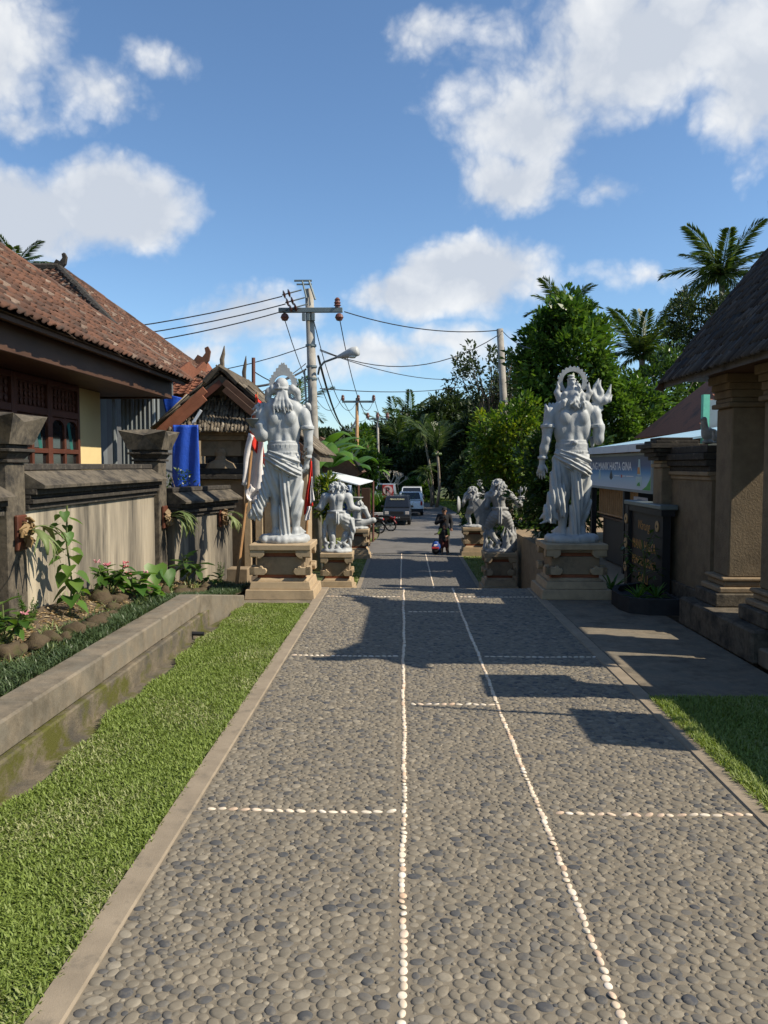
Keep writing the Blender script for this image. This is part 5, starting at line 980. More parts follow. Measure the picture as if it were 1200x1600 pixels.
top_y = at(483, 441, YP).z; MB().bx(tp.x - .42, tp.x + .1, YP - .2, YP - .15, top_y - .02, top_y + .03).bx(tp.x - .35, tp.x + .1, YP - .2, YP - .15, top_y - .12, top_y - .08).build('top_frame', m_steel, t); MB().tube([(tp.x - .18, YP - .18, top_y), (tp.x - .06, YP - .18, top_y - .5)], .03, 6).tube([(tp.x + .02, YP - .18, top_y), (tp.x + .2, YP - .18, top_y - .55)], .035, 6).build('top_stay', m_steel, t)
for k, (px, py) in enumerate(((447, 462), (452, 474), (457, 484))):
    a, e = at(px - 6, py - 1, YP - .4), at(px + 24, py - 9, YP - .2); MB().tube([a, e], .022, 6).build('strain_rod', m_steel, t)
    for q in (.05, .3):
        c = a.lerp(e, q + .05); d = (e - a).normalized(); MB().tube([c - d * .03, c, c + d * .03], [.05, .13, .05], 10).build('strain_insulator', m_insul, t)
ie = at(528, 470, YP); insulator((ie.x, YP - .2, ca.z + .075), t, 1.5)
for px in (445, 530):
    c = at(px, 496, YP - .2); MB().lathe([(0, -.11), (.08, -.09), (.13, 0), (.1, .08), (.05, .12), (0, .12)], c, 12).build('bell_insulator', m_insul, t)
la = at(497, 585, YP); MB().tube([la, at(499, 575, YP - .15), at(506, 566, YP - .3), at(522, 560, YP - .5), at(541, 553, YP - .7)], .032, 8).build('lamp_arm', m_steel, t, 0, True)
l0, l1 = at(527, 558, YP - .6), at(560, 548, YP - .85); d = (l1 - l0).normalized(); lh = MB().tube([l0, l0 + d * .12, l0 + d * .38, l0 + d * .5, l1 - d * .02, l1], [.04, .07, .13, .15, .14, .05], 10).build('lamp_head', flat('lamp_grey', (.42, .43, .42), .5), t, 0, True); MB().lathe([(0, -.06), (.08, -.05), (.12, 0), (0, .0)], l0.lerp(l1, .72) - Vector((0, 0, .11)), 12).build('lamp_glass', flat('lamp_glass', (.7, .68, .6), .2), lh, 0, True)
for z in (at(490, 540, YP).z, at(492, 573, YP).z, at(490, 592, YP).z): MB().lathe([(.16, -.03), (.165, -.03), (.165, .03), (.16, .03)], (bp.lerp(tp, (z - LOW) / (tp.z - LOW)).x, YP, z), 14).build('clamp', m_steel, t)
MB().tube([bp + Vector((-.17, -.05, 2)), tp + Vector((-.15, -.05, -2.4))], .03, 6).build('conduit', m_metal, t)
def far_pole(label, px, ptop, Y, arm0, arm1, ay, mat, lean=0):
    b0 = at(px, 760, Y); b0.z = LOW; tp_ = at(px + lean, ptop, Y); t = cross_pole('utility_pole', label, b0, tp_, .13, .09, mat); a0, a1 = at(arm0, ay, Y), at(arm1, ay, Y); MB().bx(a0.x, a1.x, Y - .2, Y - .1, a0.z - .06, a0.z + .06).build('crossarm', m_steel, t)
    for q in (0.02, .5, .98): insulator(a0.lerp(a1, q) + Vector((0, -.15, .06)), t, 1.9 * Y / 47 * .9)
    return a0, a1
fa0, fa1 = far_pole('second power pole down the road with straight crossarm', 557, 622, 46, 535, 585, 628, m_bamboo, 1); ga0, ga1 = far_pole('third farthest power pole down the road', 592, 651, 70, 574, 606, 655, m_pole, -2)
b0 = at(797, 760, 27); b0.z = -.02; tp2 = at(781, 514, 27); t = cross_pole('utility_pole', 'bare leaning concrete pole among the shrubs on the right', b0, tp2, .14, .11, m_pole); MB().lathe([(.13, -.03), (.145, -.03), (.145, .03), (.13, .03)], b0.lerp(tp2, .62), 14).build('clamp', m_steel, t)
b0 = at(577, 760, 50); b0.z = LOW; props(MB().tube([b0, at(574, 690, 50)], [.09, .06], 8).build('wooden_post', m_rust), 'reddish slim post between the second and third power poles', 'post')
b0 = at(396, 760, 17.5); b0.z = -.02; props(MB().tube([b0, at(396, 559, 17.5)], [.05, .04], 8).build('mast', m_rust), 'thin rusty mast behind the thatched gate roof', 'pole')
WN = [0]
def wire(a, c, sag, label, r=.014):
    a, c = Vector(a), Vector(c); n = 14; P = [a.lerp(c, i / n) - Vector((0, 0, sag * 4 * (i / n) * (1 - i / n))) for i in range(n + 1)]
    props(MB().tube(P, r, 4, False).build('power_line', m_wire), label, 'cable', 'overhead power lines')
for k, (p, q) in enumerate((((441, 463), (186, 493)), ((446, 475), (200, 504)), ((450, 484), (215, 516)))):
    e0 = at(*p, YP - .4); e1 = at(*q, 21.5); e2 = e0 + (e1 - e0) * 2.2; wire(e0, e2, .35, ('uppermost', 'middle', 'lowest')[k] + ' of three cables running left from the tall pole top', .016)
wire(at(480, 541, YP), at(-40, 528, 30), 1.2, 'long cable left of the pole above the thatched gate'); wire(at(538, 487, YP - .2), at(779, 516, 27), .25, 'cable from the crossarm to the bare right pole', .016); wire(at(500, 546, YP), at(778, 524, 27), .75, 'cable sagging from the lamp level to the bare right pole')
wire(at(784, 516, 27), at(830, 545, 21), .1, 'short cable from the bare right pole toward the broadleaf tree'); wire(at(445, 500, YP - .2), fa0 + Vector((0, -.1, .3)), 1.6, 'cable from the left crossarm bell down to the second pole'); wire(at(490, 500, YP - .2), fa0.lerp(fa1, .5) + Vector((0, -.1, .3)), 1.6, 'cable from pole centre down to the second pole'); wire(at(531, 500, YP - .2), fa1 + Vector((0, -.1, .3)), 1.6, 'cable from the right crossarm bell down to the second pole')
wire(at(497, 556, YP), at(556, 657, 46), 1.3, 'thick service cable drooping from the lamp clamp to the second pole', .035); wire(at(497, 590, YP), at(556, 655, 46), 1.0, 'thin service cable drooping below the lamp to the second pole')
for q, nm in ((0, 'left'), (.5, 'middle'), (1, 'right')): wire(fa0.lerp(fa1, q) + Vector((0, -.1, .2)), ga0.lerp(ga1, q) + Vector((0, -.1, .2)), .8, nm + ' cable between the second and third poles', .018)
wire(at(478, 568, YP), at(300, 640, 20), .3, 'cable slanting down left behind the thatched roof'); wire(at(478, 577, YP), at(330, 600, 18), .25, 'thick black cable beside the left halo', .03); wire(at(500, 607, YP), at(735, 602, 40), .2, 'thin level cable crossing behind the lamp'); wire(at(470, 600, YP), at(396, 580, 17.5), .15, 'short cable between the mast and the tall pole'); wire(at(500, 548, YP), at(720, 592, 40), .3, 'thin cable sloping down right from the lamp to the trees')
# ---------------------------------------------------------------- flags
def cloth(P, label_part, mat, parent, nu=10, nv=16, amp=.05, ph=0):
    P = [Vector(p) for p in P]
    def fn(u, v):
        p = P[0].lerp(P[1], u).lerp(P[3].lerp(P[2], u), v); return p + Vector((.25 * amp * math.sin(v * 7 + ph), amp * math.sin(u * 9 + v * 3 + ph), amp * .2 * math.sin(u * 7 + 2 * v)))
    return MB().grid(fn, nu, nv).build(label_part, mat, parent, 0, True, .004)
m_fred = flat('red_cloth', (.62, .03, .015), .8); m_fwht = flat('white_cloth', (.72, .68, .66), .8)
t = thing('flag', 'larger red and white flag drooping from a leaning bamboo pole left of the tall statue', 'flag', at(368, 925, 11.0))
f0, f1 = at(368, 925, 11.0), at(402, 613, 11.4); MB().tube([f0, f0.lerp(f1, .5) + Vector((.015, 0, 0)), f1], [.026, .022, .016], 8).build('pole', m_bamboo, t)
cloth([at(399, 616, 11.35), at(408, 628, 11.35), at(417, 735, 11.3), at(389, 690, 11.3)], 'red_stripe', m_fred, t); cloth([at(386, 676, 11.3), at(412, 690, 11.3), at(413, 772, 11.25), at(378, 758, 11.25)], 'white_stripe', m_fwht, t, ph=2); cloth([at(384, 755, 11.24), at(408, 768, 11.24), at(402, 792, 11.2), at(384, 780, 11.2)], 'white_fold', m_fwht, t, 8, 6, .09, 1)
t = thing('flag', 'smaller red and white flag hanging right of the tall left statue', 'flag', at(477, 840, 12.6)); p0, p1 = at(478, 845, 12.6), at(485, 712, 12.6); MB().tube([p0, p1], [.022, .016], 8).build('pole', m_bamboo, t); cloth([at(485, 715, 12.58), at(487, 722, 12.58), at(489, 790, 12.55), at(474, 806, 12.55)], 'red_stripe', m_fred, t, amp=.03); cloth([at(486, 745, 12.5), at(488, 745, 12.5), at(491, 782, 12.5), at(484, 788, 12.5)], 'white_stripe', m_fwht, t, amp=.02, ph=1); cloth([at(480, 792, 12.52), at(486, 790, 12.52), at(484, 812, 12.5), at(475, 814, 12.5)], 'white_fold', m_fwht, t, amp=.02)
# ---------------------------------------------------------------- vehicles
def car(label, body, x, y, rz, prof, roofp, W, group='parked cars along the road', front=True, plate='DK 1863 FN', rails=False):
    t = thing('parked_car', label, 'car', (0, 0, 0), group); pm = body; L_ = max(p[0] for p in prof); b = MB()
    n = len(prof); cols = []                             # lower body with rounded sides
    for k, (xs, sc) in enumerate(((-.5, .985), (-.47, 1.0), (.47, 1.0), (.5, .985))):
        cols.append([(xs * W, (p[0] - L_ / 2) * sc + L_ / 2, .18 + (p[1] - .18) * (.985 if sc < 1 else 1)) for p in prof])
    vs = [p for c in cols for p in c]; fs = [tuple(range(n - 1, -1, -1)), tuple(range(3 * n, 4 * n))] + [(k * n + i, k * n + (i + 1) % n, (k + 1) * n + (i + 1) % n, (k + 1) * n + i) for k in range(3) for i in range(n)]
    b._add(vs, fs); bo = b.build('body', pm, t, .02)
    (fy0, fz), (fy1, rz1), (ry1, rz2), (ry0, bz) = roofp     # windscreen base, roof front, roof rear, rear window base
    hw, hr = W * .485, W * .415; V = [(-hw, fy0, fz), (hw, fy0, fz), (hw, ry0, bz), (-hw, ry0, bz), (-hr, fy1, rz1), (hr, fy1, rz1), (hr, ry1, rz2), (-hr, ry1, rz2)]
    cb_ = MB(); cb_._add(V, [(0, 1, 5, 4), (1, 2, 6, 5), (2, 3, 7, 6), (3, 0, 4, 7), (4, 5, 6, 7), (3, 2, 1, 0)]); cb_.build('cabin', pm, t, .03)
    def pane(q, s=.86, name='windscreen'):
        q = [Vector(p) for p in q]; c = sum(q, Vector()) / 4; nrm = (q[1] - q[0]).cross(q[3] - q[0]).normalized(); cc_ = Vector((0, (fy0 + ry0) / 2, (fz + rz1) / 2)); nrm = nrm if nrm.dot(c - cc_) > 0 else -nrm
        MB().prism([c + (p - c) * s - nrm * .01 for p in q], nrm * .018).build(name, m_glass, t)
    pane([V[0], V[1], V[5], V[4]], .88); pane([V[3], V[2], V[6], V[7]], .8, 'rear_window'); pane([V[1], V[2], V[6], V[5]], .8, 'side_window'); pane([V[3], V[0], V[4], V[7]], .8, 'side_window')
    wy = (L_ * .17, L_ * .81)
    for s_ in (-1, 1):
        for yy in wy:
            w = MB().lathe([(.19, -.08), (.28, -.09), (.3, -.05), (.3, .05), (.28, .09), (.19, .08)], (s_ * (W / 2 - .09), yy, .3), 18, 'X').build('wheel', m_black, t, 0, True); MB().lathe([(0, -.085), (.18, -.082), (.18, .082), (0, .085)], (s_ * (W / 2 - .09), yy, .3), 14, 'X').build('rim', m_steel, w)
        MB().box((s_ * (W / 2 + .07), fy0 + .1, fz + .06), (.14, .08, .12)).build('mirror', m_black, t, .015)
        MB().box((s_ * W * .37, -.012, .66), (.2, .03, .16)).build('headlight', flat('headlamp_glass', (.55, .5, .45), .15), t, .01); MB().box((s_ * W * .42, L_ + .01, .8), (.12, .03, .26)).build('tail_light', flat('tail_lamp', (.35, .015, .012), .3), t, .01)
    MB().bx(-W * .25, W * .25, -.02, .0, .56, .74).build('grille', m_black, t, .004); MB().bx(-W * .49, W * .49, -.06, .05, .26, .44).build('bumper', m_black if front else pm, t, .02); MB().bx(-W * .49, W * .49, L_ - .05, L_ + .06, .26, .46).build('rear_bumper', m_black, t, .02)
    for yy, sgn in ((-.066, 1), (L_ + .066, -1)):
        pl = MB().box((0, yy, .42 if sgn > 0 else .62), (.42, .01, .12)).build('number_plate', m_black if front else m_pwhite, t); text(plate, .07, Matrix.Translation((0, yy - .003 * sgn, .42 if sgn > 0 else .62)) @ Matrix(((sgn, 0, 0, 0), (0, 0, -sgn, 0), (0, 1, 0, 0), (0, 0, 0, 1))), m_pwhite if front else m_ink, pl, width=.34)
    if rails:
        for s_ in (-1, 1): MB().tube([(s_ * hr * .9, fy1 + .1, rz1 + .02), (s_ * hr * .9, fy1 + .2, rz1 + .07), (s_ * hr * .9, ry1 - .1, rz2 + .07)], .02, 6).build('roof_rail', m_steel, t)
    t.location = (x, y, LOW + .03); t.rotation_euler = (0, 0, rz); return t
box_prof = [(0, .25), (-.02, .55), (.02, .82), (.5, .93), (3.2, .95), (3.4, .9), (3.42, .5), (3.4, .25)]
m_carb = flat('dark_blue_grey_paint', (.028, .034, .045), .3, .3, .5, .6); m_carw = flat('white_car_paint', (.62, .64, .66), .3, 0, .5, .6); m_cars = flat('silver_car_paint', (.48, .52, .55), .35, .3, .5, .6)
c = car('dark boxy car parked facing us nearest on the left side of the road', m_carb, -.37, 41.8, R(-1.5), box_prof, ((.42, .92), (.85, 1.52), (3.1, 1.52), (3.36, .95)), 1.46); text('PENGLIPURAN', .09, Matrix.Translation((0, .655, 1.355)) @ Matrix.Rotation(R(54), 4, 'X'), flat('pale_yellow_print', (.6, .58, .35), .5), c, 'windscreen_sticker', .75)
hp = [(0, .25), (-.03, .5), (.05, .75), (.9, .95), (3.6, 1.0), (3.75, .85), (3.78, .45), (3.7, .25)]
car('white hatchback with tail lights facing away just behind the dark car', m_carw, .42, 53.3, R(180), hp, ((.85, .95), (1.6, 1.48), (3.2, 1.5), (3.7, 1.0)), 1.62, front=False)
car('farther white car parked with its windscreen toward us', m_carw, .52, 55.5, R(-2), hp, ((.85, .95), (1.5, 1.6), (3.3, 1.62), (3.7, 1.0)), 1.66, front=False); car('silver minivan with roof rails parked farthest left on the road', m_cars, -1.15, 62.5, R(176), box_prof, ((.42, .95), (.8, 1.78), (3.2, 1.8), (3.38, 1.0)), 1.7, front=False, rails=True)
def motorbike(label, x, y, rz, tank):
    t = thing('motorbike', label, 'motorbike', (0, 0, 0), 'motorbikes by the road')
    for yy in (0, 1.2):
        a = [(0, yy + .27 * math.cos(q), .29 + .27 * math.sin(q)) for q in [2 * math.pi * i / 20 for i in range(21)]]; w = MB().tube(a, .035, 6, False).build('wheel', m_black, t, 0, True); sp = MB().lathe([(0, -.05), (.05, -.05), (.05, .05), (0, .05)], (0, yy, .29), 10, 'X')
        for i in range(8): an = math.pi * i / 4; sp.tube([(0, yy, .29), (0, yy + .25 * math.cos(an), .29 + .25 * math.sin(an))], .008, 4)
        sp.build('rim', m_steel, w)
    MB().tube([(0, 0, .29), (0, .18, .7), (0, .25, .95)], .03, 6).tube([(0, .2, .75), (0, .6, .45), (0, 1.0, .42), (0, 1.2, .29)], .03, 6).build('frame', m_black, t); MB().box((0, .62, .36), (.26, .36, .24)).build('engine', m_steel, t, .04); MB().box((0, .45, .68), (.24, .42, .2), (R(12), 0, 0), (.6, .8)).build('tank', tank, t, .05); MB().box((0, .92, .73), (.22, .62, .09)).build('seat', m_black, t, .03); MB().box((0, 1.28, .66), (.16, .3, .1), (R(-14), 0, 0)).build('tail', tank, t, .03); MB().box((0, 1.42, .68), (.1, .04, .07)).build('tail_light', flat('red_lamp', (.5, .02, .02), .3), t, .01)
    MB().tube([(-.33, .32, .98), (-.1, .24, 1.0), (.1, .24, 1.0), (.33, .32, .98)], .016, 6).build('handlebar', m_black, t); MB().lathe([(0, -.06), (.08, -.05), (.09, .03), (0, .05)], (0, .14, .88), 10, 'Y').build('headlight', flat('lamp_clear', (.5, .5, .5), .2), t, 0, True); MB().tube([(.14, .7, .3), (.16, 1.2, .36), (.16, 1.4, .42)], [.03, .04, .045], 8).build('exhaust', m_steel, t)
    MB().grid(lambda u, v: ((v - .5) * .12, 1.2 + .33 * math.cos(.3 + u * 2.2), .29 + .33 * math.sin(.3 + u * 2.2)), 10, 2).build('mudguard', tank, t, 0, True, .01)
    for s_ in (-1, 1): MB().tube([(s_ * .22, .27, .99), (s_ * .3, .3, 1.16)], .008, 5).lathe([(0, -.005), (.05, 0), (0, .01)], (s_ * .3, .3, 1.18), 8, 'Y').build('mirror', m_black, t)
    t.location = (x, y, LOW + .02); t.rotation_euler = (R(8) * 0, R(7), rz)
motorbike('black motorbike parked behind the seated statue', -2.3, 37.2, R(-105), flat('black_gloss', (.015, .015, .018), .3)); motorbike('motorbike with red tail at the roadside nearest the dark car', -1.75, 38.6, R(-110), flat('red_gloss', (.12, .012, .012), .3)); motorbike('third motorbike half hidden behind the seated statue', -3.0, 36.9, R(-100), flat('grey_gloss', (.12, .12, .13), .3))
# no parking sign
t = thing('road_sign', 'square red no parking sign on a thin pole above the dark car', 'sign', (at(606, 770, 45).x, 45, LOW)); sp = at(606, 766, 45); MB().tube([(sp.x, 45, LOW), (sp.x, 45, sp.z + .3)], .03, 8).build('pole', m_steel, t)
m_sred = flat('sign_red', (.42, .04, .04), .5); MB().box((sp.x, 44.95, sp.z), (.62, .02, .62)).build('plate', m_sred, t, .02); MB().lathe([(0, 0), (.27, 0), (.27, -.008), (0, -.008)], (sp.x, 44.937, sp.z), 24, 'Y').build('disc', flat('sign_pink', (.75, .5, .48), .5), t)
XC = lambda x, y, z: Matrix.Translation((x, y, z)) @ Matrix(((1, 0, 0, 0), (0, 0, -1, 0), (0, 1, 0, 0), (0, 0, 0, 1)))
text('P', .34, XC(sp.x, 44.925, sp.z), m_black, t, bold=.03); MB().box((sp.x, 44.92, sp.z), (.5, .004, .035), (0, R(45), 0)).build('slash', m_sred, t); MB().box((sp.x - .05, 44.95, sp.z - .55), (.42, .02, .32)).build('lower_plate', m_sred, t, .01); MB().prism([(sp.x + .08, 44.935, sp.z - .45), (sp.x - .1, 44.935, sp.z - .48), (sp.x - .02, 44.935, sp.z - .53), (sp.x - .15, 44.935, sp.z - .66), (sp.x - .1, 44.935, sp.z - .68), (sp.x + .03, 44.935, sp.z - .57), (sp.x + .08, 44.935, sp.z - .5)], (0, -.004, 0)).build('arrow', m_pwhite, t)
# ---------------------------------------------------------------- people
m_skin = flat('brown_skin', (.20, .10, .06), .55); m_jack = flat('black_cloth', (.012, .012, .014), .85); m_trs = flat('dark_trousers', (.03, .027, .027), .85); m_hair = flat('black_hair', (.01, .009, .008), .6)
def person(label, J, x, y, rz, h, parts, hd=.1):
    t = thing('person', label, 'person'); s = SDF((-.55, -.4, -.02), (.55, .45, 1.8), .014); g = lambda n: np.array(J[n], float)
    s.chain([g('pel'), g('wst'), g('chs')], [.13, .12, .14], .06); s.ell(g('chs') + (0, 0, .08), (.18, .11, .11), .05); s.chain([g('chs') + (0, 0, .14), g('hd')], [.06, .06], .03); s.ell(g('hd'), (hd * .85, hd, hd * 1.2), .02); face(s, tuple(g('hd')), hd * .9)
    for q in 'LR':
        s.chain([g('sh' + q), g('el' + q), g('wr' + q)], [.055, .045, .03], .03); s.chain([g('hp' + q), g('kn' + q), g('an' + q)], [.085, .058, .04], .03); s.cap(g('an' + q) - (0, .03, .03), g('to' + q), .04, .03, .02); d = g('wr' + q) - g('el' + q); hand(s, g('wr' + q), d, (0, -1, .3), r=.0125, curl=.6, size=.15)
    link('body', s.mesh('body', m_skin), t)
    for nm, mat, segs in parts:
        s = SDF((-.55, -.4, -.02), (.55, .45, 1.85), .014)
        for seg in segs:
            if seg[0] == 'e': s.ell(g(seg[1]) + np.array(seg[2]), seg[3], .03)
            else: s.chain([g(n_) for n_ in seg[1]], seg[2], .04)
        link(nm, s.mesh(nm, mat), t)
    t.location = (x, y, LOW + .03); t.rotation_euler = (0, 0, rz); t.scale = (h,) * 3; return t
JM = dict(pel=(0, 0, .88), wst=(0, 0, 1.02), chs=(0, 0, 1.24), hd=(0, .02, 1.54), shL=(-.19, 0, 1.36), elL=(-.27, -.02, 1.09), wrL=(-.26, .16, .9), shR=(.19, 0, 1.36), elR=(.29, .08, 1.1), wrR=(.06, .25, 1.22), hpL=(-.1, 0, .86), knL=(-.11, .03, .47), anL=(-.12, 0, .08), toL=(-.14, .16, .03), hpR=(.1, 0, .86), knR=(.11, .02, .47), anR=(.12, 0, .08), toR=(.15, .16, .03))
px_ = at(693, 866, 28.9)
person('standing man in black jacket and cap with one hand at his chest', JM, px_.x + .02, 28.9, R(180), .98, [('jacket', m_jack, [('c', ('pel', 'wst', 'chs'), [.165, .16, .175]), ('e', 'chs', (0, 0, .08), (.215, .145, .12)), ('c', ('shL', 'elL'), [.085, .07]), ('c', ('elL', 'wrL'), [.07, .045]), ('c', ('shR', 'elR', 'wrR'), [.085, .07, .048])]), ('trousers', m_trs, [('c', ('hpL', 'knL', 'anL'), [.115, .085, .065]), ('c', ('hpR', 'knR', 'anR'), [.115, .085, .065]), ('e', 'pel', (0, 0, -.03), (.17, .13, .1))]), ('cap', m_jack, [('e', 'hd', (0, -.01, .07), (.098, .112, .085)), ('e', 'hd', (0, .12, .05), (.07, .07, .018))]), ('shoe', m_hair, [('c', ('anL', 'toL'), [.055, .045]), ('c', ('anR', 'toR'), [.055, .045])]), ('phone', m_glass, [('e', 'wrR', (-.06, .06, .08), (.035, .015, .07))])])
JC = dict(pel=(0, 0, .78), wst=(0, 0, .95), chs=(0, 0, 1.18), hd=(0, .02, 1.52), shL=(-.18, 0, 1.3), elL=(-.24, .05, 1.05), wrL=(-.12, .2, .98), shR=(.18, 0, 1.3), elR=(.32, .02, 1.12), wrR=(.5, .08, 1.08), hpL=(-.09, 0, .76), knL=(-.12, .05, .42), anL=(-.15, 0, .08), toL=(-.18, .15, .03), hpR=(.09, 0, .76), knR=(.1, .05, .42), anR=(.1, -.02, .08), toR=(.13, .14, .03))
m_lime = flat('lime_cloth', (.38, .5, .08), .8)
person('child in black and lime shirt with bare legs in front of the man', JC, px_.x + .0, 28.35, R(180), .66, [('shirt', m_jack, [('c', ('pel', 'wst', 'chs'), [.17, .165, .175]), ('e', 'chs', (0, 0, .08), (.21, .14, .12))]), ('sleeve', m_lime, [('c', ('shR', 'elR'), [.085, .075])]), ('sleeve', m_lime, [('c', ('shL', 'elL'), [.085, .07])]), ('shorts', flat('dark_red_shorts', (.09, .02, .015), .8), [('c', ('hpL', 'knL'), [.12, .11]), ('c', ('hpR', 'knR'), [.12, .11]), ('e', 'pel', (0, 0, -.04), (.18, .14, .1))]), ('hair', m_hair, [('e', 'hd', (0, -.02, .03), (.115, .12, .125))])], .115)
t = thing('bag', 'blue and black backpack with red band standing beside the child', 'bag', (px_.x - .3, 28.25, LOW + .03)); bx0 = px_.x - .3
s = SDF((-.25, -.2, -.02), (.25, .2, .5), .012); s.ell((0, 0, .24), (.16, .11, .23), .03); link('shell', s.mesh('shell', flat('blue_nylon', (.02, .07, .3), .5)), t)
s = SDF((-.25, -.25, -.02), (.25, .2, .5), .012); s.ell((-.02, -.06, .12), (.13, .08, .12), .03); link('pocket', s.mesh('pocket', m_jack), t); MB().box((-.03, -.13, .235), (.26, .03, .07)).build('red_band', flat('red_nylon', (.45, .03, .03), .6), t, .01); MB().box((-.02, -.1, .32), (.14, .03, .07), (.3, 0, .3)).build('print_patch', m_pwhite, t, .01); MB().tube([(-.08, .08, .42), (-.04, .02, .5), (.04, .02, .5), (.08, .08, .42)], .015, 6).build('handle', m_jack, t)
for ch in t.children:
    if ch.name.split('.')[0] in ('red_band', 'print_patch', 'handle'): ch.location = Vector((bx0, 28.25, LOW + .03))
# ---------------------------------------------------------------- vegetation
def leaf_arrays(P, D, Nn, L_, Wd, droop=.15):
    """one pointed leaf (2 folded quads' worth of outline in one quad + tip) per row"""
    D = D / np.linalg.norm(D, axis=1, keepdims=True); S_ = np.cross(D, Nn); S_ /= np.linalg.norm(S_, axis=1, keepdims=True) + 1e-9; U = np.cross(S_, D)
    L_ = L_[:, None]; Wd = Wd[:, None]; mid = P + D * L_ * .45
    V = np.stack([P, mid + S_ * Wd * .5 + U * Wd * .12, P + D * L_ - U * L_ * droop, mid - S_ * Wd * .5 + U * Wd * .12], 1).reshape(-1, 3)
    return V, np.arange(len(P))[:, None] * 4 + np.array([[0, 1, 2, 3]])
def crown_cloud(c, r, clumps, per, cr, leaf, asp, seed, up=.35, shell=.55, flat_=1.0, hang=0):
    rg = np.random.RandomState(seed); c = np.array(c, float); r = np.array(r, float); d = rg.normal(size=(clumps, 3)); d /= np.linalg.norm(d, axis=1, keepdims=True)
    lump = 1 + .16 * np.sin(d[:, 0] * 5 + seed) * np.sin(d[:, 2] * 4 + 2 * seed) + rg.normal(0, .07, clumps)
    rad = (shell + (1 - shell) * rg.rand(clumps) ** .6) * lump; C = c + d * rad[:, None] * r; n = clumps * per
    o = rg.normal(size=(n, 3)) * np.array([1, 1, flat_]); o /= np.linalg.norm(o, axis=1, keepdims=True); q = rg.rand(n, 1) ** .5
    crr = (cr * (.6 + .8 * rg.rand(clumps)))[np.repeat(np.arange(clumps), per)][:, None]; P = np.repeat(C, per, 0) + o * q * crr
    out = np.repeat(d, per, 0); D = o * .8 + out * .55 + rg.normal(0, .45, (n, 3)) + np.array([0, 0, up - hang]); Nn = rg.normal(0, .5, (n, 3)) + np.array([0, 0, 1.0])
    Ln = leaf * (.6 + .7 * rg.rand(n)); V, F_ = leaf_arrays(P, D, Nn, Ln, Ln * asp); tn = (np.repeat(rg.rand(clumps), per) * .55 + rg.rand(n) * .43)
    return V, F_, tn, C
def tree(name, label, cat, base, c, r, clumps, per, cr, leaf, asp, mat, seed, trunk_r=.12, limbs=9, up=.35, shell=.5, group=None, bark=None, hang=0, flat_=1.0, toptone=False):
    t = thing(name, label, cat, tuple(base), group); V, F_, tn, C = crown_cloud(c, r, clumps, per, cr, leaf, asp, seed, up, shell, flat_, hang)
    off = np.array(base, float); o = link('crown' if cat == 'tree' else 'foliage', np_mesh(name + '_crown', V - off, F_, mat, tn), t)
    rg = random.Random(seed); b = MB(); base = Vector(base); c = Vector(c); top = c + Vector((0, 0, r[2] * .3)); fork = base.lerp(c, .55)
    b.tube([base, base.lerp(fork, .5) + Vector((rg.uniform(-.1, .1), 0, 0)) * r[0], fork, top], [trunk_r, trunk_r * .85, trunk_r * .7, trunk_r * .2], 8)
    for i in range(limbs):
        e = Vector(C[rg.randrange(len(C))]); s_ = base.lerp(top, rg.uniform(.4, .8)); m = s_.lerp(e, .5) + Vector((rg.uniform(-.1, .1), rg.uniform(-.1, .1), .08)) * r[0]; b.tube([s_, m, e], [trunk_r * .4, trunk_r * .25, trunk_r * .08], 5)
    b.build('trunk', bark or m_bark, t, 0, True); return t
def gz(x, y): return -.02 if (x > 2.95 or x < -3) and CREST < y < 27 else LOW - .02
def ptree(name, label, px, py, Y, rx, rz, ry, clumps, per, cr, leaf, asp, mat, seed, **kw):
    c = at(px, py, Y); k = Y / F; c_ = (c.x, c.y, c.z); return tree(name, label, kw.pop('cat', 'tree'), (c.x, Y, gz(c.x, Y)), c_, (rx * k, ry, rz * k), clumps, per, cr, leaf, asp, mat, seed, **kw)
SH = 'shrubs behind the right statues'
ptree('broadleaf_tree', 'rounded glossy broadleaf tree rising behind the right tall statue', 888, 578, 24, 70, 110, 1.4, 170, 80, .36, .21, .52, m_lfm, 11, trunk_r=.13)
ptree('flowering_shrub', 'tall shrub with yellow green sunlit tips right of the lower path', 795, 690, 22.4, 60, 68, .9, 90, 55, .26, .17, .45, m_lfy, 12, cat='shrub', group=SH, trunk_r=.06)
ptree('dark_shrub', 'dense dark shrub just behind the lunging shield statue', 822, 778, 23, 66, 92, 1.0, 120, 60, .3, .17, .45, m_lfd, 13, cat='shrub', group=SH, trunk_r=.06)
ptree('dark_shrub', 'dark shrub filling the gap behind the raised hand statue', 752, 770, 33, 34, 56, 1.1, 90, 55, .34, .2, .45, m_lfd, 14, cat='shrub', group=SH, trunk_r=.06)
ptree('dark_shrub', 'dark leafy shrub directly behind the tall right statue', 885, 745, 18.5, 66, 105, .8, 140, 60, .26, .16, .45, m_lfd, 15, cat='shrub', group=SH, trunk_r=.06)
ptree('leafy_shrub', 'mid green shrub above the food stall roof', 965, 655, 24, 70, 62, 1.0, 120, 60, .33, .19, .45, m_lfm, 16, cat='shrub', group=SH, trunk_r=.06)
ptree('leafy_shrub', 'low mid green shrub between statue and bare pole', 838, 690, 24.5, 45, 80, .9, 90, 55, .3, .19, .45, m_lfm, 17, cat='shrub', group=SH, trunk_r=.06)
ptree('dark_tree', 'dark tree between the slender palm and the gate roof', 1035, 610, 31, 70, 55, 1.8, 110, 55, .4, .22, .45, m_lfd, 18, trunk_r=.12)
ptree('dark_tree', 'dark round tree crown showing beside the gate roof below the tall palm', 1095, 515, 38, 55, 55, 1.8, 110, 55, .4, .2, .45, m_lff, 19, trunk_r=.14)
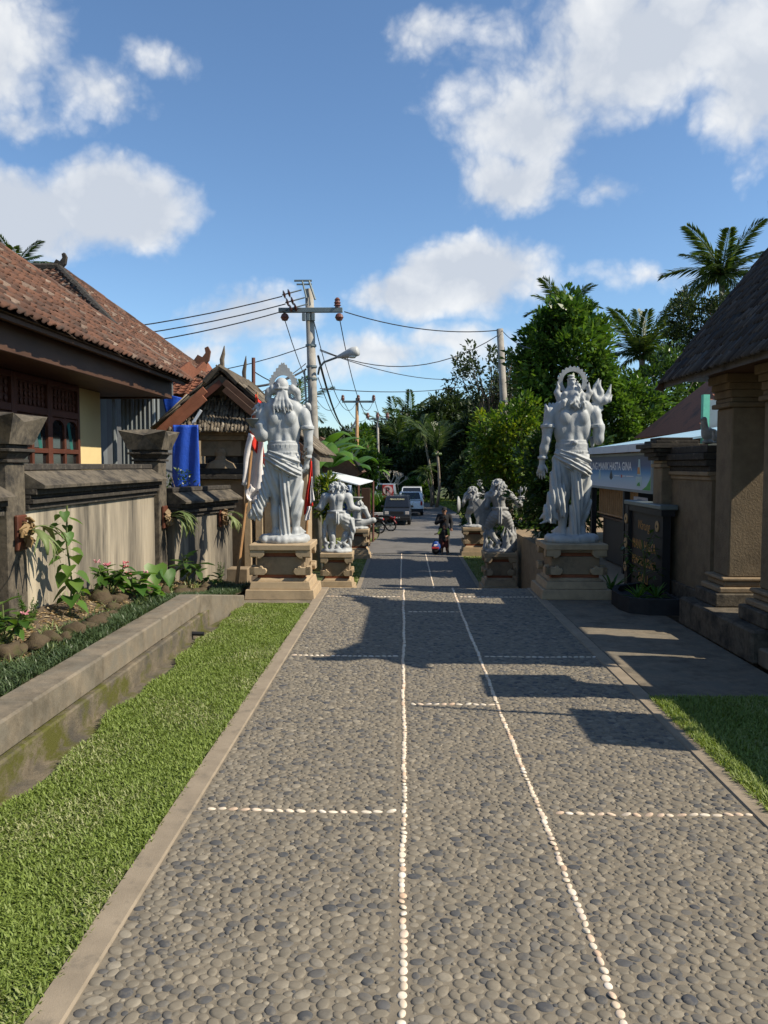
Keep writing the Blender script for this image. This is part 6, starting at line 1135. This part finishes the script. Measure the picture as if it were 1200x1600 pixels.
ptree('airy_tree', 'sparse airy tree with small leaf tufts left of the bare pole', 768, 590, 38, 62, 52, 1.6, 70, 34, .3, .2, .55, m_lff, 20, trunk_r=.1, limbs=40, shell=.35)
ptree('dark_tree', 'dark tree behind the airy tree and bare pole', 815, 625, 48, 56, 60, 2.4, 120, 55, .5, .25, .45, m_lff, 21, trunk_r=.14)
FT = 'trees lining the far road'
for i, (px, py, Y, rx, rz, ry, lb) in enumerate(((740, 715, 66, 50, 60, 3, 'shadowy tree right of the far road, left of the airy tree'), (716, 700, 74, 44, 66, 3, 'tall dark tree right of the areca palms'), (752, 752, 56, 36, 42, 2, 'low dark tree above the raised hand statue'), (705, 668, 72, 52, 48, 3.5, 'big spreading dark tree behind the areca palms'), (668, 705, 84, 40, 60, 3, 'dark tree under the distant coconut palm'),
        (620, 708, 92, 44, 56, 3.5, 'feathery dark tree in the middle of the far wood'), (575, 712, 98, 36, 40, 4, 'far tree behind the third power pole'), (540, 715, 90, 40, 42, 4, 'far tree left of the second power pole'), (598, 740, 86, 40, 36, 3, 'low far tree behind the silver minivan'), (500, 715, 80, 36, 40, 4, 'far tree behind the banana plants'), (770, 690, 66, 60, 66, 3.5, 'far dark tree hidden behind the airy tree'), (840, 690, 60, 66, 62, 3.5, 'far tree behind the broadleaf tree'), (655, 745, 76, 34, 36, 2.5, 'dark tree at the bend of the road'))):
    ptree('roadside_tree', lb, px, py, Y, rx, rz, ry, 130, 60, .32 * ry * .55, .16 + Y * .0042, .42, m_lff if i not in (4, 6) else m_lfd, 30 + i, trunk_r=.2, group=FT)
ptree('round_bush', 'rounded yellowish bush at the bend of the road', 650, 766, 71, 20, 22, 1.2, 60, 50, .35, .3, .45, m_lfm, 60, cat='shrub', trunk_r=.06)
ptree('autumn_bush', 'small yellow and orange bush left of the third power pole', 565, 700, 52, 16, 40, 1.0, 50, 30, .4, .3, .45, m_lfy, 61, cat='shrub', trunk_r=.06); ptree('leafy_shrub', 'bushy green shrub under the banana plants', 560, 730, 40, 30, 34, 1.0, 60, 40, .4, .28, .45, m_lfm, 62, cat='shrub', trunk_r=.06); ptree('leafy_shrub', 'pale fern bush by the wooden post of the sheet roof stall', 510, 775, 23, 18, 28, .4, 40, 34, .18, .2, .25, m_lfy, 63, cat='shrub', trunk_r=.03)
# hedge on the right bank keeps the far field hidden
for i in range(7):
    x, y = 9.5 + i * 1.6, 32 + i * 4.2; tree('hedge_shrub', ('nearest', 'second', 'third', 'fourth', 'fifth', 'sixth', 'farthest')[i] + ' hedge shrub along the right bank behind the statues', 'shrub', (x, y, LOW), (x, y, .4), (2.6, 1.8, 2.1), 80, 45, .55, .32, .45, m_lff, 80 + i, .1, group='hedge on the right bank')
# palms
def frond_mesh(Ln, n, leaf, droop, seed, stiff=.55, w=.05):
    """frond along +X from the origin, curving down"""
    rg = np.random.RandomState(seed); s_ = np.linspace(.06, 1, n); th = -droop * s_ ** 1.5; x = np.cumsum(np.cos(th)) * Ln / n; z = np.cumsum(np.sin(th)) * Ln / n; P = []; D = []; LL = []
    for sd_ in (-1, 1):
        for i in range(n):
            P.append((x[i], 0, z[i])); k = math.sin(math.pi * min(1, .12 + s_[i] * .88)) ** .6; LL.append(leaf * (.35 + .75 * k) * rg.uniform(.85, 1.1)); D.append((.75 + rg.normal(0, .06), sd_ * .75, -stiff + rg.normal(0, .12)))
    P, D, LL = np.array(P), np.array(D), np.array(LL); V, F_ = leaf_arrays(P, D, np.tile((0, 0, 1.0), (len(P), 1)), LL, np.full(len(P), w), .12)
    k = len(V); ring = []
    for i in range(0, n, 3):
        r = .035 * (1 - s_[i]) + .012; ring += [(x[i], r, z[i]), (x[i], -r, z[i]), (x[i], 0, z[i] + r * 1.4)]
    m = len(ring) // 3; q = [(k + a * 3 + b, k + a * 3 + (b + 1) % 3, k + (a + 1) * 3 + (b + 1) % 3, k + (a + 1) * 3 + b) for a in range(m - 1) for b in range(3)]
    V = np.r_[V, np.array(ring)]; F_ = np.r_[F_, np.array(q)]; return np_mesh('frond', V, F_, m_palm, np.r_[rg.rand(len(F_)) * .75])
def palm(label, px, py, Y, Ln, nf, seed, tr=.16, emin=-.5, emax=1.25, n=30, leaf=.75, name='coconut_palm', group='palms', w=.06, stiff=.5, wind=0, base_off=0):
    c = at(px, py, Y); base = Vector((c.x + base_off, Y, gz(c.x, Y))); t = thing(name, label, 'palm tree', base, group); rg = random.Random(seed)
    MB().tube([base, base.lerp(c, .35) + Vector((.2, 0, 0)), base.lerp(c, .7) + Vector((.12, 0, 0)), c], [tr * 1.3, tr, tr * .85, tr * .9], 9).build('trunk', m_palmbark, t, 0, True)
    vs = [frond_mesh(Ln, n, leaf, dr, seed * 7 + k, stiff, w) for k, dr in enumerate((.7, 1.1, 1.5))]
    for i in range(nf):
        e = emin + (emax - emin) * ((i + .5) / nf) ** .8; az = i * 2.4 + rg.uniform(-.3, .3); o = link('frond', vs[2 if e < .15 else (1 if e < .8 else 0)], t)
        o.matrix_local = Matrix.Translation(c - base) @ Matrix.Rotation(az, 4, 'Z') @ Matrix.Rotation(-e, 4, 'Y') @ Matrix.Rotation(rg.uniform(-.4, .4), 4, 'X') @ Matrix.Scale(rg.uniform(.8, 1.08), 4)
    nuts = MB()
    for i in range(6): a = i * 1.05; nuts.lathe([(0, -.14), (.1, -.08), (.13, 0), (.08, .1), (0, .13)], (c.x + .25 * math.cos(a), Y + .25 * math.sin(a), c.z - .22), 8)
    nuts.build('fruit', m_lfd, t); return t
palm('tall coconut palm standing highest on the right above the gate roof', 1128, 428, 50, 3.5, 20, 3, .2, n=46, leaf=1.0, w=.11); palm('upright coconut palm left of the gate roof', 1003, 552, 44, 3.4, 20, 4, .18, -.3, 1.4, 44, .9, w=.1); palm('coconut palm top peeking over the broadleaf tree', 884, 490, 48, 2.6, 15, 5, .18, -.2, 1.3, 36, .8, w=.1); palm('coconut palm fronds over the nearest left roof', 22, 420, 52, 2.6, 16, 6, .18, -.4, 1.2, 36, .8, w=.1)
palm('distant coconut palm in the middle above the far wood', 641, 650, 106, 4.0, 16, 8, .3, n=26, leaf=1.1, w=.16); palm('dark palm fronds behind the left halo', 462, 640, 36, 2.0, 12, 9, .14, n=24, leaf=.6, w=.06); palm('low feathery palm in the far wood right of the third pole', 622, 690, 88, 5, 16, 12, .25, 0, 1.4, 26, 1.2, w=.14)
palm('slender areca palm with upright green fronds beside the road', 683, 705, 60, 2.6, 9, 10, .11, .9, 1.45, 26, .8, 'areca_palm', w=.08, stiff=.2); palm('slender areca palm with fan head and dry leaves beside the road', 660, 672, 63, 2.0, 12, 11, .1, -.6, 1.2, 24, .8, 'areca_palm', w=.09, base_off=.9); palm('leaning areca palm with yellow crown between the other two', 664, 735, 61, 1.3, 9, 13, .09, -.8, .9, 18, .6, 'areca_palm', w=.08, base_off=.5)
# banana plants
def banana(label, px, py, Y, n, ln, seed):
    b0 = at(px, py, Y); b0.z = LOW; top = at(px, py, Y); t = thing('banana_plant', label, 'banana plant', b0, 'banana plants on the left'); rg = random.Random(seed); MB().tube([b0, top], [.14, .1], 9).build('stem', m_stem, t, 0, True)
    for i in range(n):
        az = i * 2.39 + rg.uniform(-.3, .3); e = rg.uniform(.75, 1.4); dr = rg.uniform(.5, 1.3); L_ = ln * rg.uniform(.8, 1.1); h = Vector((math.cos(az), math.sin(az), 0)); sd_ = Vector((-h.y, h.x, 0)); pts = []; p = top.copy(); a = e
        for k in range(13):
            pts.append(p.copy()); p = p + (h * math.cos(a) + Vector((0, 0, math.sin(a)))) * L_ / 12; a -= dr / 12 * (1 + k / 6)
        def fn(u, v):
            k = min(12, int(v * 12 + .5)); w = ln * .15 * max(0, math.sin(math.pi * min(1, max(0, (v - .1) / .9)) ** .75)) ; x = (u - .5) * 2; return pts[k] + sd_ * x * w + Vector((0, 0, -abs(x) * w * .35 + (.02 * math.sin(v * 60)) * abs(x)))
        MB().grid(fn, 4, 12).build('leaf', m_banana, t, 0, True)
banana('banana plant with big ragged leaves just right of the tall pole', 515, 735, 31, 9, 2.3, 1); banana('banana plant with upright leaves left of the second pole', 540, 745, 35, 8, 2.4, 2); banana('smaller banana plant at the foot of the second pole', 570, 745, 44, 7, 2.0, 3); banana('banana plant behind the tall concrete pole', 500, 715, 34, 8, 2.4, 4)
# clump of tall grass, bare frangipani
g0 = at(592, 806, 45.5); rgp = np.random.RandomState(3); p = np.c_[rgp.normal(g0.x - .1, .5, 2600), rgp.normal(45.5, .5, 2600), np.full(2600, LOW)]
o = blades('tall_grass', p, 1.45, .05, .22, m_banana, 'clump of tall bright green grass left of the dark car', seed=12, hvar=.8); o['category'] = 'tall grass'
t = thing('frangipani_tree', 'leafless pale branched frangipani behind the silver minivan', 'tree', (at(612, 760, 66).x, 66, LOW)); b = MB(); rgf = random.Random(2)
def br(p, d, l, r, k):
    e = p + d * l; b.tube([p, p.lerp(e, .5) + Vector((rgf.uniform(-.05, .05), 0, .03)) * l, e], [r, r * .85, r * .7], 5)
    if k:
        for i in range(3): q = Vector((d.x + rgf.uniform(-.9, .9), d.y + rgf.uniform(-.6, .6), d.z + rgf.uniform(-.1, .5))).normalized(); br(e, q, l * .72, r * .65, k - 1)
f_ = at(612, 800, 66); f_.z = LOW; br(f_, Vector((0, 0, 1)), 1.0, .13, 4); b.build('branches', M('pale_bark', (.42, .38, .32), .2, 6, .9, .2, 30), t)
# ---------------------------------------------------------------- stall and thatched house left of the road
t = thing('roadside_stall', 'stall with pale sheet roof and dark blue cloth behind the stout statue', 'stall', (-3, 33, LOW)); a, c, d, e = at(498, 741, 30), at(560, 757, 30), at(583, 751, 33), at(520, 737, 33)
MB().prism([a, c, d, e], (0, 0, -.04)).build('roof_sheet', m_roofw, t); 
for p in (a, c, d, e): MB().tube([(p.x, p.y, LOW), (p.x, p.y, p.z - .02)], .05, 6).build('post', m_rust, t)
cloth([(a.x, 30.1, a.z - .1), (c.x - .3, 30.1, c.z - .1), (c.x - .35, 30.1, c.z - 1.3), (a.x, 30.1, a.z - 1.5)], 'blue_cloth', M('dark_blue_cloth', (.02, .05, .14), .2, 6, .8, .2, 30), t)
MB().bx(at(565, 760, 31).x, at(578, 760, 31).x, 31, 31.4, LOW, at(565, 763, 31).z).build('wooden_wall', m_wood2, t)
cloth([at(543, 758, 29.9), at(549, 758, 29.9), at(551, 782, 29.9), at(546, 782, 29.9)], 'striped_cloth', flat('pale_blue_cloth', (.4, .5, .65), .8), t, 5, 6, .04)
t = thing('thatched_house', 'brown thatched roof with black ridge beyond the tall pole', 'house', (-5, 33, LOW)); a, c = at(500, 682, 34), at(566, 738, 34); b = MB().prism([a, c, c + Vector((-.6, 0, -.3)), Vector((a.x - 2.5, 34, c.z - .3)), Vector((a.x - 2.2, 34, a.z - .8))], (0, 4, 0)); rf = b.build('roof', M('brown_thatch', (.12, .07, .05), .3, 10, .95, .5, 60, .02), t)
a, c = at(540, 698, 33.9), at(566, 736, 33.9); MB().tube([a, c], .1, 8).build('ridge_pipe', m_black, rf); MB().bx(-7.5, at(560, 700, 34).x - .6, 34.6, 37.6, LOW, at(500, 735, 34).z).build('wall', m_gatepl, t)
props(MB().bx(at(572, 800, 41).x, at(598, 800, 41).x, 41, 41.25, LOW, at(580, 801, 41).z).build('low_wall', M('white_wash', (.55, .52, .5), .15, 4, .85, .2, 40)), 'low whitewashed roadside wall beside the motorbikes', 'wall')
# ---------------------------------------------------------------- flower bed
def leaf_shape(name, mat, kind):
    if kind == 'heart': O = [(0, 0), (-.1, -.32), (.08, -.5), (.35, -.45), (.7, -.22), (1, 0), (.7, .22), (.35, .45), (.08, .5), (-.1, .32)]
    elif kind == 'oval': O = [(0, 0), (.2, -.17), (.5, -.24), (.8, -.14), (1, 0), (.8, .14), (.5, .24), (.2, .17)]
    else: O = [(0, 0), (.2, -.05), (.6, -.06), (1, 0), (.6, .06), (.2, .05)]
    n = len(O); tip = max(range(n), key=lambda i: O[i][0]); V = [(x, y, -abs(y) * -.25 - .25 * x * x) for x, y in O] + [(.5, 0, -.09)]
    return np_mesh(name, V, np.array([(i, (i + 1) % n, n) for i in range(n)]), mat, None, True)
me_heart = leaf_shape('heart_leaf', m_lfm, 'heart'); me_oval = leaf_shape('oval_leaf', m_lfm, 'oval'); me_ovald = leaf_shape('dark_leaf', m_lfd, 'oval'); me_heartl = leaf_shape('light_heart_leaf', m_banana, 'heart'); me_strap = leaf_shape('strap_leaf', m_banana, 'strap'); me_petal = leaf_shape('petal', m_pink, 'oval')
def plant(name, label, base, stems, leaves, flowers=(), cat='plant'):
    base = Vector(base); t = thing(name, label, cat, base); b = MB()
    for P, r in stems: b.tube([base + Vector(p) for p in P], r, 5)
    b.build('stem', m_stem, t)
    for me, p, az, el, sz in leaves:
        o = link('leaf', me, t); o.matrix_local = Matrix.Translation(p) @ Matrix.Rotation(az, 4, 'Z') @ Matrix.Rotation(-el, 4, 'Y') @ Matrix.Scale(sz, 4)
    for p, sz in flowers:
        fb = MB()
        for i in range(7): a = i * .9; e_ = rp.uniform(-.2, .8); fb.tube([Vector(p) + base, Vector(p) + base + Vector((math.cos(a) * sz, math.sin(a) * sz, sz * e_)) * rp.uniform(.6, 1.1)], [sz * .08, sz * .26], 4)
        fb.build('flower', m_pink, t)
    return t
rp = random.Random(9); bx_ = lambda px, py, x: (lambda Y: (x, Y, bedz(x, Y)))(at(px, py, 1).y * x / at(px, py, 1).x)
def B(px, x): Y = x * 1.0 / (at(px, 900, 1).x); return (x, Y, bedz(x, Y))
b0 = B(107, -3.02); lv = []
for i in range(24): z = .12 + .036 * i; a = i * 2.4; lv.append((me_heart if i % 3 else me_heartl, (.03 * math.sin(z * 6) + .055 * math.cos(a), .055 * math.sin(a), z + .02 * math.sin(i * 3)), a + rp.uniform(-.5, .5), -.2 - rp.random() * .9, rp.uniform(.12, .17) * (1.15 - .4 * i / 24)))
plant('climbing_plant', 'tall single stemmed plant with heart shaped leaves against the stained wall', b0, [([(0, 0, 0), (.03, 0, .3), (-.01, 0, .65), (.0, 0, 1.0)], .009)], lv)
for px, x, lb, n, h, me, fl in ((172, -2.98, 'bushy plant with pink flower heads by the stained wall', 70, .36, me_oval, 5), (205, -2.85, 'pale leafed plant with pink flowers beside the bushy one', 21, .26, me_heartl, 3), (296, -2.85, 'dark glossy broad leafed plant before the shorter wall', 26, .5, me_ovald, 0), (5, -3.0, 'leafy croton with red stems at the left edge', 35, .32, me_oval, 1), (330, -2.7, 'small rosette plant near the bamboo flag pole', 12, .16, me_oval, 0), (225, -2.75, 'low variegated plant among the edging stones', 14, .14, me_heartl, 0)):
    b0 = B(px, x); st_ = []; lv = []; fls = []
    for k in range(max(2, n // 7)):
        a = k * 2.1; e = Vector((.14 * math.cos(a), .14 * math.sin(a), h * rp.uniform(.6, 1))) * 1.0; st_.append(([(0, 0, 0), tuple(e * .5), tuple(e)], .006))
        for j in range(7): q = e * rp.uniform(.45, 1.05); lv.append((me, tuple(q), j * .9 + k, rp.uniform(-.5, .7), rp.uniform(.1, .17) if me is not me_ovald else rp.uniform(.16, .24)))
        if len(fls) < fl: fls.append((tuple(e * 1.12), .035))
    for k in range(len(fls), fl): a = k * 1.7; fls.append(((.2 * math.cos(a), -.05 + .2 * math.sin(a), h * rp.uniform(.3, .9)), .03))
    plant('bedding_plant', lb, b0, st_, lv, fls)
b0 = B(244, -2.85); plant('anthurium', 'anthurium with two large shiny heart leaves, one yellowing', b0, [([(0, 0, 0), (.02, 0, .25)], .008), ([(0, 0, 0), (.1, .0, .15)], .008)], [(me_heartl, (.0, -.02, .36), -1.2, -.9, .26), (me_heartl, (.12, 0, .3), -.8, -1.0, .2), (me_heart, (-.08, .02, .26), 3.6, -.5, .2)])
def spiky(label, px, x, n, h, seed, w=.02):
    b0 = B(px, x); rg = np.random.RandomState(seed); t = thing('foxtail_fern', label, 'fern', b0); V = []; Fq = []; k = 0
    for i in range(n):
        a = rg.rand() * 6.28; ln = rg.uniform(.05, .4); d = np.array([math.cos(a) * math.sin(ln), math.sin(a) * math.sin(ln), math.cos(ln)]); H = h * rg.uniform(.7, 1.1); m = 120; s_ = rg.rand(m) ** .8; P = d * (s_ * H)[:, None]; D = rg.normal(size=(m, 3)) + d * .9
        v, f = leaf_arrays(P, D, rg.normal(size=(m, 3)), .045 * (1.15 - s_ ** 3), np.full(m, .006)); V.append(v); Fq.append(f + k); k += len(v)
    link('plume', np_mesh('plume', np.concatenate(V), np.concatenate(Fq), m_lfm, rg.rand(k // 4)), t)
spiky('foxtail fern with upright plumes at the foot of the nearest pillar', 42, -3.05, 6, .34, 1); spiky('single upright fern plume right of the climbing plant', 130, -2.95, 2, .36, 2); spiky('dark spiky clump below the farther pillar', 266, -2.9, 7, .3, 3); spiky('slim spiky plant at the right end of the bed', 343, -2.65, 3, .3, 4)
# staghorn ferns on wooden mounts
def staghorn(label, p, n, ln, seed, side=1):
    p = Vector(p); t = thing('staghorn_fern', label, 'fern', p); MB().box(p + Vector((.02, 0, 0)), (.035, .17, .3), None).build('mount', m_wood, t, .008); rg = random.Random(seed); b = MB()
    for i in range(22): a = rg.uniform(0, 6.28); r = rg.uniform(.02, .09); q = p + Vector((.05 + rg.uniform(0, .05), r * math.cos(a), r * math.sin(a) * 1.3)); b.box(q, (.01, .07, .05), (a, rg.uniform(-1, 1), a))
    b.build('shield_frond', m_dry, t)
    for i in range(n):
        az = -.5 + 1.6 * i / max(1, n - 1) + rg.uniform(-.2, .2); e = rg.uniform(.0, .8); pts = []; q = p + Vector((.07, .02, .0)); a = e
        for k in range(8):
            pts.append(q.copy()); q = q + Vector((math.cos(az) * math.cos(a), math.sin(az) * math.cos(a), math.sin(a))) * ln / 7; a -= .33
        w = [.02, .022, .026, .032, .045, .03, .02, .008]; sd_ = Vector((-math.sin(az), math.cos(az), 0)); fb = MB(); fb.grid(lambda u, v: pts[min(7, int(v * 7 + .5))] + sd_ * (u - .5) * 2 * w[min(7, int(v * 7 + .5))], 2, 7)
        for s_ in (-1, 1): fb.grid(lambda u, v: pts[4] + (pts[5] - pts[4]) * v * 2.2 + sd_ * s_ * (.035 + .1 * v) + sd_ * (u - .5) * .03 * (1.1 - v) + Vector((0, 0, -.05 * v * v)), 1, 4)
        fb.build('antler_frond', m_fern, t, 0, True, .003)
staghorn('staghorn fern on a wooden plaque fixed to the nearest pillar', (-3.26, 6.62, 1.18), 4, .42, 1); staghorn('staghorn fern with pale antler fronds on the farther pillar', (-3.21, 10.5, 1.06), 7, .5, 2); staghorn('staghorn fern on the shorter wall nearest the bamboo flag pole', (-2.77, 11.85, .98), 5, .4, 3)
# stones, mulch, ground cover
rs = random.Random(4); SP = []
for i in range(34):
    Y = 4.6 + i * .19 + rs.uniform(-.05, .05); x = -2.82 + .1 * math.sin(Y * 2.1) + rs.uniform(-.03, .03) + max(0, Y - 8.6) * .09
    if Y > 11.3: break
    SP.append((x, Y, rs.uniform(.055, .105)))
SP += [(-3.0, 7.75, .1), (-2.98, 8.6, .1), (-2.9, 9.4, .09), (-2.85, 10.0, .09)]
for i, (x, y, r) in enumerate(SP):
    bm = bmesh.new(); bmesh.ops.create_icosphere(bm, subdivisions=2, radius=1)
    for v in bm.verts: n_ = v.co.normalized(); v.co = v.co * (1 + .22 * math.sin(n_.x * 4 + i) * math.sin(n_.y * 3 + 2 * i) + .12 * math.sin(n_.z * 6 + i) + .08 * math.sin(n_.x * 9 + n_.y * 7 + i)); v.co = Vector((v.co.x * r * 1.15, v.co.y * r, v.co.z * r * .8))
    me = bpy.data.meshes.new('garden_stone'); bm.to_mesh(me); bm.free(); me.polygons.foreach_set('use_smooth', [True] * len(me.polygons)); me.materials.append(m_stone); o = link('garden_stone', me); o.rotation_euler = (rs.uniform(-.3, .3), rs.uniform(-.3, .3), rs.uniform(0, 6)); o.location = (x, y, bedz(x, y) + r * rs.uniform(.1, .35)); props(o, 'mossy brown stone edging the flower bed at the left wall', 'stone', 'stones edging the flower bed')
rg = np.random.RandomState(5); n = 5200; y = 4.3 + 7 * rg.rand(n); x = -3.2 + .45 * rg.rand(n) ** .8; P = np.c_[x, y, [bedz(a, b_) + .006 for a, b_ in zip(x, y)]]; D = rg.normal(size=(n, 3)) * (1, 1, .25); V, F_ = leaf_arrays(P, D, np.tile((0, 0, 1.), (n, 1)) + rg.normal(0, .3, (n, 3)), rg.uniform(.02, .06, n), rg.uniform(.012, .025, n))
o = link('leaf_litter', np_mesh('leaf_litter', V, F_, m_dry, rg.rand(n) * .95)); props(o, 'dry leaf litter and wood chips on the bed soil', 'leaf litter', kind='stuff')
n = 26000; y = 3.6 + 7.6 * rg.rand(n); k = rg.rand(n); xr = np.array([bedright(b_) for b_ in y]); x = xr - .02 - k * (.36 + .06 * np.sin(y * 3)); x = np.where(y > 8.6, xr - .02 - k * .4, x); P = np.c_[x, y, [bedz(a, b_) for a, b_ in zip(x, y)]]
o = blades('ground_cover', P, .075, .008, .75, m_cover, 'dark green grassy ground cover along the retaining wall', seed=15); o['category'] = 'ground cover'
n = 3200; y = 4.3 + 7 * rg.rand(n); c_ = np.sin(y * 4.3) * np.sin(y * 1.9 + 1); x = -3.25 + .62 * rg.rand(n); kk = (np.sin(x * 17) * np.sin(y * 6.1) + c_) > .35; P = np.c_[x, y, [bedz(a, b_) for a, b_ in zip(x, y)]][kk]
o = blades('weeds', P, .1, .012, .6, m_fern, 'pale yellowish weeds and grass tufts scattered over the bed', seed=16); o['category'] = 'weeds'
# planter plants and agave on the right
b0 = (2.95, 9.85, .13); lv = []; st_ = [([(0, 0, 0), (.04, 0, .35), (.0, .02, .7)], .012)]
for k in range(9):
    a = k * 2.2; e = Vector((.22 * math.cos(a), .22 * math.sin(a), .35 + .06 * k)); st_.append(([(.03, 0, .25 + .04 * k), tuple(e)], .005))
    for j in range(7): lv.append((me_ovald if (j + k) % 3 else me_oval, tuple(e * (.6 + .07 * j)), j * 2.1 + k, rp.uniform(-.6, .4), rp.uniform(.07, .12)))
plant('potted_sapling', 'small leafy sapling growing in the black planter', b0, st_, lv)
for (x, y, lb) in ((2.82, 9.55, 'spider plant at the near corner of the black planter'), (3.05, 9.6, 'spider plant at the right end of the black planter')):
    plant('spider_plant', lb, (x, y, .13), [([(0, 0, 0), (0, 0, .03)], .01)], [(me_strap, (0, 0, .02), i * 1.1, rp.uniform(.3, 1.2), rp.uniform(.2, .34)) for i in range(16)])
plant('agave', 'small spiky agave at the right foot of the tall right pedestal', (2.86, 10.9, .0), [([(0, 0, 0), (0, 0, .04)], .02)], [(me_strap, (0, 0, .03), i * .9, .4 + .08 * i, .32) for i in range(11)])
rgt = random.Random(8); b = MB(); p0 = at(288, 760, 12.6); 
t = thing('twiggy_bush', 'bare twiggy bush with sparse leaves behind the shorter wall', 'bush', (p0.x, 12.6, 0))
for i in range(14): a = rgt.uniform(0, 6.28); e = Vector((p0.x + .25 * math.cos(a), 12.6 + .2 * math.sin(a), p0.z + rgt.uniform(.0, .35))); b.tube([(p0.x, 12.6, 0), (p0.x + .06 * math.cos(a), 12.6, p0.z * .7), tuple(e)], [.015, .01, .004], 4)
b.build('twigs', M('twig', (.25, .2, .15), .2, 6), t); V, F_, tn, C = crown_cloud((p0.x - .12, 12.6, p0.z + .02), (.28, .2, .22), 22, 16, .08, .07, .45, 4); link('foliage', np_mesh('foliage', V - np.array((p0.x, 12.6, 0)), F_, m_lfd, tn), t)
